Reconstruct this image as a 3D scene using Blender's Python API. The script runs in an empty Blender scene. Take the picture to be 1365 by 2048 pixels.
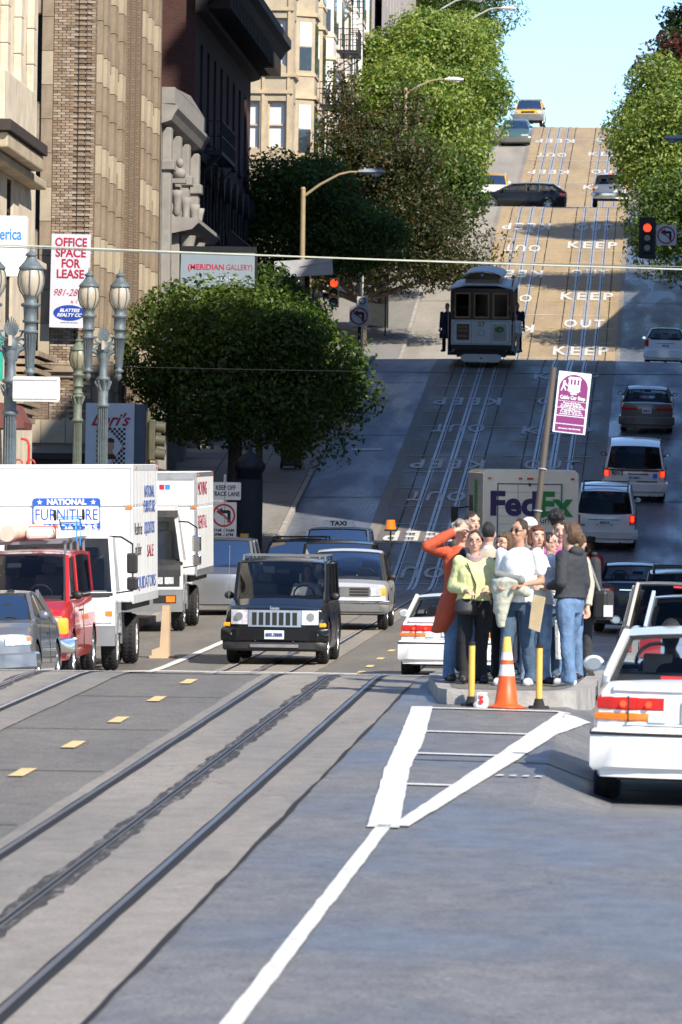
import bpy, bmesh, math, random
import numpy as np
from mathutils import Vector, Matrix, noise
random.seed(7)
PI = math.pi
SC = bpy.context.scene
COL = SC.collection

# ------------------------------------------------------------------ camera
F = 14000.0                       # focal length in pixels of the 1365 x 2048 photograph
cam = bpy.data.cameras.new('camera'); camo = bpy.data.objects.new('camera', cam); COL.objects.link(camo)
cam.sensor_fit = 'VERTICAL'; cam.sensor_height = 36; cam.lens = F / 2048 * 36
cam.clip_start = 1; cam.clip_end = 6000
_f = Vector((-650, F, 167)).normalized()
_r = _f.cross(Vector((0, 0, 1))).normalized(); _u = _r.cross(_f)
ROLL = .014
RR = (_r + ROLL * _u).normalized(); UU = (_u - ROLL * _r).normalized()
camo.matrix_world = Matrix(((RR.x, UU.x, -_f.x, 0), (RR.y, UU.y, -_f.y, 0), (RR.z, UU.z, -_f.z, 0), (0, 0, 0, 1)))
SC.camera = camo
cam.dof.use_dof = True; cam.dof.focus_distance = 120; cam.dof.aperture_fstop = 11
def at(px, py, D):
    """the point of the street at distance D seen at photograph pixel px, py"""
    d = _f + RR * ((px - 682.5) / F) - UU * ((py - 1024) / F)
    return d * (D / d.y)

# ------------------------------------------------------------------ sky, sun, exposure
SUN_AZ = math.radians(141.0)      # sun to the right and behind the camera
SUN_EL = math.radians(39)
W = bpy.data.worlds.new('World'); SC.world = W; W.use_nodes = True
nt = W.node_tree; bg = nt.nodes['Background']
sky = nt.nodes.new('ShaderNodeTexSky'); sky.sky_type = 'NISHITA'; sky.sun_disc = False
sky.sun_elevation = SUN_EL; sky.sun_rotation = SUN_AZ
sky.air_density = 1.0; sky.dust_density = .15; sky.ozone_density = 1.6
tint = nt.nodes.new('ShaderNodeMix'); tint.data_type = 'RGBA'; tint.blend_type = 'MULTIPLY'; tint.inputs[0].default_value = 1; tint.inputs[7].default_value = (.74, .86, 1.0, 1)
nt.links.new(sky.outputs[0], tint.inputs[6]); nt.links.new(tint.outputs[2], bg.inputs[0]); bg.inputs[1].default_value = .135; sky.altitude = 1800
sl = bpy.data.lights.new('sun', 'SUN'); sl.energy = 4.9; sl.angle = math.radians(.55); sl.color = (1, .92, .79)
so = bpy.data.objects.new('sun', sl); COL.objects.link(so)
sd = Vector((math.sin(SUN_AZ) * math.cos(SUN_EL), math.cos(SUN_AZ) * math.cos(SUN_EL), math.sin(SUN_EL)))
so.rotation_euler = sd.to_track_quat('Z', 'Y').to_euler(); so.location = (30, -30, 60)
vs = SC.view_settings; vs.view_transform = 'Standard'; vs.look = 'None'; vs.gamma = 1; vs.exposure = .62
vs.use_curve_mapping = False
SC.cycles.max_bounces = 6; SC.cycles.transparent_max_bounces = 12

# ------------------------------------------------------------------ materials
MATS = {}
def mat(name, c, rough=.7, metal=0, var=.15, vs_=3, coat=0, bump=0, bs=40, spec=.5, emit=0, stretch=(1,1,1), c2=None, alpha=1, rvar=0):
    if name in MATS: return MATS[name]
    m = bpy.data.materials.new(name); m.use_nodes = True
    n = m.node_tree.nodes; L = m.node_tree.links; p = n['Principled BSDF']
    p.inputs['Roughness'].default_value = rough; p.inputs['Metallic'].default_value = metal
    p.inputs['Specular IOR Level'].default_value = spec
    p.inputs['Coat Weight'].default_value = coat; p.inputs['Coat Roughness'].default_value = .06
    tc = n.new('ShaderNodeTexCoord'); mp = n.new('ShaderNodeMapping'); mp.inputs['Scale'].default_value = stretch
    L.new(tc.outputs['Object'], mp.inputs[0])
    if var or c2:
        no = n.new('ShaderNodeTexNoise'); no.inputs['Scale'].default_value = vs_; no.inputs['Detail'].default_value = 6
        no.inputs['Roughness'].default_value = .65
        L.new(mp.outputs[0], no.inputs['Vector'])
        cr = n.new('ShaderNodeValToRGB'); cr.color_ramp.elements[0].position = .32; cr.color_ramp.elements[1].position = .68
        a = [x * (1 - var) for x in c]; b = [min(1, x * (1 + var)) for x in (c2 or c)]
        cr.color_ramp.elements[0].color = (*a, 1); cr.color_ramp.elements[1].color = (*b, 1)
        L.new(no.outputs[0], cr.inputs[0]); L.new(cr.outputs[0], p.inputs['Base Color'])
        if rvar:
            mr = n.new('ShaderNodeMapRange'); mr.inputs['From Min'].default_value = .35; mr.inputs['From Max'].default_value = .65
            mr.inputs['To Min'].default_value = max(.05, rough - rvar); mr.inputs['To Max'].default_value = min(1, rough + rvar)
            L.new(no.outputs[0], mr.inputs[0]); L.new(mr.outputs[0], p.inputs['Roughness'])
    else: p.inputs['Base Color'].default_value = (*c, 1)
    if bump:
        nb = n.new('ShaderNodeTexNoise'); nb.inputs['Scale'].default_value = bs; nb.inputs['Detail'].default_value = 4
        L.new(mp.outputs[0], nb.inputs['Vector'])
        bp = n.new('ShaderNodeBump'); bp.inputs['Strength'].default_value = bump; bp.inputs['Distance'].default_value = .02
        L.new(nb.outputs[0], bp.inputs['Height']); L.new(bp.outputs[0], p.inputs['Normal'])
    if emit:
        p.inputs['Emission Color'].default_value = (*c, 1); p.inputs['Emission Strength'].default_value = emit
    MATS[name] = m; return m
def ground_mat(name, c, c2, rough, rvar, fine=.25, bs=60, st=(1, .12, 1), crack=0):
    """weathered road surface: large stains along the street, fine aggregate, patchy gloss"""
    m = bpy.data.materials.new(name); m.use_nodes = True
    n = m.node_tree.nodes; L = m.node_tree.links; p = n['Principled BSDF']
    tc = n.new('ShaderNodeTexCoord')
    def nz(scale, st, det=6):
        mp = n.new('ShaderNodeMapping'); mp.inputs['Scale'].default_value = st; L.new(tc.outputs['Object'], mp.inputs[0])
        o = n.new('ShaderNodeTexNoise'); o.inputs['Scale'].default_value = scale; o.inputs['Detail'].default_value = det
        L.new(mp.outputs[0], o.inputs['Vector']); return o.outputs[0]
    big = nz(.9, st); mid = nz(5, (1, .45, 1) if st[1] < .3 else (.35, 1.3, 1)); small = nz(38, (1, 1, 1), 5)
    cr = n.new('ShaderNodeValToRGB'); e = cr.color_ramp.elements
    e[0].position = .33; e[1].position = .67; e[0].color = (*c, 1); e[1].color = (*c2, 1)
    mx = n.new('ShaderNodeMath'); mx.operation = 'MULTIPLY_ADD'; mx.inputs[1].default_value = .55
    mm = n.new('ShaderNodeMath'); mm.operation = 'MULTIPLY'; mm.inputs[1].default_value = .45
    L.new(mid, mm.inputs[0]); L.new(big, mx.inputs[0]); L.new(mm.outputs[0], mx.inputs[2]); L.new(mx.outputs[0], cr.inputs[0])
    hs = n.new('ShaderNodeHueSaturation'); mr = n.new('ShaderNodeMapRange')
    mr.inputs['From Min'].default_value = .3; mr.inputs['From Max'].default_value = .7
    mr.inputs['To Min'].default_value = 1 - fine; mr.inputs['To Max'].default_value = 1 + fine
    L.new(small, mr.inputs[0]); L.new(mr.outputs[0], hs.inputs['Value']); L.new(cr.outputs[0], hs.inputs['Color'])
    if crack:
        vo = n.new('ShaderNodeTexVoronoi'); vo.feature = 'DISTANCE_TO_EDGE'; vo.inputs['Scale'].default_value = crack; wm = n.new('ShaderNodeVectorMath'); wm.operation = 'ADD'
        wn = n.new('ShaderNodeTexNoise'); wn.inputs['Scale'].default_value = 1.3; wn.inputs['Detail'].default_value = 8; L.new(tc.outputs['Object'], wn.inputs['Vector']); L.new(tc.outputs['Object'], wm.inputs[0]); L.new(wn.outputs['Color'], wm.inputs[1]); L.new(wm.outputs[0], vo.inputs['Vector'])
        lt = n.new('ShaderNodeMath'); lt.operation = 'LESS_THAN'; lt.inputs[1].default_value = .0035 * crack; L.new(vo.outputs['Distance'], lt.inputs[0])
        mc = n.new('ShaderNodeMix'); mc.data_type = 'RGBA'; L.new(lt.outputs[0], mc.inputs[0]); L.new(hs.outputs[0], mc.inputs[6]); mc.inputs[7].default_value = (c[0] * .4, c[1] * .4, c[2] * .4, 1); L.new(mc.outputs[2], p.inputs['Base Color'])
    else: L.new(hs.outputs[0], p.inputs['Base Color'])
    r = n.new('ShaderNodeMapRange'); r.inputs['From Min'].default_value = .38; r.inputs['From Max'].default_value = .62
    r.inputs['To Min'].default_value = rough - rvar; r.inputs['To Max'].default_value = rough + rvar
    L.new(big, r.inputs[0]); L.new(r.outputs[0], p.inputs['Roughness'])
    nb = nz(bs, (1, 1, 1), 3); bp = n.new('ShaderNodeBump'); bp.inputs['Strength'].default_value = .35; bp.inputs['Distance'].default_value = .01
    L.new(nb, bp.inputs['Height']); L.new(bp.outputs[0], p.inputs['Normal'])
    MATS[name] = m; return m
def paint(name, c, metal=0, dirt=.06):
    return mat(name, c, rough=.32, metal=metal, var=dirt, vs_=2.2, coat=.8)
def glass(name, tint, a):
    if name in MATS: return MATS[name]
    m = bpy.data.materials.new(name); m.use_nodes = True
    n = m.node_tree.nodes; L = m.node_tree.links
    for x in list(n):
        if x.type != 'OUTPUT_MATERIAL': n.remove(x)
    out = [x for x in n if x.type == 'OUTPUT_MATERIAL'][0]
    t = n.new('ShaderNodeBsdfTransparent'); t.inputs[0].default_value = (*[v * a for v in tint], 1)
    g = n.new('ShaderNodeBsdfGlossy'); g.inputs['Roughness'].default_value = .04
    fr = n.new('ShaderNodeFresnel'); fr.inputs[0].default_value = 1.42; g.inputs[0].default_value = (.62, .62, .64, 1)
    mx = n.new('ShaderNodeMixShader'); L.new(fr.outputs[0], mx.inputs[0]); L.new(t.outputs[0], mx.inputs[1]); L.new(g.outputs[0], mx.inputs[2])
    L.new(mx.outputs[0], out.inputs[0]); MATS[name] = m; return m
G = MATS
glass('glass_clear', (.94, .98, 1), .84); glass('glass_dark', (.85, .93, 1), .2); glass('glass_mid', (.88, .95, 1), .45)
mat('rubber', (.018, .018, .02), .85, var=.3, vs_=12, bump=.3)
mat('black_plastic', (.02, .02, .022), .5, var=.2); mat('dark_interior', (.03, .032, .035), .8)
mat('seat_grey', (.10, .10, .11), .9); mat('seat_light', (.32, .31, .29), .9)
mat('chrome', (.75, .75, .78), .12, 1, var=.05); mat('alloy', (.55, .56, .58), .3, .9, var=.1, vs_=8)
mat('grey_plastic', (.14, .145, .15), .6); mat('lens_red', (.55, .012, .01), .18, coat=.6, var=.15, vs_=18)
mat('lens_amber', (.8, .2, .015), .2, coat=.6, var=.1, vs_=18); mat('lens_clear', (.72, .74, .76), .15, .4, coat=.8, var=.25, vs_=22)
mat('lit_red', (1, .035, .01), .3, emit=2.2, var=0); mat('lit_amber', (.95, .30, .02), .3, emit=.35, var=0)
mat('plate_white', (.75, .76, .78), .5, var=.05); mat('ink_blue', (.03, .06, .25), .6); mat('ink_black', (.02, .02, .025), .7)
mat('steel', (.50, .50, .51), .42, .35, var=.2, vs_=6, stretch=(1, .1, 1)); mat('rail_dull', (.20, .185, .17), .33, .7, var=.35, vs_=5, stretch=(1, .1, 1)); mat('word_white', (.60, .60, .58), .7, var=.42, vs_=5); mat('dark_groove', (.012, .011, .010), .75)  # steel: sky shine on the rails put into its pale colour
mat('line_white', (.66, .66, .62), .65, var=.3, vs_=16, bump=.3); mat('line_yellow', (.70, .52, .24), .65, var=.14, vs_=9)
mat('sign_white', (.8, .8, .8), .45, var=.03); mat('sign_red', (.6, .02, .03), .5); mat('pole_brown', (.12, .095, .075), .55, .2, var=.25, vs_=4, stretch=(1, 1, .2))
mat('black_metal', (.02, .022, .025), .45, .3)

# ------------------------------------------------------------------ mesh helpers
class MB:
    def __init__(s): s.v = []; s.f = []; s.mi = []; s.m = 0; s.sm = []; s.smooth = False
    def add(s, vs, fs):
        b = len(s.v); s.v += [tuple(v) for v in vs]
        for f in fs: s.f.append([b + i for i in f]); s.mi.append(s.m); s.sm.append(s.smooth)
    def box(s, x0, x1, y0, y1, z0, z1, M=None):
        vs = [Vector((x, y, z)) for z in (z0, z1) for y in (y0, y1) for x in (x0, x1)]
        if M is not None: vs = [M @ v for v in vs]
        s.add(vs, [(0, 2, 3, 1), (4, 5, 7, 6), (0, 1, 5, 4), (2, 6, 7, 3), (0, 4, 6, 2), (1, 3, 7, 5)])
    def bar(s, p0, p1, w, h=None, up=Vector((0, 0, 1))):
        p0 = Vector(p0); p1 = Vector(p1); h = h or w; d = (p1 - p0).normalized()
        if abs(d.dot(up)) > .98: up = Vector((0, 1, 0))
        a = d.cross(up).normalized() * w / 2; b = d.cross(a).normalized() * h / 2
        s.add([p + q for p in (p0, p1) for q in (-a - b, a - b, a + b, -a + b)], [(0, 3, 2, 1), (4, 5, 6, 7), (0, 1, 5, 4), (1, 2, 6, 5), (2, 3, 7, 6), (3, 0, 4, 7)])
    def cyl(s, p0, p1, r0, r1=None, n=12, caps=True):
        r1 = r0 if r1 is None else r1; p0 = Vector(p0); p1 = Vector(p1); d = (p1 - p0).normalized()
        t = Vector((1, 0, 0)) if abs(d.x) < .9 else Vector((0, 1, 0)); a = d.cross(t).normalized(); b = d.cross(a)
        vs = [p + (a * math.cos(2 * PI * i / n) + b * math.sin(2 * PI * i / n)) * r for p, r in ((p0, r0), (p1, r1)) for i in range(n)]
        fs = [(i, (i + 1) % n, n + (i + 1) % n, n + i) for i in range(n)]
        sm = s.smooth; s.smooth = n > 6; s.add(vs, fs); s.smooth = False
        if caps: s.add(vs, [tuple(range(n - 1, -1, -1)), tuple(range(n, 2 * n))])
        s.smooth = sm
    def tube(s, pts, r, n=8):
        for i in range(len(pts) - 1):
            ra, rb = (r[i], r[i + 1]) if isinstance(r, (list, tuple)) else (r, r)
            s.cyl(pts[i], pts[i + 1], ra, rb, n)
    def lathe(s, prof, c=(0, 0, 0), n=16, axis='z'):
        vs = []
        for r, z in prof:
            for i in range(n):
                a = 2 * PI * i / n; x, y = r * math.cos(a), r * math.sin(a)
                v = (x, y, z) if axis == 'z' else ((z, x, y) if axis == 'x' else (x, z, y))
                vs.append((v[0] + c[0], v[1] + c[1], v[2] + c[2]))
        fs = [(k * n + i, k * n + (i + 1) % n, (k + 1) * n + (i + 1) % n, (k + 1) * n + i) for k in range(len(prof) - 1) for i in range(n)]
        sm = s.smooth; s.smooth = True; s.add(vs, fs); s.smooth = sm
    def ball(s, c, r, n=10, sc=(1, 1, 1)):
        prof = [(max(1e-4, r * math.sin(PI * k / n)), -r * math.cos(PI * k / n)) for k in range(n + 1)]
        b = len(s.v); s.lathe(prof, (0, 0, 0), n + 2)
        for i in range(b, len(s.v)):
            v = s.v[i]; s.v[i] = (v[0] * sc[0] + c[0], v[1] * sc[1] + c[1], v[2] * sc[2] + c[2])
    def prism(s, poly, d0, d1, axis='y'):
        """poly in the plane across the axis (x,z for y; y,z for x; x,y for z)"""
        n = len(poly)
        def P(a, b, d): return (a, d, b) if axis == 'y' else ((d, a, b) if axis == 'x' else (a, b, d))
        vs = [P(a, b, d) for d in (d0, d1) for a, b in poly]
        s.add(vs, [tuple(range(n)), tuple(range(2 * n - 1, n - 1, -1))] + [(i, n + i, n + (i + 1) % n, (i + 1) % n) for i in range(n)])
    def grid(s, rows, closed=False):
        nr, nc = len(rows), len(rows[0]); vs = [p for r in rows for p in r]
        s.add(vs, [(i * nc + j, i * nc + (j + 1) % nc, (i + 1) * nc + (j + 1) % nc, (i + 1) * nc + j) for i in range(nr - 1) for j in range(nc if closed else nc - 1)])
    def panel(s, x0, x1, z0, z1, yf, th, n=6, zi=1):
        """curved plate that follows the surface yf(x, z); th is how far it stands proud (sign = facing)"""
        xs = [x0 + (x1 - x0) * i / n for i in range(n + 1)]; zs = [z0 + (z1 - z0) * j / zi for j in range(zi + 1)]
        o = [[Vector((x, yf(x, z) + th, z)) for x in xs] for z in zs]; i_ = [[Vector((x, yf(x, z) - th * .6, z)) for x in xs] for z in zs]
        s.grid(o); s.grid([o[0], i_[0]]); s.grid([o[-1], i_[-1]])
        s.grid([[r[0] for r in o], [r[0] for r in i_]]); s.grid([[r[-1] for r in o], [r[-1] for r in i_]])
    def build(s, name, mats, parent=None, bevel=0, smooth=None, loc=None, fix=True, segs=2):
        me = bpy.data.meshes.new(name); me.from_pydata(s.v, [], s.f)
        if not isinstance(mats, (list, tuple)): mats = [mats]
        for m in mats: me.materials.append(MATS[m] if isinstance(m, str) else m)
        me.polygons.foreach_set('material_index', s.mi)
        if smooth is None: me.polygons.foreach_set('use_smooth', s.sm)
        elif smooth: me.shade_smooth()
        if fix:
            bm = bmesh.new(); bm.from_mesh(me); bmesh.ops.recalc_face_normals(bm, faces=bm.faces); bm.to_mesh(me); bm.free()
        if smooth: me.set_sharp_from_angle(angle=math.radians(38))
        o = bpy.data.objects.new(name, me); COL.objects.link(o)
        if parent: o.parent = parent
        if loc is not None: o.location = loc
        if bevel:
            b = o.modifiers.new('bevel', 'BEVEL'); b.width = bevel; b.segments = segs; b.limit_method = 'ANGLE'; b.angle_limit = math.radians(40)
        return o
def tag(o, label=None, cat=None, group=None, kind=None):
    if label: o['label'] = label
    if cat: o['category'] = cat
    if group: o['group'] = group
    if kind: o['kind'] = kind
    return o
def empty(name, loc, label=None, cat=None, group=None, rz=0, M=None):
    o = bpy.data.objects.new(name, None); COL.objects.link(o); o.empty_display_size = .3
    if M is not None: o.matrix_world = M
    else: o.location = loc; o.rotation_euler = (0, 0, rz)
    return tag(o, label, cat, group)
def struct(mb, name, m, parent=None, **k):
    o = mb.build(name, m, parent, **k)
    if parent is None: o['kind'] = 'structure'
    return o
def kids(o, cache={}): return [c for c in o.children]
def copy_tree(o, parent=None):
    c = o.copy(); COL.objects.link(c)
    if parent is not None: c.parent = parent
    for ch in list(o.children): copy_tree(ch, c)
    return c
def text(s, size, m, parent=None, name='lettering', loc=(0, 0, 0), rot=(PI / 2, 0, 0), wid=None, ext=.004, shear=0, bold=0, align='CENTER', space=1, sp=1, res=3):
    cu = bpy.data.curves.new(name, 'FONT'); cu.body = s; cu.size = size; cu.align_x = align; cu.align_y = 'CENTER'
    cu.extrude = ext; cu.shear = shear; cu.offset = bold; cu.space_line = space; cu.space_character = sp; cu.resolution_u = res
    t = bpy.data.objects.new(name, cu); COL.objects.link(t)
    dg = bpy.context.evaluated_depsgraph_get(); me = bpy.data.meshes.new_from_object(t.evaluated_get(dg))
    bpy.data.objects.remove(t); bpy.data.curves.remove(cu)
    if wid:
        xs = [v.co.x for v in me.vertices]
        k = wid / max(1e-6, max(xs) - min(xs)); me.transform(Matrix.Diagonal((k, 1, 1, 1)))
    me.materials.clear(); me.materials.append(MATS[m] if isinstance(m, str) else m)
    o = bpy.data.objects.new(name, me); COL.objects.link(o); o.parent = parent; o.location = loc; o.rotation_euler = rot
    return o

# ------------------------------------------------------------------ the street's profile
PROF = [(-60, -4.5), (0, -2.84), (32, -2.01), (76, -.875), (79, -.90), (84, -.99), (100, -1.335), (110, -1.36), (118, -1.30), (123, -1.2), (145, -.73), (176, -.04),
        (187, .14), (190, .30), (257, 8.50), (263.5, 8.98), (284, 9.46), (288, 9.65), (291, 9.95), (347, 19.32), (352, 19.70), (368, 20.2), (372, 20.5), (376, 21.02),
        (429, 28.85), (438, 29.5), (447, 29.55), (460, 29.0), (500, 26), (620, 14), (900, 2), (3500, -20)]
_px = np.array([p[0] for p in PROF]); _pz = np.array([p[1] for p in PROF])
def prof(y):
    return float(np.mean(np.interp([y - 1.2, y - .6, y, y + .6, y + 1.2], _px, _pz)))
def G0(x, y):
    z = prof(y)
    if y < 440: z -= .016 * max(0, abs(x + 5.25) - 3.2) if abs(x + 5.25) < 9 else .016 * 5.8
    if 50 < y < 128: z -= .36 * min(.55, max(0, x + .95)) * max(0, min(1, (128 - y) / 20, (y - 50) / 5))
    if 80 < y < 118: z -= .06 * min(3, max(0, -x - 8.4)) * min(1, (y - 80) / 8, (118 - y) / 8)
    return z
CURB_L, CURB_R, WALL_L, WALL_R = -11.0, 1.7, -15.5, 5.9
CROSS = [(82, 103), (170.5, 187), (264, 287), (352, 371), (440, 458)]
def in_cross(y): return any(a <= y <= b for a, b in CROSS)
def samples(y0, y1, step=1.5):
    ys = [y0]
    while ys[-1] < y1 - 1e-6:
        s_ = step if ys[-1] < 500 else 60
        ys.append(min(y1, ys[-1] + s_))
    return ys
def strip(mb, x0, x1, y0, y1, dz, step=1.5, jit=0, th=0):
    ys = samples(y0, y1, step); rows = []
    for y in ys:
        ja = jit * (noise.noise(Vector((x0, y * .6, 3))) * 1.5 + noise.noise(Vector((x0, y * 2.5, 1)))) if jit else 0
        jb = jit * (noise.noise(Vector((x1, y * .6, 9))) * 1.5 + noise.noise(Vector((x1, y * 2.5, 5)))) if jit else 0
        a, b = x0 + ja, x1 + jb
        xs = [a] + [q for q in (-15.5, -11, -8.45, -2.04, -.95, -.4, 1.7) if a < q < b] + [b]
        rows.append([(x, y, G0(x, y) + dz) for x in xs])
    n0 = len(rows[0])
    for i in range(len(rows) - 1):
        if len(rows[i]) == len(rows[i + 1]): mb.grid([rows[i], rows[i + 1]])

def many(par, name, m, boxes, bevel=0, axis=None):
    for b in boxes: q = MB(); q.box(*b); q.build(name, m, par, bevel=bevel)
# ================================================================== the setting: ground, roads, rails, markings
ground_mat('asphalt_old', (.125, .114, .098), (.195, .18, .158), .7, .1, .45, 45, crack=.5)
ground_mat('asphalt_new', (.105, .103, .102), (.205, .201, .198), .5, .14, .42, 80, (.6, .28, 1), crack=.11)
ground_mat('shade_toned_asphalt', (.085, .095, .12), (.20, .215, .25), .40, .16, .16, 60, crack=.22)  # blue shade and sky sheen are mixed into this asphalt's colour
ground_mat('sun_toned_road', (.25, .23, .195), (.36, .33, .29), .7, .1, .14, 60)  # lit copy of the hill lanes, sun glare put into its paler colour
ground_mat('sun_toned_track_paving', (.30, .22, .125), (.44, .33, .20), .7, .1, .2, 50)  # lit copy of the track surface, sunlight put into its tan
ground_mat('concrete', (.195, .175, .148), (.30, .27, .235), .7, .12, .24, 40, crack=.07)
ground_mat('shade_toned_track_paving', (.125, .105, .085), (.24, .20, .155), .58, .12, .22, 50)  # shaded copy of the track surface, shade put into its darker brown
ground_mat('walk_concrete', (.17, .165, .155), (.25, .24, .225), .8, .08, .12, 40)
ground_mat('terrain_mat', (.07, .068, .065), (.11, .107, .10), .8, .05)
mat('kerb_stone', (.33, .31, .29), .8, var=.3, vs_=3, bump=.4)
mb = MB()
for a, b, n in ((-160, -15.6, 6), (5.6, 160, 6)):
    rows = [[(a + (b - a) * i / n, y, prof(y) - .14) for i in range(n + 1)] for y in samples(-60, 3500, 3)]
    mb.grid(rows)
strip(mb, -15.6, 5.6, -60, 3400, -.05, 2)
struct(mb, 'ground', 'terrain_mat', fix=False)
mb = MB(); strip(mb, CURB_L, -2.72, -40, 187.5, 0, 1.5); struct(mb, 'old_road', 'asphalt_old', fix=False)
mb = MB(); strip(mb, -2.8, CURB_R, -40, 187.5, .004, 1.5, 0); struct(mb, 'new_road', 'asphalt_new', fix=False)
mb = MB(); strip(mb, CURB_L, -8.3, 187.5, 289, 0, 1.5); strip(mb, -2.2, CURB_R, 187.5, 374, 0, 1.5); struct(mb, 'hill_road', 'shade_toned_asphalt', fix=False)
mb = MB(); strip(mb, CURB_L, -8.3, 289, 470, 0, 1.5); strip(mb, -2.2, CURB_R, 374, 470, 0, 1.5); struct(mb, 'upper_hill_road', 'sun_toned_road', fix=False)
mb = MB(); strip(mb, -8.42, -2.08, 187.5, 289, .005, 1.2); struct(mb, 'shade_toned_track_paving', 'shade_toned_track_paving', fix=False)
mb = MB(); strip(mb, -8.42, -2.08, 289, 470, .005, 1.2); struct(mb, 'sun_toned_track_paving', 'sun_toned_track_paving', fix=False)
mb = MB()
for a, b in CROSS:
    for x0, x1 in ((-120, -15.6), (-15.6, CURB_L), (CURB_R, 5.6), (5.6, 120)):
        ys = samples(a, b, 2); mb.grid([[(x0 + (x1 - x0) * i / 4, y, prof(y) - .085) for i in range(5)] for y in ys])
struct(mb, 'cross_street', 'shade_toned_asphalt', fix=False)
mb = MB()
for c in (-3.62, -6.82): strip(mb, c - .74, c + .97, -40, 187.5, .010, .8, .014)
struct(mb, 'track_concrete', 'concrete', fix=False)
# pale edge strips of the track paving and dark joints
mb = MB()
for c in (-8.45, -2.1): strip(mb, c - .16, c + .16, 188, 263, .012, 1.2, .01); strip(mb, c - .1, c + .1, 288, 440, .012, 1.2, .01)
struct(mb, 'paving_edge', 'concrete', fix=False)
mb = MB()
for c in (-3.62, -6.82):
    for d in (-.98, 1.0): strip(mb, c + d - .02, c + d + .02, 188, 440, .014, 1.5, .01)
for y in (193, 212, 231, 250, 262, 289, 310, 329):
    for x0, x1 in ((-11, -8.6), (-1.95, 1.7)): strip(mb, x0, x1, y, y + .09, .008, 1)
for y in np.arange(-20, 76, 7.3): strip(mb, -10.9, -7.6, y, y + .05, .006, 1); strip(mb, -5.95, -4.4, y + 2, y + 2.05, .006, 1)
strip(mb, -2.665, -2.635, -30, 74, .0125, .8, .012)
strip(mb, -2.1, 1.6, 57.6, 57.68, .0075, 1, .04); strip(mb, -2.2, 1.6, 86, 86.2, .0075, 1)
struct(mb, 'pavement_joints', 'dark_groove', fix=False)
# rails and cable slots
for c in (-3.62, -6.82):
    mb = MB()
    for s_ in (-1, 1):
        strip(mb, c + s_ * .56 - .09, c + s_ * .56 - .012, 187, 470, .020, 1.2)
        strip(mb, c + s_ * .56 + .03, c + s_ * .56 + .06, 187, 470, .020, 1.2)
    struct(mb, 'rails', 'steel', fix=False)
    mb = MB()
    for s_ in (-1, 1): strip(mb, c + s_ * .56 - .05, c + s_ * .56 - .012, -40, 187, .020, 1.2)
    strip(mb, c - .028, c - .014, -40, 187, .020, 1.2); strip(mb, c + .014, c + .028, -40, 187, .020, 1.2)
    struct(mb, 'rails', 'rail_dull' if c > -5 else 'steel', fix=False)  # left track takes the pale tone with the shine painted in
    mb = MB(); strip(mb, c - .10, c - .018, 187, 470, .020, 1.2); strip(mb, c + .018, c + .10, 187, 470, .020, 1.2)
    struct(mb, 'cable_slot', 'steel', fix=False)
    mb = MB()
    for s_ in (-1, 1): strip(mb, c + s_ * .56 - .07, c + s_ * .56 + .04, -40, 187, .015, .8, .008); strip(mb, c + s_ * .56 - .012, c + s_ * .56 + .03, 187, 470, .016, 1.2)
    strip(mb, c - .018, c + .018, -40, 470, .016, 1.2)
    struct(mb, 'rail_groove', 'dark_groove', fix=False)
# worn grease stain along the slot
def stain_mat():
    m = mat('grease', (.045, .040, .035), .6, var=.4, vs_=9)
    n = m.node_tree.nodes; L = m.node_tree.links; p = n['Principled BSDF']
    tc = n.new('ShaderNodeTexCoord'); mp = n.new('ShaderNodeMapping'); mp.inputs['Scale'].default_value = (5, .5, 1)
    no = n.new('ShaderNodeTexNoise'); no.inputs['Scale'].default_value = 4.2; no.inputs['Detail'].default_value = 5; no.inputs['Roughness'].default_value = .62
    cr = n.new('ShaderNodeValToRGB'); cr.color_ramp.elements[0].position = .30; cr.color_ramp.elements[1].position = .62
    L.new(tc.outputs['Object'], mp.inputs[0]); L.new(mp.outputs[0], no.inputs['Vector']); L.new(no.outputs[0], cr.inputs[0]); L.new(cr.outputs[0], p.inputs['Alpha'])
stain_mat()
mb = MB()
for c in (-3.62, -6.82): strip(mb, c - .09, c + .10, 20, 130, .0125, .35, .035)
struct(mb, 'grease_stain', 'grease', fix=False)

# painted markings
def poly_mark(pts, m='line_white', dz=.016, name='lane_line'):
    """pts: list of (xl, xr, y) rows"""
    mb = MB(); rows = []
    for i in range(len(pts) - 1):
        a, b = pts[i], pts[i + 1]; n = max(1, int(abs(b[2] - a[2]) / .5))
        for k in range(n + (i == len(pts) - 2)):
            t = k / n; y = a[2] + (b[2] - a[2]) * t
            j = .012 * noise.noise(Vector((y * 2.1, a[0], 0)))
            j2 = .012 * noise.noise(Vector((y * 2.3, a[0], 7)))
            xl, xr = a[0] + (b[0] - a[0]) * t + j, a[1] + (b[1] - a[1]) * t + j2
            m_ = max(1, int((xr - xl) / .12)); rows.append([(xl + (xr - xl) * q / m_, y, G0(xl + (xr - xl) * q / m_, y) + dz) for q in range(m_ + 1)])
    for a, b in zip(rows, rows[1:]):
        if len(a) != len(b): a, b = [a[0], a[-1]], [b[0], b[-1]]
        mb.grid([a, b])
    return struct(mb, name, m, fix=False)
poly_mark([(-2.05, -1.95, 0), (-2.03, -1.93, 32), (-1.96, -1.86, 48.3)])
poly_mark([(-2.02, -1.80, 48), (-2.22, -2.02, 56), (-2.30, -2.08, 61), (-2.44, -2.24, 68)])
poly_mark([(-1.86, -1.74, 48.2), (-1.42, -1.20, 58), (-1.0, -.70, 67.5)], dz=.017)
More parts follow.
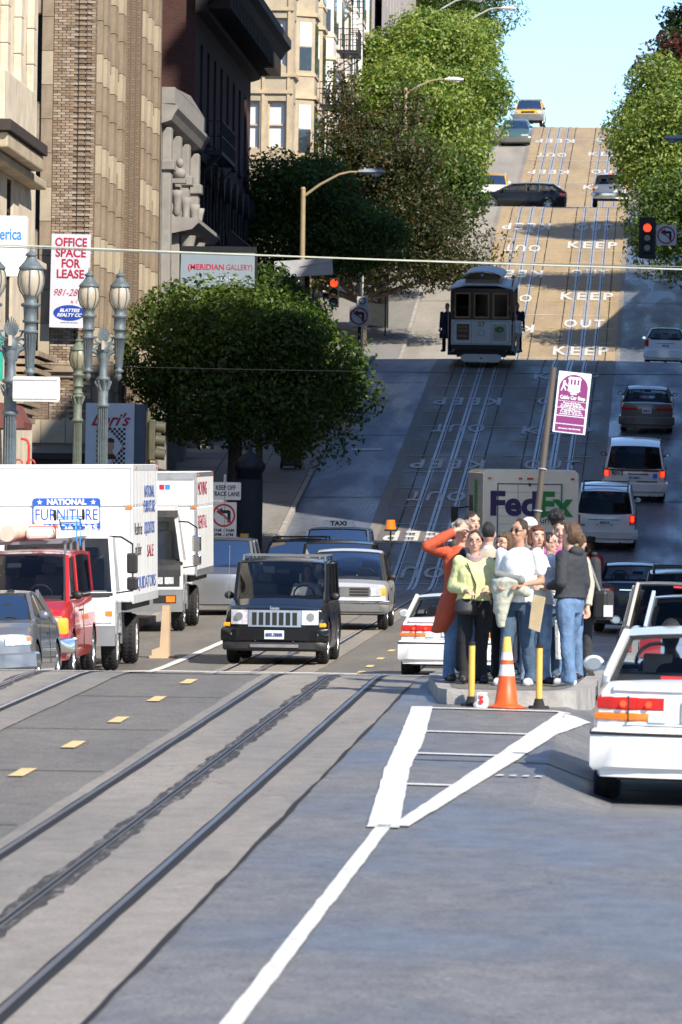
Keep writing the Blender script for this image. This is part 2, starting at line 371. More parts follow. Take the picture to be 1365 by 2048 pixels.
for y, a, b in ((53.6, -2.06, -1.62), (58.5, -2.14, -1.32), (62.6, -2.26, -1.14), (67.6, -2.4, -.9)):
    poly_mark([(a, b, y), (a, b, y + .22)], dz=.015, name='hatch_line')
poly_mark([(-9.3, -2.4, 76.6), (-9.3, -2.4, 76.95)], dz=.019, name='crosswalk_line')
poly_mark([(-9.0, -1.0, 116), (-9.0, -1.0, 116.6)], dz=.019, name='crosswalk_line')
poly_mark([(-8.6, -8.44, 78), (-8.6, -8.44, 170)])
poly_mark([(-8.15, -8.0, -20), (-8.15, -8.0, 75)])
for k in range(5): poly_mark([(-1.42 + k * .1, -1.36 + k * .1, 55.3), (-1.40 + k * .1, -1.35 + k * .1, 55.5)], 'word_white', name='worn_mark')
for y in [54.6 - 4.7 * i for i in range(1, 14)] + [54.6, 59.3, 64.2, 69, 73.6] + [118, 121.5, 126, 131, 137]:
    x = -5.0 if y < 100 else -5.1
    poly_mark([(x - .06, x + .06, y - .6), (x - .06, x + .06, y + .6)], 'line_yellow', .012, 'yellow_dash')
for y0, y1, st in ((190, 262, 4.9), (291, 347, 4.75), (376, 430, 4.9)):
    y = y0; k = 0
    while y < y1:
        a, b = (-8.25, -5.6) if k % 3 else (-8.25, -2.6)
        poly_mark([(a, b - random.random() * .6, y), (a, b - random.random() * .6, y + .13)], 'line_white' if (k * 7) % 3 == 0 else 'line_yellow', .018, 'cross_line')
        if k % 3: poly_mark([(-5.2, -2.3, y + .25), (-5.2, -2.3, y + .38)], 'line_yellow', .018, 'cross_line')
        y += st; k += 1
def road_word(s, cx, cy, flip, w=2.3, h=2.7):
    o = text(s, 1, 'word_white', None, 'painted_word', wid=None, ext=0, bold=.02, sp=1.25, res=2)
    me = o.data; xs = [v.co.x for v in me.vertices]; ys = [v.co.y for v in me.vertices]
    mx, my = (max(xs) + min(xs)) / 2, (max(ys) + min(ys)) / 2; kx, ky = w / (max(xs) - min(xs)), h / (max(ys) - min(ys))
    for v in me.vertices:
        x, y = (v.co.x - mx) * kx, (v.co.y - my) * ky
        if flip: x, y = -x, -y
        x += cx; y += cy; v.co = (x, y, G0(x, y) + .026)
    o.location = (0, 0, 0); o.rotation_euler = (0, 0, 0); o['kind'] = 'structure'
L1 = [(243, 'KEEP'), (233.5, 'OUT'), (221.8, 'KEEP'), (212.3, 'OUT'), (201.5, 'KEEP'), (192.8, 'OUT'),
      (300.5, 'KEEP'), (311, 'OUT'), (320, 'KEEP'), (330, 'OUT'), (339, 'KEEP'), (387.5, 'OUT'), (397.5, 'KEEP'), (409, 'OUT'), (419, 'KEEP')]
R1 = [(243.5, 'OUT'), (233, 'KEEP'), (222, 'OUT'), (212, 'KEEP'), (202, 'OUT'), (193, 'KEEP'), (253, 'KEEP'),
      (293.5, 'KEEP'), (302.5, 'OUT'), (312, 'KEEP'), (320.5, 'OUT'), (331.5, 'KEEP'), (339, 'OUT'), (388, 'KEEP'), (398, 'OUT'), (410, 'KEEP'), (420, 'OUT')]
for y, s in L1: road_word(s, -6.95, y, True, 2.35 if s == 'KEEP' else 1.75)
for y, s in R1: road_word(s, -3.65, y, False, 2.35 if s == 'KEEP' else 1.75)
poly_mark([(-.75, .2, 318), (-.75, .2, 319)], name='worn_mark')
poly_mark([(-10.2, -9.2, 226), (-10.2, -9.2, 226.7)], name='worn_mark')

# footways with kerbs
def footway(x0, x1, y0, y1, kerb_x, slabs=False):
    par = None
    mb = MB(); ys = samples(y0, y1, 1.5)
    kx0, kx1 = (kerb_x - .16, kerb_x) if kerb_x < 0 else (kerb_x, kerb_x + .16)
    wx0, wx1 = (x0, kx0 - .01) if kerb_x < 0 else (kx1 + .01, x1)
    mb.grid([[(wx0, y, G0(kerb_x, y) + (.13 if not slabs else .09)), (wx1, y, G0(kerb_x, y) + (.13 if not slabs else .09))] for y in ys])
    sw = struct(mb, 'footway', 'walk_concrete', fix=False)
    mb = MB()
    for i in range(len(ys) - 1):
        a, b = ys[i] + .01, ys[i + 1] - .01
        za, zb = G0(kerb_x, a), G0(kerb_x, b); j = random.uniform(-.008, .008)
        vs = [(kx0, a, za - .2), (kx1, a, za - .2), (kx1, b, zb - .2), (kx0, b, zb - .2), (kx0, a, za + .14 + j), (kx1 - .02, a, za + .14 + j), (kx1 - .02, b, zb + .14 + j), (kx0, b, zb + .14 + j)]
        mb.add(vs, [(0, 3, 2, 1), (4, 5, 6, 7), (0, 1, 5, 4), (1, 2, 6, 5), (2, 3, 7, 6), (3, 0, 4, 7)])
    mb.build('kerb', 'kerb_stone', sw)
    if slabs:
        n = 0; k = 3; w = (wx1 - wx0) / k; y = y0
        while y < y1 - 1.4:
            for i in range(k):
                a, b = wx0 + i * w + .012, wx0 + (i + 1) * w - .012; za = G0(kerb_x, y + .012) + .13 + random.uniform(-.006, .006); zb = za + prof(y + 1.38) - prof(y + .012)
                m2 = MB(); m2.add([(a, y + .012, za - .04), (b, y + .012, za - .04), (b, y + 1.388, zb - .04), (a, y + 1.388, zb - .04), (a, y + .012, za), (b, y + .012, za), (b, y + 1.388, zb), (a, y + 1.388, zb)],
                                 [(4, 5, 6, 7), (0, 1, 5, 4), (1, 2, 6, 5), (2, 3, 7, 6), (3, 0, 4, 7)])
                m2.build('paving_slab', 'walk_concrete', sw); n += 1
            y += 1.4
    return sw
footway(WALL_L, CURB_L, -30, 82, CURB_L); footway(WALL_L, CURB_L, 103, 170.5, CURB_L)
footway(WALL_L, CURB_L, 187, 263.5, CURB_L, True); footway(WALL_L, CURB_L, 287, 352, CURB_L); footway(WALL_L, CURB_L, 371, 440, CURB_L)
for a, b in ((-30, 82), (103, 170.5), (187, 264), (287, 352), (371, 440)): footway(CURB_R, WALL_R, a, b, CURB_R)
# boarding island
ISL = [(-2.24, 69.3), (-2.14, 68.9), (-1.6, 68.8), (-1.05, 68.9), (-.85, 69.2), (-.72, 70.5), (-.62, 73), (-.6, 81.5), (-2.5, 81.5), (-2.46, 73)]
def isl(dx, z0, z1):
    cx = -1.55; return [((x - cx) * dx + cx, y + (.12 if dx < .99 and y < 70 else 0), z0, z1) for x, y in ISL]
mb = MB()
b0 = [(x, y, prof(y) - .1) for x, y in ISL]; t0 = [((x + 1.55) * .985 - 1.55, y + .02, prof(y) + .145 + .012 * noise.noise(Vector((x * 5, y * 3, 0)))) for x, y in ISL]
t1 = [((x + 1.55) * .8 - 1.55, y + (.28 if y < 70 else (-.2 if y > 80 else 0)), prof(y) + .15) for x, y in ISL]
mb.grid([b0, t0, t1], closed=True)
isle = struct(mb, 'boarding_island', 'kerb_stone')
m2 = MB(); m2.add([(x, y, z + .004) for x, y, z in t1], [tuple(range(len(t1)))]); m2.build('island_paving', 'asphalt_old', isle)
mb = MB()
for k in range(150):
    x, y = random.uniform(-.62, -.05), random.uniform(68.4, 79); x += .4 * (random.random() ** 2); s_ = random.uniform(.008, .03); z = G0(x, y) + .006
    a = random.uniform(0, 6.28); p_ = [(x + s_ * math.cos(a + q) * random.uniform(.6, 1.3), y + 2 * s_ * math.sin(a + q), z + random.uniform(0, .02)) for q in (0, 1.6, 3.1, 4.7)]; mb.m = k % 3; mb.add(p_, [(0, 1, 2, 3)])
tag(mb.build('street_debris', ['line_white', 'concrete', 'grease'], fix=False), 'scraps and leaf litter in the gutter beside the boarding island', 'litter', kind='stuff')
# ================================================================== buildings
mat('cream', (.42, .35, .25), .8, var=.2, vs_=1.2, bump=.2); mat('cream_light', (.60, .52, .41), .8, var=.2, vs_=1.5, bump=.2)
mat('terracotta', (.28, .215, .15), .7, var=.3, vs_=1.6, bump=.2); mat('mortar', (.13, .105, .085), .95, var=.15)
for i, c in enumerate([(.25, .18, .12), (.31, .23, .165), (.19, .135, .095), (.38, .31, .24)]): mat(f'tan_brick_{i}', c, .85, var=.2, vs_=8, bump=.3)
mat('red_wall', (.115, .036, .027), .85, var=.25, vs_=2, bump=.3); mat('dark_brown', (.028, .021, .018), .8, var=.2)
mat('brown_trim', (.040, .029, .025), .8, var=.2); mat('stone_white', (.27, .255, .24), .8, var=.15, vs_=2, bump=.3)
mat('pink_white', (.62, .53, .47), .8, var=.12); mat('pale_white', (.70, .66, .60), .8, var=.1); mat('beige_wall', (.30, .265, .225), .85, var=.12, vs_=.8)
mat('blind', (.62, .65, .68), .8, var=.05); mat('window_glass', (.03, .04, .05), .08, coat=.5, var=.3); mat('iron', (.02, .02, .022), .6)
def brick_mat(name, c1, c2, mortar, sc):
    m = bpy.data.materials.new(name); m.use_nodes = True; n = m.node_tree.nodes; L = m.node_tree.links; p = n['Principled BSDF']
    tc = n.new('ShaderNodeTexCoord'); sx = n.new('ShaderNodeSeparateXYZ'); cx = n.new('ShaderNodeCombineXYZ'); L.new(tc.outputs['Object'], sx.inputs[0])
    ad = n.new('ShaderNodeMath'); ad.operation = 'ADD'; L.new(sx.outputs[0], ad.inputs[0]); L.new(sx.outputs[1], ad.inputs[1])
    L.new(ad.outputs[0], cx.inputs[0]); L.new(sx.outputs[2], cx.inputs[1])
    b = n.new('ShaderNodeTexBrick'); b.inputs['Scale'].default_value = 1; b.inputs['Brick Width'].default_value = .22; b.inputs['Row Height'].default_value = .075
    b.inputs['Mortar Size'].default_value = .008; b.inputs['Color1'].default_value = (*c1, 1); b.inputs['Color2'].default_value = (*c2, 1); b.inputs['Mortar'].default_value = (*mortar, 1)
    L.new(cx.outputs[0], b.inputs[0]); L.new(b.outputs[0], p.inputs['Base Color']); p.inputs['Roughness'].default_value = .9
    bp = n.new('ShaderNodeBump'); bp.inputs['Strength'].default_value = .6; bp.inputs['Distance'].default_value = .01; bp.invert = True
    L.new(b.outputs['Fac'], bp.inputs['Height']); L.new(bp.outputs[0], p.inputs['Normal']); MATS[name] = m
brick_mat('tan_brickwork', (.24, .17, .115), (.19, .135, .09), (.09, .075, .06), 1)
brick_mat('red_brickwork', (.085, .030, .022), (.06, .022, .018), (.07, .05, .045), 1)

def facade(par, kind, pos, u0, u1, z0, z1, ops, m, depth=.28, name='wall'):
    """kind 'E' faces +X at x=pos (u=y), 'S' faces -Y at y=pos (u=x), 'W' faces -X at x=pos. ops: (u0,u1,z0,z1)"""
    def P(u, z, d): return (pos - d, u, z) if kind == 'E' else ((pos + d, u, z) if kind == 'W' else (u, pos + d, z))
    us = sorted({u0, u1} | {o[i] for o in ops for i in (0, 1) if u0 < o[i] < u1}); zs = sorted({z0, z1} | {o[i] for o in ops for i in (2, 3) if z0 < o[i] < z1})
    mb = MB()
    for i in range(len(us) - 1):
        for j in range(len(zs) - 1):
            cu, cz = (us[i] + us[i + 1]) / 2, (zs[j] + zs[j + 1]) / 2
            if any(o[0] < cu < o[1] and o[2] < cz < o[3] for o in ops): continue
            mb.add([P(us[i], zs[j], 0), P(us[i + 1], zs[j], 0), P(us[i + 1], zs[j + 1], 0), P(us[i], zs[j + 1], 0)], [(0, 1, 2, 3)])
    for o in ops:
        a, b, c, d = o[:4]; q = [(a, c), (b, c), (b, d), (a, d)]
        for k in range(4):
            e, f_ = q[k], q[(k + 1) % 4]; mb.add([P(*e, 0), P(*f_, 0), P(*f_, depth), P(*e, depth)], [(0, 1, 2, 3)])
    return mb.build(name, m, par, fix=False)
WIN = {}
def window(par, kind, pos, op, frame='brown_trim', pane='window_glass', depth=.2, sill=None, blind=False, bars=1):
    """a sash window standing in an opening of a facade: window (frame) > pane, sill"""
    a, b, c, d = op; w, h = b - a, d - c
    key = (round(w, 2), round(h, 2), kind, frame, pane, depth, blind, bars, sill)
    def P(u, z, dd): return (-dd, u, z) if kind == 'E' else ((dd, u, z) if kind == 'W' else (u, dd, z))
    def bx(mb, ua, ub, za, zb, da, db):
        v = [P(u, z, dd) for z in (za, zb) for dd in (da, db) for u in (ua, ub)]; mb.add(v, [(0, 2, 3, 1), (4, 5, 7, 6), (0, 1, 5, 4), (2, 6, 7, 3), (0, 4, 6, 2), (1, 3, 7, 5)])
    loc = {'E': (pos, (a + b) / 2, c), 'W': (pos, (a + b) / 2, c), 'S': ((a + b) / 2, pos, c)}[kind]
    if key not in WIN:
        t = min(.09, w * .1); mb = MB(); x = w / 2 - .003
        bx(mb, -x, -x + t, .003, h - .003, depth - .08, depth + .04); bx(mb, x - t, x, .003, h - .003, depth - .08, depth + .04)
        bx(mb, -x + t, x - t, .003, t, depth - .08, depth + .04); bx(mb, -x + t, x - t, h - t, h - .003, depth - .08, depth + .04)
        bx(mb, -x + t, x - t, h * .5 - t * .4, h * .5 + t * .4, depth - .06, depth + .03)
        for k in range(1, bars): bx(mb, -x + 2 * x * k / bars - t * .3, -x + 2 * x * k / bars + t * .3, t, h - t, depth - .05, depth + .02)
        o = mb.build('window', frame, par)
        m2 = MB(); bx(m2, -x, x, .003, h - .003, depth + .045, depth + .06); pn = m2.build('pane', pane, o)
        if sill: m3 = MB(); bx(m3, -x - .12, x + .12, -.12, -.004, -.12, -.004); m3.build('sill', sill, o)
        WIN[key] = o
    else:
        o = WIN[key].copy(); COL.objects.link(o); o.parent = par
        for ch in WIN[key].children: c2 = ch.copy(); COL.objects.link(c2); c2.parent = o
    o.location = loc; return o
def bld(name, loc, label, group=None): return empty(name, loc, label, 'building', group)
def at0(o): o.location = (0, 0, 0)

# ---- cream bank building at the left edge
B = bld('bank_building', (0, 0, 0), 'cream stone building at left edge with a projecting balcony over the street')
mb = MB(); mb.box(-34, -15.9, 103.6, 170.2, -3, 24); mb.build('core', 'cream', B)
ops = [(y, y + 1.6, z, z + 2.4) for y in np.arange(106, 168, 3.3) for z in (12.3, 16.3)] + [(y, y + 1.7, 3.2, 7.6) for y in np.arange(107, 166, 3.3)] + [(y, y + 1.7, 8.2, 9.7) for y in np.arange(107, 166, 3.3)]
facade(B, 'E', -15.5, 103.5, 170.5, -3, 24, ops, 'cream_light')
facade(B, 'S', 103.5, -34, -15.5, -3, 24, [], 'cream')
for o in ops:
    if o[0] > 140: window(B, 'E', -15.5, o, 'dark_brown', depth=.15)
many(B, 'stone_block', 'cream_light', [(-15.5, -15.32, y - .38, y + .38, 11.8 + k * .86, 11.8 + k * .86 + .845) for y in np.arange(158, 171, 3.3) for k in range(8)], .02)
mb = MB(); mb.box(-15.5, -15.0, 157, 164.6, 10.62, 11.75); mb.build('balcony_parapet', 'cream_light', B, bevel=.02)
mb = MB(); mb.box(-15.5, -14.78, 156.2, 165.6, 10.32, 10.58); mb.build('balcony_cornice', 'brown_trim', B, bevel=.02)
mb = MB(); mb.box(-15.5, -14.86, 156.4, 165.4, 9.95, 10.3); mb.box(-15.5, -15.1, 104, 169, 9.72, 9.93); mb.build('balcony_base', 'cream', B, bevel=.04)
mb = MB()
many(B, 'roof_slat', 'terracotta', [(-15.5, -14.95 - k * .06, 166, 170.6, 5.6 - k * .19, 5.72 - k * .19) for k in range(9)])
mb = MB(); mb.box(-15.5, -15.2, 104, 170.5, 7.85, 8.0); mb.build('string_course', 'cream_light', B, bevel=.02)

# ---- tall tan brick office building
B = bld('brick_office_building', (0, 0, 0), 'tall tan brick office building with ribbed stone piers behind the lease sign')
Y1, Y2, X1 = 188.0, 212.2, -15.5
mb = MB(); mb.box(-45, -15.95, 188.35, 212.1, -1, 36); mb.build('core', 'mortar', B)
sops = [(-18.4, -16.98, 13.2, 15.55), (-18.4, -16.98, 9.75, 12.1), (-18.4, -16.98, 6.3, 8.65), (-18.4, -16.98, 16.65, 19)]
facade(B, 'S', Y1, -45, -15.5, 4.35, 36, sops, 'tan_brickwork')
for o in sops: window(B, 'S', Y1, o, 'dark_brown', depth=.22)
facade(B, 'S', Y1 + .02, -45, -15.5, -1, 4.35, [(-16.95, -16.2, .1, 3.1)], 'beige_wall')
# light pilaster beside the window
bk = []
def piece(par, name, m, x0, x1, y0, y1, z0, z1, cache={}):
    key = (name, m, round(x1 - x0, 3), round(y1 - y0, 3), round(z1 - z0, 3))
    if key not in cache:
        mb = MB(); mb.box(0, x1 - x0, 0, y1 - y0, 0, z1 - z0); o = mb.build(name, m, par); cache[key] = o.data
    else: o = bpy.data.objects.new(name, cache[key]); COL.objects.link(o); o.parent = par
    o.location = (x0, y0, z0); return o
for k in range(14):
    piece(B, 'stone_block', 'terracotta' if k % 4 else 'cream', -16.96, -16.66, Y1 - .10, Y1 + .02, 6.3 + k * .92, 6.3 + k * .92 + .905)
    if k < 12: pass
for z0 in (12.12, 8.67, 15.57): piece(B, 'stone_block', 'terracotta', -18.4, -16.98, Y1 - .03, Y1 + .02, z0 + .02, z0 + 1.02)
nb = 0; course = .0735; stuff = MB()
zz = 4.4; row = 0
while zz < 17.2:
    x = -16.64 - (.11 if row % 2 else 0)
    while x < -15.52:
        a, b = max(x, -16.64), min(x + .215, -15.52)
        mm = random.choice([0, 0, 1, 1, 2, 3] if row % 6 else [1, 3, 3])
        groove = any(abs((a + b) / 2 - g) < .045 for g in (-15.98, -15.78))
        if b - a > .05 and not groove:
            if 10.1 < zz < 14.25 and nb < 296:
                piece(B, 'brick', f'tan_brick_{mm}', round(a, 2), round(a, 2) + round(b - a, 2) - .01, Y1 - .022 - .004 * mm, Y1 + .003, zz, zz + course - .012); nb += 1
            else:
                stuff.m = mm; stuff.box(a, b - .01, Y1 - .022 - .004 * mm, Y1 + .003, zz, zz + course - .012)
        x += .225
    zz += course; row += 1
o = stuff.build('brick_courses', [f'tan_brick_{i}' for i in range(4)], B); o['kind'] = 'stuff'
mb = MB()
many(B, 'dark_reveal', 'dark_brown', [(g - .018, g + .018, Y1 - .012, Y1 + .003, 6.4, 30) for g in (-15.98, -15.78)])
mb = MB(); mb.box(-17.6, -15.3, Y1 - .18, Y1 + .1, 5.9, 6.15); mb.box(-17.6, -15.4, Y1 - .08, Y1 + .1, 5.75, 5.9); mb.build('ledge', 'terracotta', B, bevel=.02)
for k in range(6): piece(B, 'stone_block', 'cream', -17.5 + k * .66, -17.5 + k * .66 + .645, Y1 - .09, Y1 + .02, 4.0, 4.62) if -17.5 + k * .66 + .645 < -15.3 else None
mb = MB(); mb.box(-17.6, -15.1, Y1 - .35, Y1 + .1, 3.55, 3.72); mb.box(-17.6, -15.2, Y1 - .2, Y1 + .1, 3.4, 3.54)
mb.build('cornice', 'brown_trim', B)
many(B, 'dentil', 'brown_trim', [(-17.5 + k * .17, -17.42 + k * .17, Y1 - .16, Y1 + .05, 3.2, 3.39) for k in range(14)])
mb = MB(); mb.prism([(-17.9, .2), (-16.2, .2), (-16.2, 1.1), (-16.9, 1.55), (-17.9, 2.2)], Y1 - .01, Y1 + .019, 'y'); mb.build('entrance_recess', 'dark_groove', B)
# street face: stone piers with narrow windows between
piers = [188.35, 190.3, 193.0, 195.8, 204.0, 206.4, 209.2, 211.6]
fl = [3.9, 7.35, 10.8, 14.25, 17.7, 21.15, 24.6]
eops = [(a, b, z + .95, z + 3.1) for z in fl for a, b in ((190.95, 192.35), (193.65, 195.15), (196.45, 197.85), (204.6, 205.8), (207.05, 208.55), (209.85, 211.1))]
facade(B, 'E', X1, Y1, Y2, 3.75, 36, eops, 'tan_brickwork', depth=.3)
facade(B, 'E', X1 - .02, Y1, Y2, -1, 3.75, [(190, 194, .6, 3.1), (196, 201, .6, 3.1), (204, 209, 1.4, 3.4)], 'dark_brown')
for o in eops: window(B, 'E', X1, o, 'dark_brown', depth=.2)
for y in piers[:-1]:
    w = 1.1 if y > 189 else .5
    z = 3.9; k = 0
    while z < 18.5:
        h = .78 + (.12 if k % 3 == 1 else 0)
        piece(B, 'stone_block', 'terracotta' if k % 3 else 'cream', X1 + .003, X1 + .15, y - w / 2, y + w / 2, z, z + h - .02); z += h; k += 1
for z in fl[:5]:
    for a, b in ((190.95, 192.35), (193.65, 195.15), (196.45, 197.85), (204.6, 205.8), (207.05, 208.55)):
        piece(B, 'spandrel_block', 'terracotta', X1 + .003, X1 + .06, a + .02, b - .02, z + .02, z + .9)
mb = MB()
many(B, 'brick_rib', 'tan_brickwork', [(X1, X1 + .1, y - .35, y + .35, 4, 34) for y in (198.6, 200.6, 202.6)])
mb = MB(); mb.box(X1, X1 + .5, 188.2, 212.1, 3.3, 3.7); mb.build('shop_canopy', 'brown_trim', B, bevel=.03)

# ---- narrow white ornate building
B = bld('ornate_white_building', (0, 0, 0), 'narrow pale stone building with carved cornice and portico right of the brick tower')
mb = MB(); mb.box(-40, -15.9, 212.6, 227, 0, 14.9); mb.build('core', 'stone_white', B)
ops = [(y, y + 1.5, 4.6, 8.0) for y in (214.6, 218.5, 222.4)] + [(y, y + 1.3, 9.2, 12.4) for y in (214.8, 218.7, 222.6)]
facade(B, 'E', -15.5, 212.4, 227.1, 0, 15.0, ops, 'stone_white')
for o in ops: window(B, 'E', -15.5, o, 'brown_trim')
for y in (213.2, 217.3, 221.2, 225.8):
    mb = MB(); mb.box(-15.5, -15.22, y - .4, y + .4, 8.6, 14.2); mb.box(-15.5, -15.12, y - .5, y + .5, 12.9, 13.2); mb.box(-15.5, -15.1, y - .52, y + .52, 8.6, 8.9)
    mb.box(-15.5, -15.25, y - .35, y + .35, 3, 8.6)
    mb.build('pilaster', 'stone_white', B, bevel=.03)
mb = MB(); mb.prism([(-15.5, 14.3), (-15.2, 14.4), (-15.1, 14.6), (-15.0, 14.75), (-15.0, 14.85), (-15.5, 14.9)], 212.4, 227.2, 'y'); mb.box(-15.5, -15.1, 212.4, 226.8, 14.9, 15.4)
mb.build('cornice', 'stone_white', B)
mb = MB(); mb.prism([(212.8, 15.4), (219.6, 15.65), (226.6, 15.4)], -15.5, -15.1, 'x'); mb.build('pediment', 'stone_white', B, bevel=.03)
mb = MB(); mb.ball((-15.2, 216.4, 13.0), .2, 10, (1, 1, .9)); mb.ball((-15.2, 216.4, 13.33), .12, 10, (1, 1, 1.25)); mb.box(-15.4, -15.0, 216.1, 216.7, 12.7, 12.84)
mb.build('bust', 'stone_white', B, smooth=True)
for y in (215.0, 218.9, 222.8, 225):
    mb = MB(); mb.lathe([(.05, 0), (.14, .1), (.1, .3), (.16, .6), (.2, .8), (.05, .82)], (-15.18, y, 11.6), 10); mb.build('bracket', 'stone_white', B)
mb = MB(); mb.prism([(-15.5, 11.15), (-14.8, 11.3), (-14.6, 11.5), (-14.6, 11.62), (-15.5, 11.7)], 216.5, 226.9, 'y'); mb.build('portico_roof', 'stone_white', B)
for y in (217.2, 221.6, 226.2): mb = MB(); mb.lathe([(.22, 4.6), (.2, 5), (.17, 10.5), (.24, 10.9), (.28, 11.12)], (-15.0, y, 0), 14); mb.build('column', 'stone_white', B)

# ---- dark red building with a heavy cornice
B = bld('dark_red_building', (0, 0, 0), 'dark red brick building with arched windows and deep black cornice')
mb = MB(); mb.box(-42, -15.95, 227.6, 257.2, 2, 20); mb.build('core', 'red_wall', B)
ys = list(np.arange(229.6, 255, 3.45))
ops = [(y, y + 1.25, 15.1, 18.1) for y in ys] + [(y, y + 1.45, 9.0, 13.4) for y in ys]
facade(B, 'E', -15.5, 227.3, 257.4, 2, 20, ops, 'red_brickwork', depth=.35)
for o in ops: window(B, 'E', -15.5, o, 'brown_trim', depth=.25, sill='brown_trim' if o[2] > 14 else None)
facade(B, 'S', 227.3, -42, -15.5, 2, 20, [(-17.35, -16.75, 16, 19.2)], 'red_brickwork')
window(B, 'S', 227.3, (-17.35, -16.75, 16, 19.2), 'brown_trim', pane='blind')
mb = MB(); mb.box(-18.2, -16.62, 226.85, 227.29, 14.9, 19.8); mb.box(-18.4, -16.45, 226.6, 227.28, 14.6, 14.88)
mb.build('side_bay', 'brown_trim', B, bevel=.02)
for y in ys:
    mb = MB(); c = y + .72; n = 12
    for k in range(n):                           # stone arch over every tall window
        a0, a1 = PI * k / n, PI * (k + 1) / n
        q = [(c + math.cos(a) * r, 12.9 + math.sin(a) * r) for a, r in ((a0, .8), (a1, .8), (a1, 1.12), (a0, 1.12))]
        mb.prism(q, -15.5, -15.3, 'x')
    mb.box(-15.5, -15.3, c - 1.12, c - .8, 8.8, 12.9); mb.box(-15.5, -15.3, c + .8, c + 1.12, 8.8, 12.9)
    mb.cyl((-15.5, c, 13.9), (-15.12, c, 13.9), .5, .45, 12)
    mb.build('arched_surround', 'dark_brown', B)
mb = MB(); mb.prism([(-15.5, 18.9), (-15.2, 19.0), (-15.1, 19.25), (-14.4, 19.75), (-14.25, 20.0), (-14.05, 20.15), (-14.05, 20.45), (-15.5, 20.6)], 226.9, 257.9, 'y')
mb.build('cornice', 'dark_brown', B)
many(B, 'cornice_bracket', 'dark_brown', [(-15.2, -14.4, y, y + .3, 19.1, 19.7) for y in np.arange(227.6, 257.4, .8)])
mb = MB(); mb.box(-15.5, -15.25, 227.3, 257.4, 14.1, 14.35); mb.box(-15.5, -15.3, 227.3, 257.4, 8.2, 8.5); mb.build('string_course', 'brown_trim', B, bevel=.02)

def fire_escape(x0, x1, y0, y1, z, label, h=1.0, ladder=True):
    R = empty('fire_escape', (x0, y0, z), label, 'fire escape', 'iron fire escapes on the left buildings')
    w, l = x1 - x0, y1 - y0
    mb = MB()
    n = max(4, int(l / .22))
    for k in range(n + 1): mb.box(0, w, l * k / n - .02, l * k / n + .02, 0, .05)
    mb.box(0, w, 0, .05, -.1, .0); mb.box(0, w, l - .05, l, -.1, 0); mb.box(w - .05, w, .06, l - .06, -.1, 0)
    mb.bar((0, .1, -.7), (w, .1, -.1), .05); mb.bar((0, l - .1, -.7), (w, l - .1, -.1), .05); mb.build('platform', 'iron', R)
    mb = MB()
    for zz in (h, h * .5): mb.box(w - .03, w, 0, l, zz - .02, zz + .02); mb.box(0, w - .03, 0, .03, zz - .02, zz + .02); mb.box(0, w - .03, l - .03, l, zz - .02, zz + .02)
    for k in range(int(l / .3) + 1): mb.box(w - .025, w - .005, k * .3, k * .3 + .02, .05, h)
    for k in range(int(w / .14) + 1): mb.box(k * .14, k * .14 + .02, .005, .025, .05, h); mb.box(k * .14, k * .14 + .02, l - .025, l - .005, .05, h)
    mb.build('railing', 'iron', R)
    if ladder:
        mb = MB(); mb.bar((w * .3, l * .2, 0), (w * .3, l * .75, -3.1), .05); mb.bar((w * .8, l * .2, 0), (w * .8, l * .75, -3.1), .05)
        for k in range(12):
            t = k / 12; mb.bar((w * .3, l * (.2 + .55 * t), -3.1 * t), (w * .8, l * (.2 + .55 * t), -3.1 * t), .03)
        mb.build('ladder', 'iron', R)
    return R
fire_escape(-15.3, -14.7, 229, 236, 14.5, 'black iron fire escape high on the dark red building')
fire_escape(-15.3, -14.35, 229, 240, 10.9, 'wide iron fire escape low on the dark red building above gallery sign')

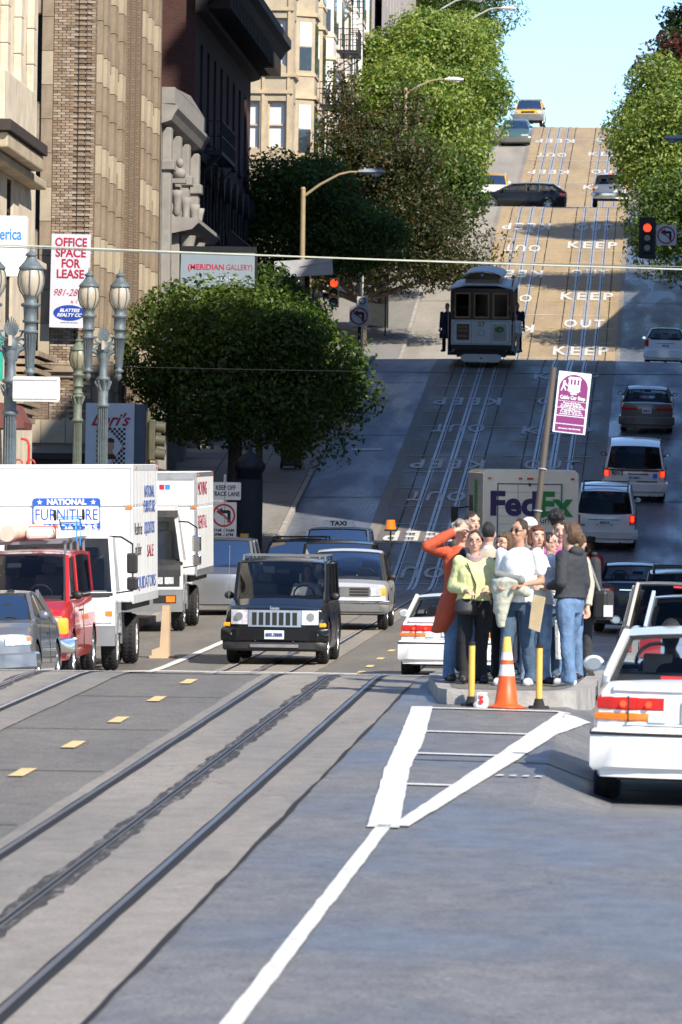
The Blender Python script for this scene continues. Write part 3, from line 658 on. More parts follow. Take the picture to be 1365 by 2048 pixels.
# ---- buildings beyond the next crossing
def bay_house(name, label, y0, y1, zt, m, trim, fl_, bays, xw=-15.7, south=True, pane='window_glass'):
    B = bld(name, (0, 0, 0), label, 'pale bay-windowed buildings up the hill')
    g = prof(y0) - 1
    mb = MB(); mb.box(-40, xw - .4, y0 + .3, y1 - .1, g, zt - .1); mb.build('core', m, B)
    ops = [(y, y + 1.1, z, z + 2.0) for z in fl_ for y in np.arange(y0 + .8, y1 - 1.5, 2.6) if not any(b0 - .2 < y + .5 < b1 + .2 for b0, b1 in bays)]
    facade(B, 'E', xw, y0, y1, g, zt, ops, m)
    for o in ops: window(B, 'E', xw, o, trim, pane)
    sops = []
    if south:
        sops = [(x, x + .78, z, z + 2.0) for z in fl_ for x in (-16.75, -17.85)] + [(x, x + .78, z, z + 2.0) for z in fl_ for x in (-19.5, -21.5)]
    facade(B, 'S', y0, -40, xw, g, zt, sops, m)
    for o in sops: window(B, 'S', y0, o, trim, 'blind')
    for b0, b1 in bays:
        mb = MB(); bx = xw + .75
        mb.prism([(xw, b0), (bx, b0 + .5), (bx, b1 - .5), (xw, b1)], fl_[0] - 1, zt - .5, 'z'); mb.build('bay', m, B)
        for z in fl_:
            mb = MB(); mb.prism([(xw, b0 - .08), (bx + .1, b0 + .46), (bx + .1, b1 - .46), (xw, b1 + .08)], z + 2.25, z + 2.4, 'z')
            mb.prism([(xw, b0 - .04), (bx + .05, b0 + .48), (bx + .05, b1 - .48), (xw, b1 + .04)], z - .25, z - .12, 'z'); mb.build('bay_moulding', trim, B)
            # panes on the slanted south side and on the front
            dx, dy = bx - xw, .5; L_ = math.hypot(dx, dy); nx, ny = dy / L_, -dx / L_
            p0 = Vector((xw + dx * .18, b0 + dy * .18, 0)); p1 = Vector((xw + dx * .82, b0 + dy * .82, 0)); nn = Vector((nx, ny, 0)) * .02
            for zz0, zz1 in ((z, z + .96), (z + 1.0, z + 2.0)):
                mb = MB(); mb.add([p0 + nn + Vector((0, 0, zz0)), p1 + nn + Vector((0, 0, zz0)), p1 + nn + Vector((0, 0, zz1)), p0 + nn + Vector((0, 0, zz1)), p0 + Vector((0, 0, zz0)), p1 + Vector((0, 0, zz0)), p1 + Vector((0, 0, zz1)), p0 + Vector((0, 0, zz1))],
                                 [(0, 1, 2, 3), (0, 4, 5, 1), (1, 5, 6, 2), (2, 6, 7, 3), (3, 7, 4, 0)]); mb.build('bay_pane', 'blind' if zz0 > z else 'window_glass', B)
            mb = MB(); mb.box(bx + .003, bx + .03, b0 + .75, b1 - .75, z, z + 2); mb.build('bay_pane', 'window_glass', B)
    mb = MB(); mb.prism([(xw, zt - .9), (xw + .3, zt - .8), (xw + .85, zt - .35), (xw + 1.0, zt - .2), (xw + 1.0, zt + .1), (xw, zt + .15)], y0 - .5, y1, 'y'); mb.build('cornice', trim, B)
    mb = MB()
    for z in fl_: mb.box(xw, xw + .12, y0 - .1, y1, z - .45, z - .3); mb.box(-30, xw, y0 - .1, y0 - .003, z - .45, z - .3); mb.box(-30, xw, y0 - .1, y0 - .003, z + 2.3, z + 2.45)
    for x in (-15.95, -17.0, -18.3): mb.box(x, x + .12, y0 - .06, y0 - .003, fl_[0] - 1, zt - 1)
    mb.build('moulding', trim, B)
    return B
mat('trim_tan', (.50, .39, .25), .8, var=.12); mat('trim_cream', (.62, .52, .38), .8, var=.1)
bay_house('cream_bay_building', 'cream building with white blinds and stepped cornices beyond the dark cornice', 290, 306, 29.5, 'cream', 'trim_tan', [11.6, 15.05, 18.5, 21.95, 25.4], [(292, 295.6), (298.5, 302.2)])
bay_house('pink_bay_building', 'pinkish white apartment building with fire escapes above the plane tree', 306.3, 327, 34, 'pink_white', 'trim_cream', [14.4, 17.9, 21.4, 24.9, 28.4], [(308, 311.5), (315.5, 319), (322, 325.5)], south=False)
bay_house('white_bay_building', 'white apartment block nearest the bright green trees', 327.3, 349.5, 38, 'pale_white', 'pink_white', [17.4, 20.9, 24.4, 27.9, 31.4], [(330, 333.5), (337, 340.5), (344, 347.5)], south=False)
fire_escape(-14.9, -13.9, 295.9, 298.3, 20.75, 'small iron fire escape on the cream bay building')
fire_escape(-14.95, -14.0, 311.8, 315.2, 24.3, 'iron fire escape on the pinkish building, middle floor')
fire_escape(-14.95, -14.0, 319.4, 321.8, 28.0, 'topmost iron fire escape on the pinkish building')
mat('grey_pink', (.36, .31, .29), .8, var=.1)
B = bld('hilltop_building', (0, 0, 0), 'greyish building behind the trees near the crest of the hill')
mb = MB(); mb.box(-36, -15.9, 373, 438, 18, 36); mb.build('core', 'grey_pink', B)
ops = [(y, y + 1.3, z, z + 2) for y in np.arange(375, 436, 4.2) for z in (25, 28.5, 32)]
facade(B, 'E', -15.5, 372.8, 438.2, 18, 36.2, ops, 'grey_pink')
for o in ops: window(B, 'E', -15.5, o, 'pale_white')

# ---- unseen buildings on the right, heights shaped for the shadows they cast
mat('buff', (.40, .35, .28), .85, var=.12, vs_=.8); mat('grey_stone', (.30, .29, .28), .85, var=.12, vs_=.8)
def right_building(y0, y1, zt, m, label, x1=34):
    B = bld('street_building', (0, 0, 0), label, 'unseen buildings lining the right side')
    g = min(prof(y0), prof(y1)) - 1.5
    mb = MB(); mb.box(WALL_R + .42, x1, y0 + .1, y1 - .1, g, zt - .1); mb.build('core', m, B)
    top = zt - 3; ops = []
    z = max(prof(y0), prof(y1)) + 4.5
    while z < top:
        for y in np.arange(y0 + 2, y1 - 3, 5.2): ops.append((y, y + 2.0, z, z + 2.2))
        z += 5.2
    facade(B, 'W', WALL_R, y0, y1, g, zt, ops, m); facade(B, 'S', y0, WALL_R, x1, g, zt, [], m)
    for o in ops: window(B, 'W', WALL_R, o, 'brown_trim')
    mb = MB(); mb.box(WALL_R - .5, WALL_R, y0, y1, zt - .6, zt); mb.build('cornice', m, B, bevel=.05)
right_building(109, 149, 11.5, 'buff', 'low buff building outside the frame at right')
right_building(149.5, 170.5, 33, 'grey_stone', 'tall grey stone corner building outside the frame at right', 44)
right_building(187, 199.5, 32, 'buff', 'tall buff block uphill from the crossing at right')
right_building(228.5, 263.5, 33, 'buff', 'lower buff corner building before the second crossing at right')
right_building(200, 228, 46, 'grey_stone', 'tall grey block before the second crossing at right')
right_building(287.5, 318, 22.5, 'cream', 'low cream house behind the right street trees', 24)
right_building(318.5, 351.5, 25, 'buff', 'low buff house behind the right street trees', 24)
right_building(372, 438, 31, 'grey_stone', 'low grey building near the hilltop at right', 24)
# ================================================================== trees
def leaf_mat(name, c, tr=.35):
    m = bpy.data.materials.new(name); m.use_nodes = True; n = m.node_tree.nodes; L = m.node_tree.links; p = n['Principled BSDF']
    out = [x for x in n if x.type == 'OUTPUT_MATERIAL'][0]
    p.inputs['Base Color'].default_value = (*c, 1); p.inputs['Roughness'].default_value = .45; p.inputs['Specular IOR Level'].default_value = .4
    t = n.new('ShaderNodeBsdfTranslucent'); t.inputs[0].default_value = (c[0] * 1.3, c[1] * 1.4, c[2] * .6, 1)
    mx = n.new('ShaderNodeMixShader'); mx.inputs[0].default_value = tr
    L.new(p.outputs[0], mx.inputs[1]); L.new(t.outputs[0], mx.inputs[2]); L.new(mx.outputs[0], out.inputs[0]); MATS[name] = m
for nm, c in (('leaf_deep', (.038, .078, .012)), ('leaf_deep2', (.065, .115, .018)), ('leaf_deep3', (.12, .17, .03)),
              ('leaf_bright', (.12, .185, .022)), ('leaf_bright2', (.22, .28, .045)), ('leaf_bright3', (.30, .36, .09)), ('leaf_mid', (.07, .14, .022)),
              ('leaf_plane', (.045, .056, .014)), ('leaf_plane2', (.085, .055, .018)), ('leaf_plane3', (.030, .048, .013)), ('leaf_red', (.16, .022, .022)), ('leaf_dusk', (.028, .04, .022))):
    leaf_mat(nm, c)
mat('bark', (.075, .058, .045), .9, var=.35, vs_=3, bump=.6, bs=14, stretch=(1, 1, .3)); mat('bark_grey', (.16, .14, .12), .9, var=.35, vs_=4, bump=.4)
RNG = np.random.default_rng(11)
def leaves(name, lobes, n, size, mats, parent, wts=None, shell=.5, droop=0, ragged=.16):
    L2 = list(lobes)
    for l in lobes:
        if min(l[3:6]) < 1.2: continue
        for k in range(9):
            d = RNG.normal(size=3); d[2] = d[2] * .8 + .25; d /= np.linalg.norm(d); q = RNG.uniform(.30, .46)
            L2.append((l[0] + d[0] * l[3] * .78, l[1] + d[1] * l[4] * .78, l[2] + d[2] * l[5] * .78, l[3] * q, l[4] * q, l[5] * q))
    lobes = L2
    vol = np.array([(l[3] * l[4] * l[5]) ** (2 / 3) for l in lobes]); cnt = (vol / vol.sum() * n).astype(int)
    C = []; N = []
    for l, k in zip(lobes, cnt):
        d = RNG.normal(size=(k, 3)); d /= np.linalg.norm(d, axis=1)[:, None]
        # clumps: push the radius in and out with a few random bumps so that the outline is uneven
        B = RNG.normal(size=(26, 3)); B /= np.linalg.norm(B, axis=1)[:, None]; amp = RNG.uniform(-ragged, ragged, 26)
        w = np.exp((d @ B.T - 1) * 16); bump = (w * amp).sum(1)
        r = (1 - (1 - shell) * RNG.random(k) ** 1.7) * (1 + bump * 1.3)
        c = np.array(l[:3]) + d * r[:, None] * np.array(l[3:6]); C.append(c); N.append(d)
    C = np.vstack(C); N = np.vstack(N); k = len(C)
    # leaf clusters: snap part of the leaves towards random twig tips
    tips = C[RNG.integers(0, k, k // 14)]; idx = RNG.integers(0, len(tips), k)
    nr = N + RNG.normal(scale=.75, size=(k, 3)) + np.array([0, 0, .35]); nr /= np.linalg.norm(nr, axis=1)[:, None]
    a = np.cross(nr, RNG.normal(size=(k, 3))); a /= np.linalg.norm(a, axis=1)[:, None]; b = np.cross(nr, a)
    s = size * RNG.uniform(.65, 1.35, k)[:, None]
    fold = nr * s * .18
    V = np.empty((k, 4, 3)); V[:, 0] = C - a * s; V[:, 1] = C - b * s * .5 + fold; V[:, 2] = C + a * s; V[:, 3] = C + b * s * .5 + fold
    me = bpy.data.meshes.new(name); me.vertices.add(4 * k); me.vertices.foreach_set('co', V.reshape(-1))
    f = np.arange(4 * k).reshape(k, 4); tri = np.empty((k, 2, 3), int); tri[:, 0] = f[:, [0, 1, 2]]; tri[:, 1] = f[:, [0, 2, 3]]
    me.loops.add(6 * k); me.loops.foreach_set('vertex_index', tri.reshape(-1)); me.polygons.add(2 * k); me.polygons.foreach_set('loop_start', np.arange(2 * k) * 3)
    for m in mats: me.materials.append(MATS[m])
    q = np.array([noise.noise(Vector(c) * .9) for c in C[::4]]); q = np.repeat(q, 4)[:k] if len(q) * 4 >= k else np.resize(q, k)
    q = q + RNG.normal(scale=.22, size=k); mi = np.clip(((q + .45) / .9 * len(mats)).astype(int), 0, len(mats) - 1)
    me.polygons.foreach_set('material_index', np.repeat(mi, 2)); me.update(calc_edges=True); me.validate()
    o = bpy.data.objects.new(name, me); COL.objects.link(o); o.parent = parent; return o
def tree(name, label, x, y, lobes, n, size, mats, tr=.16, group='street trees', ragged=.26, shell=.5, z=None, bark='bark', lean=0, sparse=0):
    """lobes relative to the trunk base: (dx, dy, z, rx, ry, rz)"""
    z0 = (G0(x, y) + .1) if z is None else z
    R = empty(name, (x, y, z0), label, 'tree', group)
    mb = MB(); mb.smooth = True; lo = min(l[2] - l[5] * .55 for l in lobes); fork = Vector((lean * .5, 0, max(1.6, lo)))
    mb.tube([(0, 0, -.2), (lean * .2, 0, fork.z * .5), fork], [tr * 1.25, tr, tr * .85], 9)
    for i, l in enumerate(lobes):
        tip = Vector((l[0], l[1], l[2] + l[5] * .3)); mid = fork.lerp(tip, .5) + Vector((random.uniform(-.3, .3), random.uniform(-.3, .3), random.uniform(-.2, .3)))
        mb.tube([fork, mid, tip], [tr * .6, tr * .4, tr * .12], 6)
        for k in range(4):
            e = tip + Vector((random.uniform(-.8, .8) * l[3], random.uniform(-.8, .8) * l[4], random.uniform(-.6, .6) * l[5])); mb.tube([mid.lerp(tip, .5), e], [tr * .25, tr * .05], 5)
    mb.build('trunk', bark, R)
    leaves('crown', lobes, n, size, mats, R, shell=shell, ragged=ragged); return R
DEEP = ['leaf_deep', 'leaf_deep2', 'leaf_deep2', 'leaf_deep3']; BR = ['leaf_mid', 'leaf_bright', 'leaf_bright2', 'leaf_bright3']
tree('ficus_tree', 'big round dark green street tree behind the two box trucks', -12.1, 196,
     [(-.6, 0, 5.6, 2.55, 2.6, 2.35), (1.2, -.4, 5.0, 2.3, 2.3, 2.0), (-.4, .3, 4.4, 2.6, 2.3, 1.7), (2.0, .5, 4.6, 1.9, 1.9, 1.9), (.3, -.5, 6.3, 1.9, 1.8, 1.3)], 44000, .078, DEEP, .22, group='dark trees on the left pavement')
tree('ficus_tree', 'dark green street tree over the wheeled bin with a thin straight trunk', -12.5, 214.5,
     [(-.1, 0, 4.6, 2.1, 2.0, 1.9), (.5, .3, 3.7, 1.6, 1.7, 1.2), (.1, 0, 5.3, 1.7, 1.6, 1.3), (-1.2, .3, 4.2, 1.8, 1.6, 1.5)], 24000, .078, DEEP[:3], .1, group='dark trees on the left pavement')
PL = ['leaf_plane', 'leaf_plane3', 'leaf_plane', 'leaf_plane2']
tree('plane_tree', 'large dusky brown green plane tree standing by the crossing above the cable car', -12.9, 293.5,
     [(0, 0, 5.5, 3.9, 3.4, 2.7), (3.2, 0, 4.5, 2.3, 2.4, 2.0), (-3.2, 0, 5.6, 2.6, 2.4, 2.2), (.4, 0, 8.1, 2.7, 2.4, 1.8), (-2.2, 0, 3.6, 2.4, 2.2, 1.4), (1.6, -.3, 3.6, 3.1, 2.4, 1.35), (-.9, .2, 10.6, .9, 1.0, 1.5), (1.7, .4, 10.0, 1.3, 1.1, 1.1), (4.0, 0, 3.2, 1.7, 1.5, .85), (-4.4, 0, 4.6, 1.9, 2.0, 1.8), (-3.6, 0, 2.6, 2.0, 1.8, 1.2), (-4.6, 0, 7.0, 1.0, 1.1, 1.0)],
     66000, .09, PL, .24, group='dark trees on the left pavement', ragged=.42, shell=.35)
tree('plane_tree', 'dusky plane tree behind the tan street lamp pole, left of the larger one', -13.3, 256,
     [(-.2, 0, 5.4, 2.5, 2.4, 2.1), (1.5, 0, 5.0, 2.2, 2.2, 1.7), (-1.0, 0, 4.4, 2.2, 2.0, 1.5), (-1.5, 0, 6.7, .9, 1.0, .9), (.6, 0, 7.1, 1.0, 1.2, .8)], 42000, .085, ['leaf_deep2', 'leaf_plane2', 'leaf_mid', 'leaf_deep3', 'leaf_bright'], .16, group='dark trees on the left pavement', ragged=.45, shell=.35)
for i, (x, y, lab, lob, n, ms) in enumerate([
    (-12.6, 308, 'bright green tree just above the plane tree, at its right', [(1.2, 0, 6.0, 2.6, 2.6, 2.1), (2.2, 0, 4.4, 2.2, 2.2, 2.0), (-.5, 0, 5, 2.4, 2.4, 1.9)], 15000, DEEP),
    (-12.6, 322, 'tall bright green tree between the plane tree and the lit street lamp arm', [(.6, 0, 7.4, 2.8, 2.6, 2.2), (2.0, 0, 5.4, 2.4, 2.2, 2.3), (-.8, 0, 5.6, 2.6, 2.4, 2.4)], 17000, BR),
    (-12.4, 340, 'dense sunlit tree whose top shows under the upper lamps', [(.8, 0, 7.6, 2.9, 2.6, 2.5), (2.4, 0, 5.4, 2.4, 2.4, 2.2), (-1.4, 0, 6.6, 2.7, 2.4, 2.4), (.3, 0, 9.0, 2.0, 2.0, 1.6)], 20000, BR),
    (-12.6, 378, 'sunlit tree just past the second crossing, beside the green sedan', [(.6, 0, 6.2, 2.8, 2.8, 2.6), (.9, 0, 4.2, 2.2, 2.4, 1.9), (-1.5, 0, 7.4, 2.8, 2.6, 2.5), (.6, 0, 8.6, 2.2, 2.2, 1.6)], 20000, BR),
    (-12.8, 396, 'sunlit tree reaching furthest over the road near the crest', [(.2, 0, 5.0, 2.3, 2.6, 2.3), (.9, 0, 7.3, 2.3, 2.6, 1.7), (-1.6, 0, 6, 2.6, 2.6, 2.4)], 15000, BR),
    (-12.8, 424, 'dark green tree against the sky at the top of the hill', [(1.2, 0, 8.0, 2.5, 2.6, 2.6), (-1.0, 0, 9.0, 2.7, 2.6, 2.6), (-3.6, 0, 9.0, 2.4, 2.4, 2.4)], 15000, DEEP),
    (-15.0, 446, 'darker tree furthest left at the hilltop behind the sunlit trees', [(-2, 0, 9.4, 3.0, 2.8, 2.8), (1, 0, 8.6, 2.4, 2.4, 2.4), (-5, 0, 9.2, 2.6, 2.6, 2.6)], 13000, DEEP),
    ]):
    tree('street_tree', lab, x, y, lob, int(n * 1.5), .105, ms, .17, group='green trees on the left side of the hill')
tree('street_tree', 'nearest right hand tree with dark lower leaves behind the traffic light', 2.7, 293, [(-1.5, 0, 5.4, 3.2, 3.0, 2.2), (.8, 0, 6.0, 3.0, 3.0, 2.2), (-2.7, 0, 5.6, 1.9, 2.2, 1.9), (-1.3, -.3, 4.7, 2.9, 2.8, 1.5)], 34000, .095, DEEP, .18, group='trees on the right side')
tree('street_tree', 'tall sunlit tree at right above the dark one', 2.7, 312, [(-1.9, 0, 6.6, 3.2, 3.0, 2.6), (1.0, 0, 7.6, 3.0, 3.0, 2.3), (-3.3, 0, 5.6, 2.2, 2.4, 2.4)], 30000, .10, BR, .18, group='trees on the right side')
tree('street_tree', 'sunlit tree at right beside the painted words near the second crossing', 2.6, 332, [(-2.1, 0, 6.4, 3.1, 3.0, 2.7), (.6, 0, 7.8, 3.0, 3.0, 2.3), (-3.8, 0, 4.8, 1.9, 2.2, 2.0)], 27000, .10, BR, .18, group='trees on the right side')
tree('plum_tree', 'thin dark tree with reddish leaves against the sky at right', 2.4, 345.5, [(-3.5, 0, 6.6, 1.0, 1.2, 1.5), (-2.6, 0, 8.0, 1.1, 1.2, 1.0), (-4.2, 0, 5.1, .7, 1.0, 1.0), (-1.6, 0, 7.4, 1.3, 1.2, 1.3)], 4200, .13, ['leaf_dusk', 'leaf_dusk', 'leaf_red'], .11, ragged=.4, shell=.3, group='trees on the right side')
tree('street_tree', 'topmost tree at the right edge against the sky', 2.6, 349.5, [(.2, 0, 10.6, 2.4, 2.4, 1.6), (-1.2, 0, 8.8, 1.9, 2.4, 1.5)], 8000, .13, ['leaf_dusk', 'leaf_deep', 'leaf_mid'], .16, group='trees on the right side')

# ================================================================== street furniture
mat('lamp_paint', (.105, .135, .155), .55, .1, var=.3, vs_=5, bump=.2); mat('lamp_paint_old', (.13, .155, .125), .6, .1, var=.3, vs_=5)
mat('globe', (.44, .39, .31), .25, coat=.5, var=.12, vs_=3); mat('globe_old', (.26, .24, .17), .3, coat=.5, var=.12)
mat('pole_tan', (.34, .26, .15), .6, var=.15); mat('lamp_grey', (.42, .45, .50), .45, .3, var=.1); mat('pole_grey', (.5, .5, .49), .5, .2, var=.1)
def globe_unit(par, x, z, s, paint_, gl):
    """a lantern on its long fluted drop, both hanging beside the post"""
    mb = MB()
    mb.lathe([(r * s, z + h * s) for r, h in ((.005, -1.72), (.06, -1.66), (.075, -1.58), (.05, -1.52), (.12, -1.49), (.12, -1.46), (.07, -1.42), (.082, -1.38), (.125, -.72), (.15, -.71), (.15, -.66), (.12, -.65), (.12, -.52), (.155, -.51), (.155, -.47), (.13, -.45), (.14, -.22), (.19, -.19), (.19, -.15), (.12, -.12), (.14, -.04), (.16, 0))], (x, 0, 0), 16)
    for k in range(12):
        a = 2 * PI * k / 12; mb.bar((x + .078 * s * math.cos(a), .078 * s * math.sin(a), z - 1.38 * s), (x + .122 * s * math.cos(a), .122 * s * math.sin(a), z - .74 * s), .014 * s)
    o = mb.build('lantern_drop', paint_, par)
    mb = MB(); mb.lathe([(r * s, z + h * s) for r, h in ((.13, 0), (.20, .1), (.245, .25), (.245, .38), (.21, .5), (.19, .54))], (x, 0, 0), 20); mb.build('globe', gl, o)
    mb = MB(); mb.lathe([(r * s, z + h * s) for r, h in ((.24, .52), (.245, .55), (.2, .6), (.13, .68), (.09, .75), (.08, .77), (.12, .79), (.11, .82), (.05, .86), (.03, .88), (.012, .97), (.002, .99))], (x, 0, 0), 16)
    for k in range(8):
        a = 2 * PI * k / 8; pr = [(.14, 0), (.212, .1), (.256, .25), (.256, .38), (.222, .5), (.2, .54)]
        mb.tube([(x + r * s * math.cos(a), r * s * math.sin(a), z + h * s) for r, h in pr], .011 * s, 5)
    mb.build('lantern_cap', paint_, o); return o
def ornate_lamp(x, y, zg, s, label, paint_='lamp_paint', gl='globe', single=False, tall=1.0):
    g = G0(x, y) + .12; R = empty('ornate_lamp_post', (x, y, g), label, 'street lamp', 'ornate street lamps on the left pavement')
    zg = zg - g                                    # height of the globe's foot above the base
    top = zg - .95 * s if not single else zg
    mb = MB(); mb.lathe([(.34, 0), (.34, .25), (.27, .35), (.25, .9), (.3, .95), (.18, 1.1), (.135 * s, 1.2), (.115 * s, top - 1.2), (.16 * s, top - 1.19), (.165 * s, top - 1.15), (.12 * s, top - 1.1), (.125 * s, top - .8), (.11 * s, top - .66), (.165 * s, top - .64), (.165 * s, top - .60), (.10 * s, top - .55), (.09 * s, top - .3), (.12 * s, top - .15), (.09 * s, top)], (0, 0, 0), 16)
    mb.build('column', paint_, R)
    mb = MB()
    for k in range(14):
        a = 2 * PI * k / 14; mb.bar((.135 * s * math.cos(a), .135 * s * math.sin(a), 1.2), (.116 * s * math.cos(a), .116 * s * math.sin(a), top - 1.22), .018 * s)
    mb.build('fluting', paint_, R)
    mb = MB()
    for k in range(8):
        a = 2 * PI * k / 8 + .2; c, q = math.cos(a), math.sin(a)
        mb.tube([(.11 * c * s, .11 * q * s, top - .98 * s), (.155 * c * s, .155 * q * s, top - .86 * s), (.19 * c * s, .19 * q * s, top - .80 * s), (.17 * c * s, .17 * q * s, top - .76 * s)], [.035 * s, .03 * s, .022 * s, .012 * s], 6)
    mb.build('leaf_ornament', paint_, R); mb = MB()
    for z_ in (2.9, 3.05, 2.75):
        for k in range(9):
            a = 2 * PI * k / 9 + z_; mb.tube([(.10 * math.cos(a), .10 * math.sin(a), z_), (.19 * math.cos(a + .4), .19 * math.sin(a + .4), z_ + .05)], .012, 5)
    mb.build('thorn_collar', paint_, R)
    if single: globe_unit(R, 0, zg, s, paint_, gl); return R
    mb = MB(); b = top                              # scrolled arms and the palmette finial
    for sx in (-1, 1):
        for ph in range(2):
            cx, cz, r0 = sx * (.13 + .13 * ph) * s, b - .02 * s, (.085 - .02 * ph) * s
            mb.tube([(cx + sx * r0 * (1 - k * .055) * math.cos(k * .55 + ph * PI), 0, cz + r0 * (1 - k * .055) * math.sin(k * .55 + ph * PI)) for k in range(14)], .02 * s, 6)
        mb.tube([(sx * .06 * s, 0, b - .3 * s), (sx * .13 * s, 0, b - .12 * s), (sx * .25 * s, 0, b - .06 * s), (sx * .36 * s, 0, b + .0 * s)], [.06 * s, .05 * s, .04 * s, .04 * s], 8)
        mb.tube([(sx * .06 * s, 0, b + .12 * s), (sx * .18 * s, 0, b + .16 * s), (sx * .22 * s, 0, b + .27 * s), (sx * .15 * s, 0, b + .28 * s)], .022 * s, 6)
        mb.tube([(sx * .08 * s, 0, b + .08 * s), (sx * .22 * s, 0, b + .12 * s), (sx * .32 * s, 0, b + .05 * s)], .022 * s, 6)
    for k in range(-5, 6):
        a = k * .12; L_ = (.46 - abs(k) * .035) * s
        mb.tube([(0, 0, b + .1 * s), (math.sin(a) * L_ * .6, 0, b + .1 * s + math.cos(a) * L_ * .6), (math.sin(a * .9) * L_, 0, b + .1 * s + math.cos(a * .9) * L_)], [.014 * s, .026 * s, .010 * s], 6)
    mb.ball((0, 0, b), .14 * s, 8, (1, 1, 1.3)); mb.build('scroll_arms', paint_, R)
    for sx in (-1, 1): globe_unit(R, sx * .37 * s, zg, s, paint_, gl)
    mb = MB(); mb.box(-.03, .03, -.2 * s, -.13 * s, b - .02, b + .16); mb.build('small_tag', 'globe', R)
    return R
def lamp_at(px, pyg, D, s, *a, **k):
    p = at(px, pyg, D); return ornate_lamp(p.x, D, p.z, s, *a, **k)
lamp_at(24, 592, 119, .88, 'nearest ornate twin globe lamp post carrying a blank white sign')
lamp_at(209, 618, 143, .86, 'ornate twin globe lamp post in front of the diner sign')
lamp_at(157, 738, 158, .80, 'old green single globe lamp post behind the others', 'lamp_paint_old', 'globe_old', single=True)

def cobra(x, y, ztop, arm, col, label, rise=.55, head='lamp_grey', L_=.85, dirn=1):
    g = G0(x, y) + .1; R = empty('street_lamp', (x, y, g), label, 'street lamp', 'arm street lamps up the hill'); h = ztop - g
    mb = MB(); mb.cyl((0, 0, 0), (0, 0, h), .11, .075, 12); mb.cyl((0, 0, 0), (0, 0, .3), .17, .15, 12); mb.cyl((0, 0, h), (0, 0, h + .06), .09, .05, 10); mb.build('pole', col, R)
    mb = MB(); mb.smooth = True; mb.tube([(0, 0, h - .25), (dirn * arm * .3, 0, h + rise * .25), (dirn * arm * .65, 0, h + rise * .85), (dirn * arm * .85, 0, h + rise), (dirn * arm, 0, h + rise)], [.05, .045, .04, .035, .035], 8); mb.build('arm', col, R)
    mb = MB(); n = 9; rows = []
    for i in range(n):
        t = i / (n - 1); w = .06 + .13 * math.sin(PI * min(1, t * .8 + .1)); hh = .05 + .07 * math.sin(PI * t)
        rows.append([(dirn * (arm + t * L_), w * math.cos(a) * (1 if t < .99 else .3), h + rise + hh * math.sin(a) * (1 if math.sin(a) > 0 else .7)) for a in [2 * PI * k / 12 for k in range(12)]])
    mb.grid(rows, closed=True); mb.add(rows[0], [tuple(range(12))]); mb.add(rows[-1], [tuple(range(12))]); hd = mb.build('lamp_head', head, R, smooth=True)
    mb = MB(); mb.ball((dirn * (arm + L_ * .66), 0, h + rise - .05), .15, 10, (1.1, .8, .7)); mb.build('lens', 'lens_clear', hd)
    mb = MB(); mb.cyl((dirn * (arm + .2), 0, h + rise + .06), (dirn * (arm + .2), 0, h + rise + .14), .035, .035, 8); mb.build('photocell', head, hd)
    return R
def cobra_px(px, pyt, D, arm, *a, **k): p = at(px, pyt, D); return cobra(p.x, D, p.z, arm, *a, **k)
cobra_px(607, 378, 219, 1.72, 'pole_tan', 'tan pole street lamp with grey head in front of the plane tree')
cobra_px(812, 178, 316, 1.75, 'pole_tan', 'tan arm street lamp half hidden in the green tree', .45, 'sign_white')
cobra_px(865, 22, 345, 1.75, 'pole_grey', 'pale street lamp topmost at left of the two hilltop lamps', .6, 'sign_white')
cobra_px(933, 37, 388, 1.9, 'pole_grey', 'pale street lamp right of the two hilltop lamps', .6, 'sign_white')
cobra_px(618, 180, 300, .4, 'pole_grey', 'slim grey pole in front of the pale buildings', .1, 'pole_grey', .3)
cobra(2.35, 238, at(1335, 280, 238).z, 1.7, 'pole_grey', 'street lamp reaching in from the right edge', .05, 'lamp_grey', .9, dirn=-1)

# overhead wires
p = MB(); p.smooth = True
def span(px0, py0, px1, py1, D, r, label, sag=.10, m='pole_grey'):
    a, b = at(px0, py0, D), at(px1, py1, D + .3); a = a + (a - b) * .35; b = b + (b - a) * .3
    mb = MB(); mb.smooth = True; n = 24
    mb.tube([a.lerp(b, k / n) - Vector((0, 0, sag * 4 * (k / n) * (1 - k / n) - sag)) for k in range(n + 1)], r, 6)
    tag(mb.build('overhead_wire', m), label, 'wire', 'wires over the crossing')
mat('wire_pale', (.55, .55, .42), .5, .2); mat('wire_grey', (.2, .21, .22), .5, .3)
span(0, 492, 1365, 541, 95, .0125, 'pale overhead wire crossing the whole street', .05, 'wire_pale')
span(0, 497, 1365, 536, 97, .008, 'darker thin overhead wire beside the pale one', .06, 'wire_grey')
span(230, 736, 1365, 752, 165, .008, 'faint low wire across the dark tree', .1, 'black_metal')

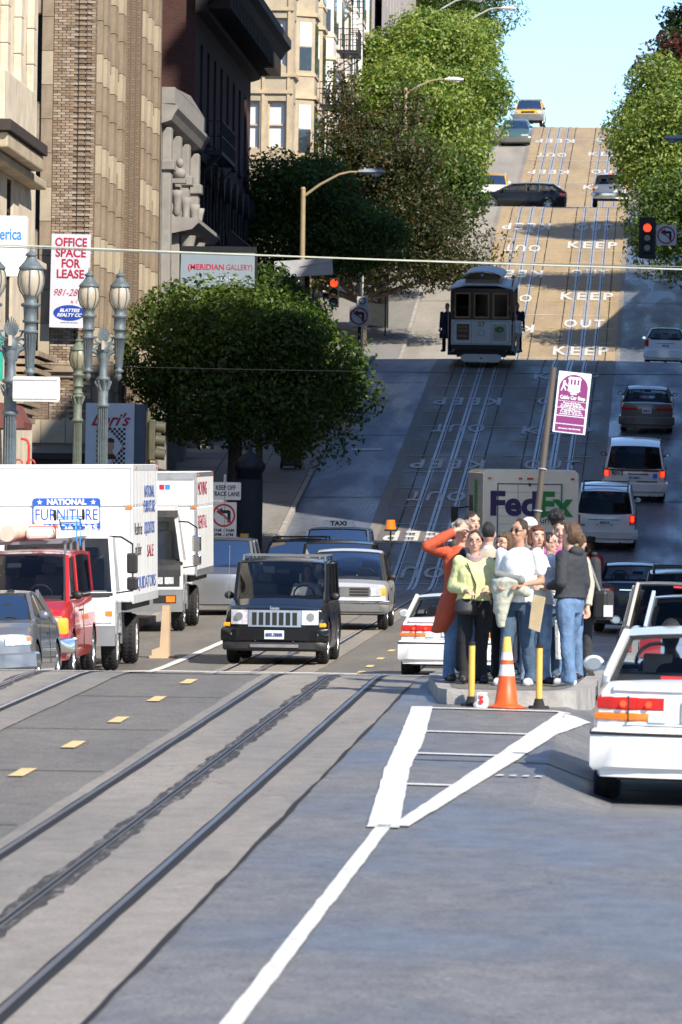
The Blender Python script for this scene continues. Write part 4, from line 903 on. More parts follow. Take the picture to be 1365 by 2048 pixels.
def board(par, w, h, m, name='sign_board', th=.02, r=.03, x=0, z=0, y=0):
    n = 5; pts = []
    for cx, cz, a0 in ((w / 2 - r, h / 2 - r, 0), (-w / 2 + r, h / 2 - r, 90), (-w / 2 + r, -h / 2 + r, 180), (w / 2 - r, -h / 2 + r, 270)):
        pts += [(x + cx + r * math.cos(math.radians(a0 + 90 * k / (n - 1))), z + cz + r * math.sin(math.radians(a0 + 90 * k / (n - 1)))) for k in range(n)]
    mb = MB(); mb.prism(pts, y, y + th, 'y'); return mb.build(name, m, par)
def ring(par, R_, r_, m, x=0, z=0, y=-.004, name='red_ring'):
    mb = MB(); n = 32
    o = [(x + R_ * math.cos(2 * PI * k / n), y, z + R_ * math.sin(2 * PI * k / n)) for k in range(n)]; i = [(x + r_ * math.cos(2 * PI * k / n), y, z + r_ * math.sin(2 * PI * k / n)) for k in range(n)]
    mb.grid([o, i], closed=True); return mb.build(name, m, par, fix=False)
def noleft(par, x, z, s, y=0):
    ring(par, .44 * s, .37 * s, 'sign_red', x, z, y - .006)
    mb = MB(); pts = [(.14, -.27), (.26, -.27), (.26, .14), (.2, .2), (-.06, .2), (-.06, .3), (-.28, .13), (-.06, -.02), (-.06, .08), (.14, .08)]
    mb.prism([(x + a * s, z + b * s) for a, b in pts], y - .007, y - .003, 'y'); mb.build('turn_arrow', 'ink_black', par)
    mb = MB(); c = .40 * s / math.sqrt(2); mb.bar((x - c, y - .009, z + c), (x + c, y - .009, z - c), .06 * s, .004, up=Vector((0, 1, 0))); mb.build('red_slash', 'sign_red', par)
# keep-off-track-lane sign
p = at(450, 1000, 174); g = G0(p.x, 174)
R = empty('lane_sign', (p.x, 174, g + .1), 'white keep off track lane sign above a no left turn sign', 'sign')
mb = MB(); mb.cyl((0, .03, 0), (0, .03, 3.0), .035, n=8); mb.build('post', 'pole_grey', R)
z1 = at(450, 982, 174).z - g - .1; z2 = at(447, 1042, 174).z - g - .1
o = board(R, .76, .44, 'sign_white', x=.02, z=z1); text('KEEP OFF\nTRACK LANE', .155, 'ink_black', o, loc=(.02, -.004, z1), wid=.70, bold=.003)
o = board(R, .64, .94, 'sign_white', x=-.02, z=z2); noleft(o, -.02, z2 + .14, .66); text('7AM - 9AM\n3PM - 6PM', .11, 'ink_black', o, loc=(-.02, -.004, z2 - .29), wid=.52, bold=.002)
# traffic signal over the road at the right
def signal_head(par, x, z, s=1, lit=0, y=0, back=True):
    mb = MB(); mb.box(x - .19 * s, x + .19 * s, y, y + .22, z - .58 * s, z + .58 * s); h = mb.build('housing', 'black_metal', par, bevel=.02)
    if back: board(par, .62 * s, 1.55 * s, 'black_metal', 'backplate', .015, .06, x, z, y + .08)
    for k, nm in enumerate(('lit_red', 'lens_amber_off', 'lens_green_off')):
        if k and nm not in MATS: mat(nm, (.10, .05, .01) if k == 1 else (.01, .05, .05), .3, coat=.5)
        zc = z + (.37 - .37 * k) * s; mb = MB(); mb.cyl((x, y - .01, zc), (x, y - .03, zc), .15 * s, .12 * s, 20)
        o = mb.build('lens', nm if k != lit else 'lit_red', par)
        mb = MB(); n = 14; mb.smooth = True
        A = [(x + .165 * s * math.cos(math.radians(-20 + 220 * i / n)), y, zc + .165 * s * math.sin(math.radians(-20 + 220 * i / n))) for i in range(n + 1)]
        mb.grid([A, [(a[0], a[1] - .24 * s * (1 - abs(i - n / 2) / n * 1.1), a[2]) for i, a in enumerate(A)]]); mb.build('visor', 'black_metal', par)
p = at(1295, 476, 262); g = G0(2.3, 262)
R = empty('traffic_signal', (2.3, 262.2, g), 'traffic signal showing red on a mast arm beside a no left turn sign', 'traffic light')
mb = MB(); mb.cyl((0, 0, 0), (0, 0, 5.6), .11, .09, 12); mb.build('pole', 'pole_grey', R)
mb = MB(); mb.cyl((0, 0, p.z - g + .35), (p.x - 2.3 - .1, 0, p.z - g + .1), .06, .045, 10); mb.build('mast_arm', 'pole_grey', R)
signal_head(R, p.x - 2.3, p.z - g, 1.0, 0, -.35)
q = at(1333, 470, 262); o = board(R, .76, .76, 'sign_white', x=q.x - 2.3, z=q.z - g, y=-.12); noleft(o, q.x - 2.3, q.z - g, .76, -.12)
# left side signal and signs at the same crossing
p = at(669, 567, 262.5); g = G0(-11.5, 262)
R = empty('traffic_signal', (-11.6, 262.6, g), 'traffic signal showing red in the shade of the plane tree', 'traffic light')
mb = MB(); mb.cyl((0, 0, 0), (0, 0, 4.4), .09, .07, 10); mb.bar((0, 0, 4.0), (p.x + 11.6, 0, 4.0), .06); mb.build('pole', 'black_metal', R)
signal_head(R, p.x + 11.6, p.z - g - .35, .95, 0, -.3, False)
R = empty('turn_sign', (-11.45, 261.5, g), 'no left turn sign with small sign above, left of the cable car', 'sign')
mb = MB(); mb.cyl((0, .04, 0), (0, .04, 3.2), .035, n=8); mb.build('post', 'pole_grey', R)
zz = at(712, 632, 261.5).z - g; o = board(R, .72, .76, 'sign_white', x=-.12, z=zz); noleft(o, -.12, zz, .76); o = board(R, .4, .34, 'sign_white', 'upper_sign', x=0, z=zz + .56); ring(o, .13, .09, 'ink_black', 0, zz + .56, -.006, 'black_ring')
# side-on signal in front of the diner
p = at(300, 880, 171); g = G0(-11.8, 171)
R = empty('traffic_signal', (p.x, 171, g), 'drab traffic signal seen from the side next to the diner sign', 'traffic light'); mat('signal_drab', (.075, .072, .045), .6, var=.2)
h = p.z - g; mb = MB(); mb.cyl((-.05, .1, 0), (-.05, .1, h + .7), .06, n=10); mb.build('pole', 'signal_drab', R)
mb = MB(); mb.box(-.02, .14, -.15, .15, h - .5, h + .5); mb.build('housing', 'signal_drab', R, bevel=.03)
for k in range(3): mb = MB(); mb.cyl((.14, 0, h + .33 - .33 * k), (.38, 0, h + .30 - .33 * k), .14, .135, 14, caps=False); mb.build('visor', 'signal_drab', R, fix=False)
# blank sign panels on lamp posts
p = at(73, 778, 118.7); R = empty('blank_sign', (p.x, 118.7, p.z), 'blank white sign panel with two rails fixed to the nearest lamp post', 'sign')
board(R, .80, .42, 'sign_white', r=.03); mb = MB(); mb.box(-.4, .36, -.02, -.003, .15, .17); mb.box(-.4, .36, -.02, -.003, -.17, -.15); mb.build('rail', 'pole_grey', R)
p = at(608, 536, 218.8); R = empty('blank_sign', (p.x, 218.75, p.z), 'tilted pale sign panel on the tan lamp pole', 'sign'); R.rotation_euler = (0, -.07, 0); mat('sign_grey', (.42, .42, .44), .6)
board(R, 1.82, .52, 'sign_grey', r=.02); mb = MB(); mb.bar((-.1, -.01, .05), (.88, -.01, .18), .05, .015); mb.build('brace', 'pole_grey', R)
# bank sign, lease banner, diner sign, gallery sign
mat('bank_blue', (.05, .24, .72), .5); mat('lease_red', (.42, .01, .05), .5); mat('banner_white', (.62, .63, .68), .6, var=.03); mat('oval_blue', (.02, .06, .36), .4)
p = at(25, 492, 150); R = empty('bank_sign', (-14.62, 150, p.z), 'white lit bank sign with blue letters at the left edge', 'sign')
board(R, 1.62, 1.3, 'sign_white', th=.25, r=.06); t = text('America', .36, 'bank_blue', R, loc=(.70, -.005, .25), align='RIGHT', bold=.006)
me = t.data; xs = [v.co.x for v in me.vertices]; k = .84 / (max(xs) - min(xs)); mx = max(xs)
for v in me.vertices: v.co.x = (v.co.x - mx) * k + mx
mb = MB(); mb.box(-.85, -.6, .1, .16, -.5, -.44); mb.box(-.3, .1, .08, .2, -.72, -.65); mb.build('bracket', 'pole_grey', R)
p = at(2, 715, 148); mat('teal', (.02, .35, .27), .5); R = empty('teal_sign', (p.x - .3, 148, p.z), 'teal sign panel cut by the left edge', 'sign'); board(R, .68, 1.0, 'teal', th=.1)
p = at(141, 562, 187.6); R = empty('lease_sign', (p.x, 187.55, p.z), 'white office space for lease sign with red letters on the brick building', 'sign'); R.rotation_euler = (0, .012, 0)
board(R, 1.06, 2.52, 'banner_white', th=.04, r=.01)
for i, s_ in enumerate(('OFFICE', 'SPACE', 'FOR', 'LEASE')): text(s_, .32, 'lease_red', R, loc=(0, -.004, 1.03 - i * .285), wid=(.86, .82, .5, .74)[i], bold=.008)
text('981-284', .26, 'lease_red', R, loc=(-.08, -.004, -.32), wid=.78, shear=.4); text('x 1', .16, 'lease_red', R, loc=(.12, -.004, -.55), shear=.3)
mb = MB(); mb.prism([(.43 * math.cos(2 * PI * k / 28), -.86 + .21 * math.sin(2 * PI * k / 28)) for k in range(28)], -.008, -.002, 'y'); o = mb.build('oval_logo', 'oval_blue', R)
text('BLATTEIS\nREALTY CO', .125, 'sign_white', o, loc=(0, -.012, -.86), wid=.68, shear=.3, bold=.004, ext=.002); text('commercial real estate', .05, 'ink_black', R, loc=(0, -.004, -1.12), ext=.001)
mat('diner_red', (.35, .012, .03), .5); mat('diner_panel', (.60, .63, .65), .5, var=.05); mat('diner_side', (.09, .11, .14), .6); mat('face_tan', (.45, .27, .16), .7); mat('hair_brown', (.07, .03, .015), .8)
p = at(220, 872, 186); R = empty('diner_sign', (p.x, 186, p.z), 'grey diner sign box with red script and a black checkered diamond', 'sign')
board(R, 1.3, 1.75, 'diner_panel', th=.02, r=.01); mb = MB(); mb.box(-.66, .66, .023, .5, -.885, .885); mb.box(.655, .93, .03, 1.1, -.87, .86); mb.build('cabinet', 'diner_side', R)
text("Lori's", .46, 'diner_red', R, loc=(-.02, -.004, .42), wid=1.05, shear=.5, bold=.010)
o = MB()
for i in range(12):
    for j in range(16):
        x, z = -.36 + i * .065, .22 - j * .065
        if (i + j) % 2 and (abs(x + .03) / .36 + abs(z + .27) / .5) > .99 and abs(x) < .4: o.box(x, x + .065, -.006, -.002, z - .065, z)
o.build('checker_pattern', 'ink_black', R)
mb = MB(); d = [(0, .26), (.36, -.27), (0, -.80), (-.36, -.27)]
for k in range(4): a, b = d[k], d[(k + 1) % 4]; mb.bar((a[0], -.008, a[1]), (b[0], -.008, b[1]), .018, .005, up=Vector((0, 1, 0)))
mb.build('diamond_outline', 'diner_red', R)
mb = MB(); mb.prism([(.02 + .10 * math.cos(2 * PI * k / 18), -.26 + .15 * math.sin(2 * PI * k / 18)) for k in range(18)], -.006, -.002, 'y'); mb.prism([(-.06, -.4), (.08, -.4), (.14, -.6), (-.1, -.6)], -.006, -.002, 'y'); mb.build('printed_face', 'face_tan', R)
mb = MB(); mb.prism([(-.09, -.16), (.13, -.18), (.12, -.09), (.02, -.04), (-.08, -.08)], -.009, -.003, 'y'); mb.prism([(-.16, -.62), (.2, -.62), (.12, -.48), (-.1, -.48)], -.009, -.007, 'y'); mb.build('printed_hair', 'hair_brown', R)
text('DINER', .12, 'lease_red', R, loc=(.1, -.004, -.83), ext=.002)
p = at(436, 540, 213); mat('gallery_panel', (.24, .30, .36), .5, var=.04); R = empty('gallery_sign', (p.x, 213, p.z), 'blue grey gallery sign above the round dark tree', 'sign')
board(R, 2.26, 1.06, 'gallery_panel', th=.12, r=.01); text('(MERIDIAN', .24, 'lease_red', R, loc=(-.36, -.004, .08), wid=1.1, bold=.004); text('GALLERY)', .24, 'diner_red', R, loc=(.66, -.004, .08), wid=.8)
text('ART CENTER', .14, 'banner_white', R, loc=(.1, -.004, -.28), wid=1.0); mb = MB(); mb.box(-1.15, 1.17, -.01, .13, .54, .72); mb.box(1.135, 1.2, -.01, .13, -.53, .54); mb.build('sign_frame', 'black_metal', R)
# cable car stop sign
mat('stop_purple', (.24, .035, .16), .45, var=.05); mat('stop_white', (.82, .82, .82), .45, var=0)
b = at(1041, 1386, 76); t = at(1108, 735, 76); b.z = prof(76) + .14
R = empty('stop_sign', b, 'purple and white cable car stop sign on a leaning brown pole', 'sign'); lean = math.atan2(t.x - b.x, t.z - b.z); R.rotation_euler = (0, lean, 0); h = (t - b).length
mb = MB(); mb.cyl((0, 0, 0), (0, 0, h), .037, .034, 14); mb.build('pole', 'pole_brown', R)
mb = MB(); mb.cyl((0, 0, h * .66), (0, 0, h * .66 + .012), .05, n=14); mb.cyl((0, 0, h * .52), (0, 0, h * .52 + .012), .05, n=14); mb.build('clamp', 'pole_grey', R)
S = board(R, .355, .665, 'stop_white', th=.012, r=.004, x=.185 + .055, z=h - .36, y=-.02)
cx, cz, y_ = .24, h - .36, -.024
mb = MB(); pts = [(cx - .155, cz + .02)] + [(cx + .155 * math.cos(PI - PI * k / 20), cz + .155 + .15 * math.sin(PI * k / 20)) for k in range(21)] + [(cx + .155, cz + .02)]
mb.prism(pts, y_, y_ + .003, 'y'); mb.build('arched_field', 'stop_purple', S)
for z0, z1 in ((-.055, .012), (-.14, -.065), (-.228, -.152), (-.318, -.24)): mb = MB(); mb.box(cx - .155, cx + .155, y_, y_ + .003, cz + z0, cz + z1); mb.build('field', 'stop_purple', S)
def wh(*boxes):
    mb = MB()
    for a, b_, c, d in boxes: mb.box(cx + a, cx + b_, y_ - .003, y_ - .001, cz + c, cz + d)
    return mb
mb = wh((-.055, .065, .268, .280), (-.07, .078, .252, .267), (-.06, -.04, .195, .251), (-.019, -.004, .195, .251), (.018, .034, .195, .251), (.055, .07, .195, .251), (-.06, .07, .14, .194), (-.065, .075, .125, .139), (-.048, .058, .112, .124), (-.03, .04, .088, .105))
for q in ([(-.115, .235), (-.095, .235), (-.09, .215), (-.12, .215)], [(-.12, .212), (-.092, .212), (-.062, .18), (-.07, .172), (-.095, .19), (-.1, .175), (-.075, .13), (-.088, .125), (-.112, .165), (-.125, .12), (-.14, .12), (-.122, .175)]): mb.prism([(cx + a, cz + b_) for a, b_ in q], y_ - .003, y_ - .001, 'y')
mb.build('cable_car_pictogram', 'stop_white', S)
text('Cable Car Stop', .055, 'stop_white', S, loc=(cx, y_ - .001, cz + .052), wid=.275, bold=.002, ext=.001)
for s_, z_, sz, w in (('Powell-Hyde', -.008, .036, .19), ('To Hyde & Beach Sts.', -.03, .026, .24), ('6AM-1AM', -.047, .015, .26), ('Powell-Mason', -.082, .036, .21), ('To Bay & Taylor Sts.', -.105, .026, .24), ('6AM-1AM', -.128, .015, .26), ('Information: Dial 673-MUNI', -.285, .02, .24)):
    text(s_, sz, 'stop_white', S, loc=(cx, y_ - .001, cz + z_), wid=w, bold=.001, ext=.001, res=1)
# island bollards and cone
mat('bollard_yellow', (.78, .47, .09), .5, var=.08, vs_=6); mat('cone_orange', (.80, .10, .015), .45, var=.15, vs_=6); mat('cone_band', (.75, .74, .72), .5, var=.12, vs_=9)
def bollard(px, pyb, pyt, D, label):
    b = at(px, pyb, D); t = at(px, pyt, D); b.z = G0(b.x, D); h = t.z - b.z
    R = empty('bollard', b, label, 'bollard', 'yellow posts at the island tip')
    mb = MB(); mb.cyl((0, 0, 0), (0, 0, .03), .11, .1, 14); mb.cyl((0, 0, .03), (0, 0, .1), .06, .04, 14); mb.build('rubber_foot', 'rubber', R)
    mb = MB(); mb.cyl((0, 0, .08), (0, 0, h - .04), .031, n=16); mb.build('post', 'bollard_yellow', R); mb = MB(); mb.cyl((0, 0, h - .04), (0, 0, h), .033, n=16); mb.build('cap', 'rubber', R)
bollard(943, 1414, 1283, 68.55, 'yellow post with black cap left of the traffic cone'); bollard(1078, 1417, 1288, 68.5, 'yellow post with black cap right of the traffic cone')
b = at(1013, 1420, 68.3); b.z = G0(b.x, 68.3); R = empty('traffic_cone', b, 'orange traffic cone with white bands at the island tip', 'traffic cone')
h = .70; 
def rr(z): return .115 - .083 * (z - .03) / (h - .03)
mb = MB(); mb.lathe([(.02, 0), (.185, .004), (.185, .02), (.14, .035), (rr(.05), .05), (rr(.32), .32)], n=24); mb.lathe([(rr(.43), .43), (rr(.475), .475)], n=24); mb.build('cone', 'cone_orange', R)
mb = MB(); mb.lathe([(rr(.32), .32), (rr(.43), .43)], n=24); mb.lathe([(rr(.475), .475), (rr(.55), .55)], n=24); mb.build('reflective_band', 'cone_band', R)
mb = MB(); mb.lathe([(rr(.55), .55), (rr(h), h), (.002, h + .002)], n=24); mb.build('cone_tip', 'bollard_yellow', R)
b = at(963, 1412, 68.35); b.z = G0(b.x, 68.35); R = empty('crumpled_bag', b, 'crumpled white and red paper bag by the kerb of the island', 'litter'); mat('bag_paper', (.72, .68, .62), .8, var=.15); 
mb = MB(); rows = [[(.065 * math.cos(a) * (1 + .3 * noise.noise(Vector((math.cos(a) * 3, z * 20, 1)))) * (1.1 - z), .045 * math.sin(a) * (1 + .4 * noise.noise(Vector((math.sin(a) * 3, z * 20, 4)))), z) for a in [2 * PI * k / 14 for k in range(14)]] for z in (0, .03, .06, .09, .12, .15)]
mb.grid(rows, closed=True); mb.add(rows[-1], [tuple(range(14))]); mb.build('bag', 'bag_paper', R)
for z_ in (.05, .1): mb = MB(); mb.cyl((0, -.047, z_ + .01), (0, -.052, z_ + .01), .024, n=12); mb.build('printed_spot', 'sign_red', R)
# wheeled bin, advertising column, shelter, newspaper box
p = at(585, 943, 219); g = G0(-11, 219) + .13
R = empty('wheeled_bin', (-11.75, 219, g), 'black wheeled rubbish bin with a blue lid on the pavement', 'bin'); mat('bin_blue', (.03, .13, .36), .5)
mb = MB(); mb.prism([(-.3, .1), (.3, .1), (.36, .95), (-.36, .95)], -.3, .32, 'y'); mb.box(-.38, .38, -.34, .34, .9, .96); mb.build('body', 'black_plastic', R, bevel=.03)
mb = MB(); mb.prism([(-.34, .965), (.36, .965), (.34, 1.03), (-.1, 1.08), (-.32, 1.02)], -.34, .36, 'y'); mb.build('lid', 'bin_blue', R, bevel=.02)
for sx in (-1, 1): mb = MB(); mb.cyl((sx * .26, -.2, .12), (sx * .33, -.2, .12), .12, n=16); mb.build('wheel', 'rubber', R)
p = at(500, 1000, 182); g = G0(-11, 182)
R = empty('advertising_column', (at(499, 1000, 190).x, 190, G0(-11, 190) + .13), 'tall black advertising kiosk in the shade under the round tree', 'kiosk')
mb = MB(); mb.lathe([(.42, 0), (.42, .2), (.36, .25), (.36, 2.9), (.42, 2.95), (.44, 3.1), (.3, 3.3), (.08, 3.45), (.02, 3.7)], n=20); mb.build('body', 'black_metal', R)
mb = MB(); mb.lathe([(.365, .5), (.365, 2.7)], n=20); mb.build('poster_panel', 'dark_interior', R)
p = at(462, 1100, 176); R = empty('newspaper_rack', (p.x, 176.6, G0(-11, 176) + .05), 'dark newspaper rack with printed notices behind the lane sign', 'newspaper rack')
mb = MB(); mb.box(-.3, .42, 0, .5, .1, 1.5); mb.build('cabinet', 'black_metal', R, bevel=.03)
for k in range(5): mb = MB(); mb.box(-.2, .1 + .04 * (k % 2), -.006, -.001, 1.35 - .18 * k, 1.38 - .18 * k); mb.build('notice_line', 'sign_grey', R)
mb = MB(); mb.box(.2, .4, -.01, .2, 1.42, 1.56); mb.build('yellow_top', 'bollard_yellow', R)
R = empty('bus_shelter', (-12.6, 297, G0(-11, 297) + .1), 'small dark bus shelter at the foot of the plane tree', 'bus shelter')
mb = MB()
for x in (-.5, .55): mb.box(x, x + .06, 0, .06, 0, 2.3); mb.box(x, x + .06, 2.5, 2.56, 0, 2.3)
mb.build('frame', 'black_metal', R); mb = MB(); mb.prism([(-.6, 2.3), (.7, 2.3), (.6, 2.65), (-.5, 2.65)], -.1, 2.7, 'y'); mb.build('roof', 'brown_trim', R)
mb = MB(); mb.box(-.44, .55, 2.5, 2.52, .5, 2.2); mb.build('rear_pane', 'glass_mid', R)
# red scroll sign and awning of the corner shop
p = at(58, 915, 166); R = empty('neon_scroll', (p.x, 166, p.z - .3), 'red scrolled neon tubes by the dark shop entrance', 'neon sign'); mb = MB(); mb.smooth = True; mat('neon_red', (.55, .04, .03), .4)
mb.tube([(-.2, 0, .75), (-.05, 0, .72), (.0, 0, .6), (0, 0, 0)], .03); mb.tube([(.05 + .1 * math.cos(k * .5), 0, .15 + .1 * math.sin(k * .5)) for k in range(10)], .022); mb.tube([(-.25 + .1 * math.cos(k * .5), 0, .15 + .1 * math.sin(k * .5)) for k in range(10)], .022); mb.build('tube', 'neon_red', R)
p = at(38, 830, 160); R = empty('shop_awning', (p.x, 160, p.z), 'dull red awning under the slatted eave at left', 'awning'); mat('awning_red', (.15, .05, .045), .7)
mb = MB(); mb.prism([(-.6, .3), (-.1, .25), (.12, -.15), (.12, -.3), (-.6, -.3)], 0, 2, 'y'); mb.build('canvas', 'awning_red', R); mb = MB(); mb.box(-.3, -.1, -.01, -.003, -.1, .1); mb.build('faded_print', 'pink_white', R)
# ================================================================== vehicles
for nm, c in (('p_white', (.80, .80, .79)), ('p_white2', (.66, .65, .63)), ('p_red', (.50, .012, .015)), ('p_black', (.010, .011, .013)), ('p_navy', (.010, .016, .035)), ('p_silver', (.26, .27, .29)),
              ('p_lightblue', (.38, .45, .58)), ('p_champagne', (.46, .42, .37)), ('p_bronze', (.135, .125, .115)), ('p_teal', (.055, .115, .125)), ('p_yellow', (.72, .40, .02)), ('p_darkgreen', (.02, .035, .03)), ('p_cream', (.74, .72, .63)), ('p_maroon', (.16, .02, .03))):
    paint(nm, c)
for q_ in ('p_black', 'p_navy', 'p_darkgreen'): p_ = MATS[q_].node_tree.nodes['Principled BSDF'].inputs; p_['Roughness'].default_value = .14; p_['Coat Weight'].default_value = 0; p_['Specular IOR Level'].default_value = .35
MATS['p_silver'].node_tree.nodes['Principled BSDF'].inputs['Metallic'].default_value = .6
def car_matrix(x, y, h, wb=2.7, tr=1.5, dz=0):
    s, c = math.sin(h), math.cos(h); hw = wb / 2
    zf, zb = G0(x + s * hw, y + c * hw), G0(x - s * hw, y - c * hw); zr, zl = G0(x + c * tr / 2, y - s * tr / 2), G0(x - c * tr / 2, y + s * tr / 2)
    f = Vector((s * wb, c * wb, zf - zb)).normalized(); r = Vector((c * tr, -s * tr, zr - zl)).normalized(); u = r.cross(f).normalized(); r = f.cross(u)
    p = Vector((x, y, (zf + zb) / 2 + dz + .012)); return Matrix(((r.x, f.x, u.x, p.x), (r.y, f.y, u.y, p.y), (r.z, f.z, u.z, p.z), (0, 0, 0, 1)))
def lerp_tab(t, y):
    if y <= t[0][0]: return t[0][1]
    for (a, za), (b, zb) in zip(t, t[1:]):
        if y <= b: return za + (zb - za) * (y - a) / max(1e-6, b - a)
    return t[-1][1]
WHEELS = {}
def wheel(par, x, y, r, w, side, rim='alloy', spokes=5):
    key = (round(r, 3), w, side, rim, spokes)
    if key in WHEELS:
        o = WHEELS[key].copy(); COL.objects.link(o); o.parent = par
        for ch in WHEELS[key].children: c = ch.copy(); COL.objects.link(c); c.parent = o
    else:
        mb = MB(); h = w / 2; mb.lathe([(r * .62, -h * .9), (r * .9, -h), (r * .975, -h * .8), (r, -h * .45), (r * .985, -h * .1), (r * .985, h * .1), (r, h * .45), (r * .975, h * .8), (r * .9, h), (r * .62, h * .9)], n=28, axis='x')
        mb.smooth = False
        for k in range(36):                       # tread grooves
            a = 2 * PI * k / 36
            for q in (-.55, .2): mb.bar((h * q, math.cos(a) * r * .992, math.sin(a) * r * .992), (h * (q + .35), math.cos(a + .05) * r * .992, math.sin(a + .05) * r * .992), .02, .016, up=Vector((0, math.cos(a), math.sin(a))))
        o = mb.build('wheel', 'rubber', par)
        mb = MB(); s = side; mb.lathe([(r * .64, s * h * .9), (r * .6, s * h * .5), (r * .58, s * h * .2), (.001, s * h * .15)], n=24, axis='x')
        for k in range(spokes):
            a = 2 * PI * k / spokes + .3; mb.bar((s * h * .55, 0, 0), (s * h * .72, math.cos(a) * r * .62, math.sin(a) * r * .62), r * .2, h * .3, up=Vector((1, 0, 0)))
        mb.cyl((s * h * .3, 0, 0), (s * h * .75, 0, 0), r * .17, n=14); mb.build('rim', rim, o)
        WHEELS[key] = o
    o.location = (x, y, r); return o
def car(name, label, x, y, h, L, W, H, wb, body, top, cab, belt, c=.15, r=.32, gc=.2, roofw=.78, glass_='glass_mid', front=(), rear=(), pillars=None, rails=False, cat='car', group=None,
        bump_m=None, bz=(.28, .56), rim='alloy', tail_w=.12, M=None, tuck=.03, fb=.0, roof_m=None, seats='seat_grey', mirror_m=None, ypos=None, sunroof=False, third=None, seatz=0):
    R = empty(name, None, label, cat, group, M=M or car_matrix(x, y, h, wb, W * .8))
    hw = W / 2; yF = L / 2 - c; yR = -L / 2 + c; ya = (wb / 2 + fb, -wb / 2 + fb); Ra = r * 1.17
    def front_y(x_, z_): return L / 2 - c * min(1, abs(x_) / hw) ** 3.2 - tuck * abs(z_ - .55) * 1.2
    def rear_y(x_, z_): return -front_y(x_, z_)
    ys = {yF, yR, *[t[0] for t in top if yR < t[0] < yF]}
    for w_ in ya: ys |= {w_ + Ra * q for q in (-1, -.96, -.85, -.6, -.3, 0, .3, .6, .85, .96, 1)}
    ys |= set(np.linspace(yR, yF, 16)); ys = sorted(ys); S = [-1, -.85, -.6, -.3, 0, .3, .6, .85, 1]
    def section(yy):
        zt = lerp_tab(top, yy); e = min(yF - yy, yy - yR); w = hw * (1 - .035 * max(0, 1 - e / .5) ** 2); zl = gc
        for w_ in ya:
            d = abs(yy - w_)
            if d < Ra: zl = max(zl, r + math.sqrt(max(0, Ra * Ra - d * d)))
        hh = zt - gc; lv = [gc, gc + .15 * hh, gc + .42 * hh, gc + .72 * hh, gc + .92 * hh, zt]; wf = [.955, .99, 1.0, .985, .955, .90]
        pts = []
        for z_, f_ in zip(lv, wf):
            zz = max(z_, min(zl, zt - .05)); k = (zz - gc) / hh; ff = float(np.interp(k, [0, .15, .42, .72, .92, 1], wf)); pts.append((w * ff, zz))
        return pts, zt
    mb = MB(); rows = []
    for yy in ys:
        pts, zt = section(yy); xt = pts[-1][0]
        row = [(-a, yy, z_) for a, z_ in pts[:-1]] + [(s * xt, yy, zt + .035 * (1 - s * s)) for s in S] + [(a, yy, z_) for a, z_ in reversed(pts[:-1])]
        rows.append(row)
    mb.grid(rows)
    for yy, fy in ((yF, front_y), (yR, rear_y)):
        pts, zt = section(yy)
        cap = [[(s * a, fy(s * a, z_), z_) for s in S] for a, z_ in pts[:-1]]
        ztop = [(s * pts[-1][0], fy(s * pts[-1][0], zt) + (.03 if yy < 0 else -.03), zt + .02 * (1 - s * s)) for s in S]
        cap.append(ztop); mb.grid(cap); mb.grid([ztop, [(s * pts[-1][0], yy, zt + .035 * (1 - s * s)) for s in S]])
        for sgn in (0, -1): mb.grid([[rw[sgn] for rw in cap[:-1]] + [ztop[sgn]], [((-1 if sgn == 0 else 1) * a, yy, z_) for a, z_ in pts]])
    mb.build('body', body, R, smooth=True)
    mb = MB(); mb.box(-hw + .2, hw - .2, -L / 2 + .25, L / 2 - .25, gc - .03, gc + .25); mb.box(-hw + .13, hw - .13, -L / 2 + .4, L / 2 - .4, gc + .2, min(belt, .8) - .15)
    mb.box(-.06, .06, -L / 2 + .12, 0, gc - .07, gc + .02); mb.cyl((hw * .5, -L / 2 + .02, gc), (hw * .5, -L / 2 + .5, gc), .03, n=8); mb.build('underbody', 'black_plastic', R)
    # greenhouse
    yc, yw, yr, yb = cab; wbx = hw * .90; wr = hw * roofw; rb = body if roof_m is None else roof_m
    mb = MB(); n = 7; rows = []; T = .07
    for i in range(n):
        t = i / (n - 1); yy = yw + (yr - yw) * t; arch = .05 * (1 - (2 * t - 1) ** 2)
        top_r = [(s * wr * 1.0, yy + (.06 * (1 - s * s) if i == 0 else (-.05 * (1 - s * s) if i == n - 1 else 0)), H - .05 - .045 * abs(s) ** 2.6 + arch) for s in S]
        rows.append([(-wr - .012, yy, H - .13 + arch)] + top_r + [(wr + .012, yy, H - .13 + arch)])
    mb.grid(rows); lo = [[(q[0], q[1], q[2] - .03) for q in rw] for rw in rows]; mb.grid(lo); mb.grid([rows[0], lo[0]]); mb.grid([rows[-1], lo[-1]]); mb.grid([[q[0] for q in rows], [q[0] for q in lo]]); mb.grid([[q[-1] for q in rows], [q[-1] for q in lo]])
    ro = mb.build('roof', rb, R, smooth=True)
    zc, zb_ = lerp_tab(top, yc), lerp_tab(top, yb); zr_ = H - .1
    if pillars is None: pillars = (.46,)
    pm = rb if tail_w > .1 else 'black_plastic'
    def pillar(*a, **k): q_ = MB(); q_.bar(*a, **k); q_.build('pillar', pm, R, bevel=.01)
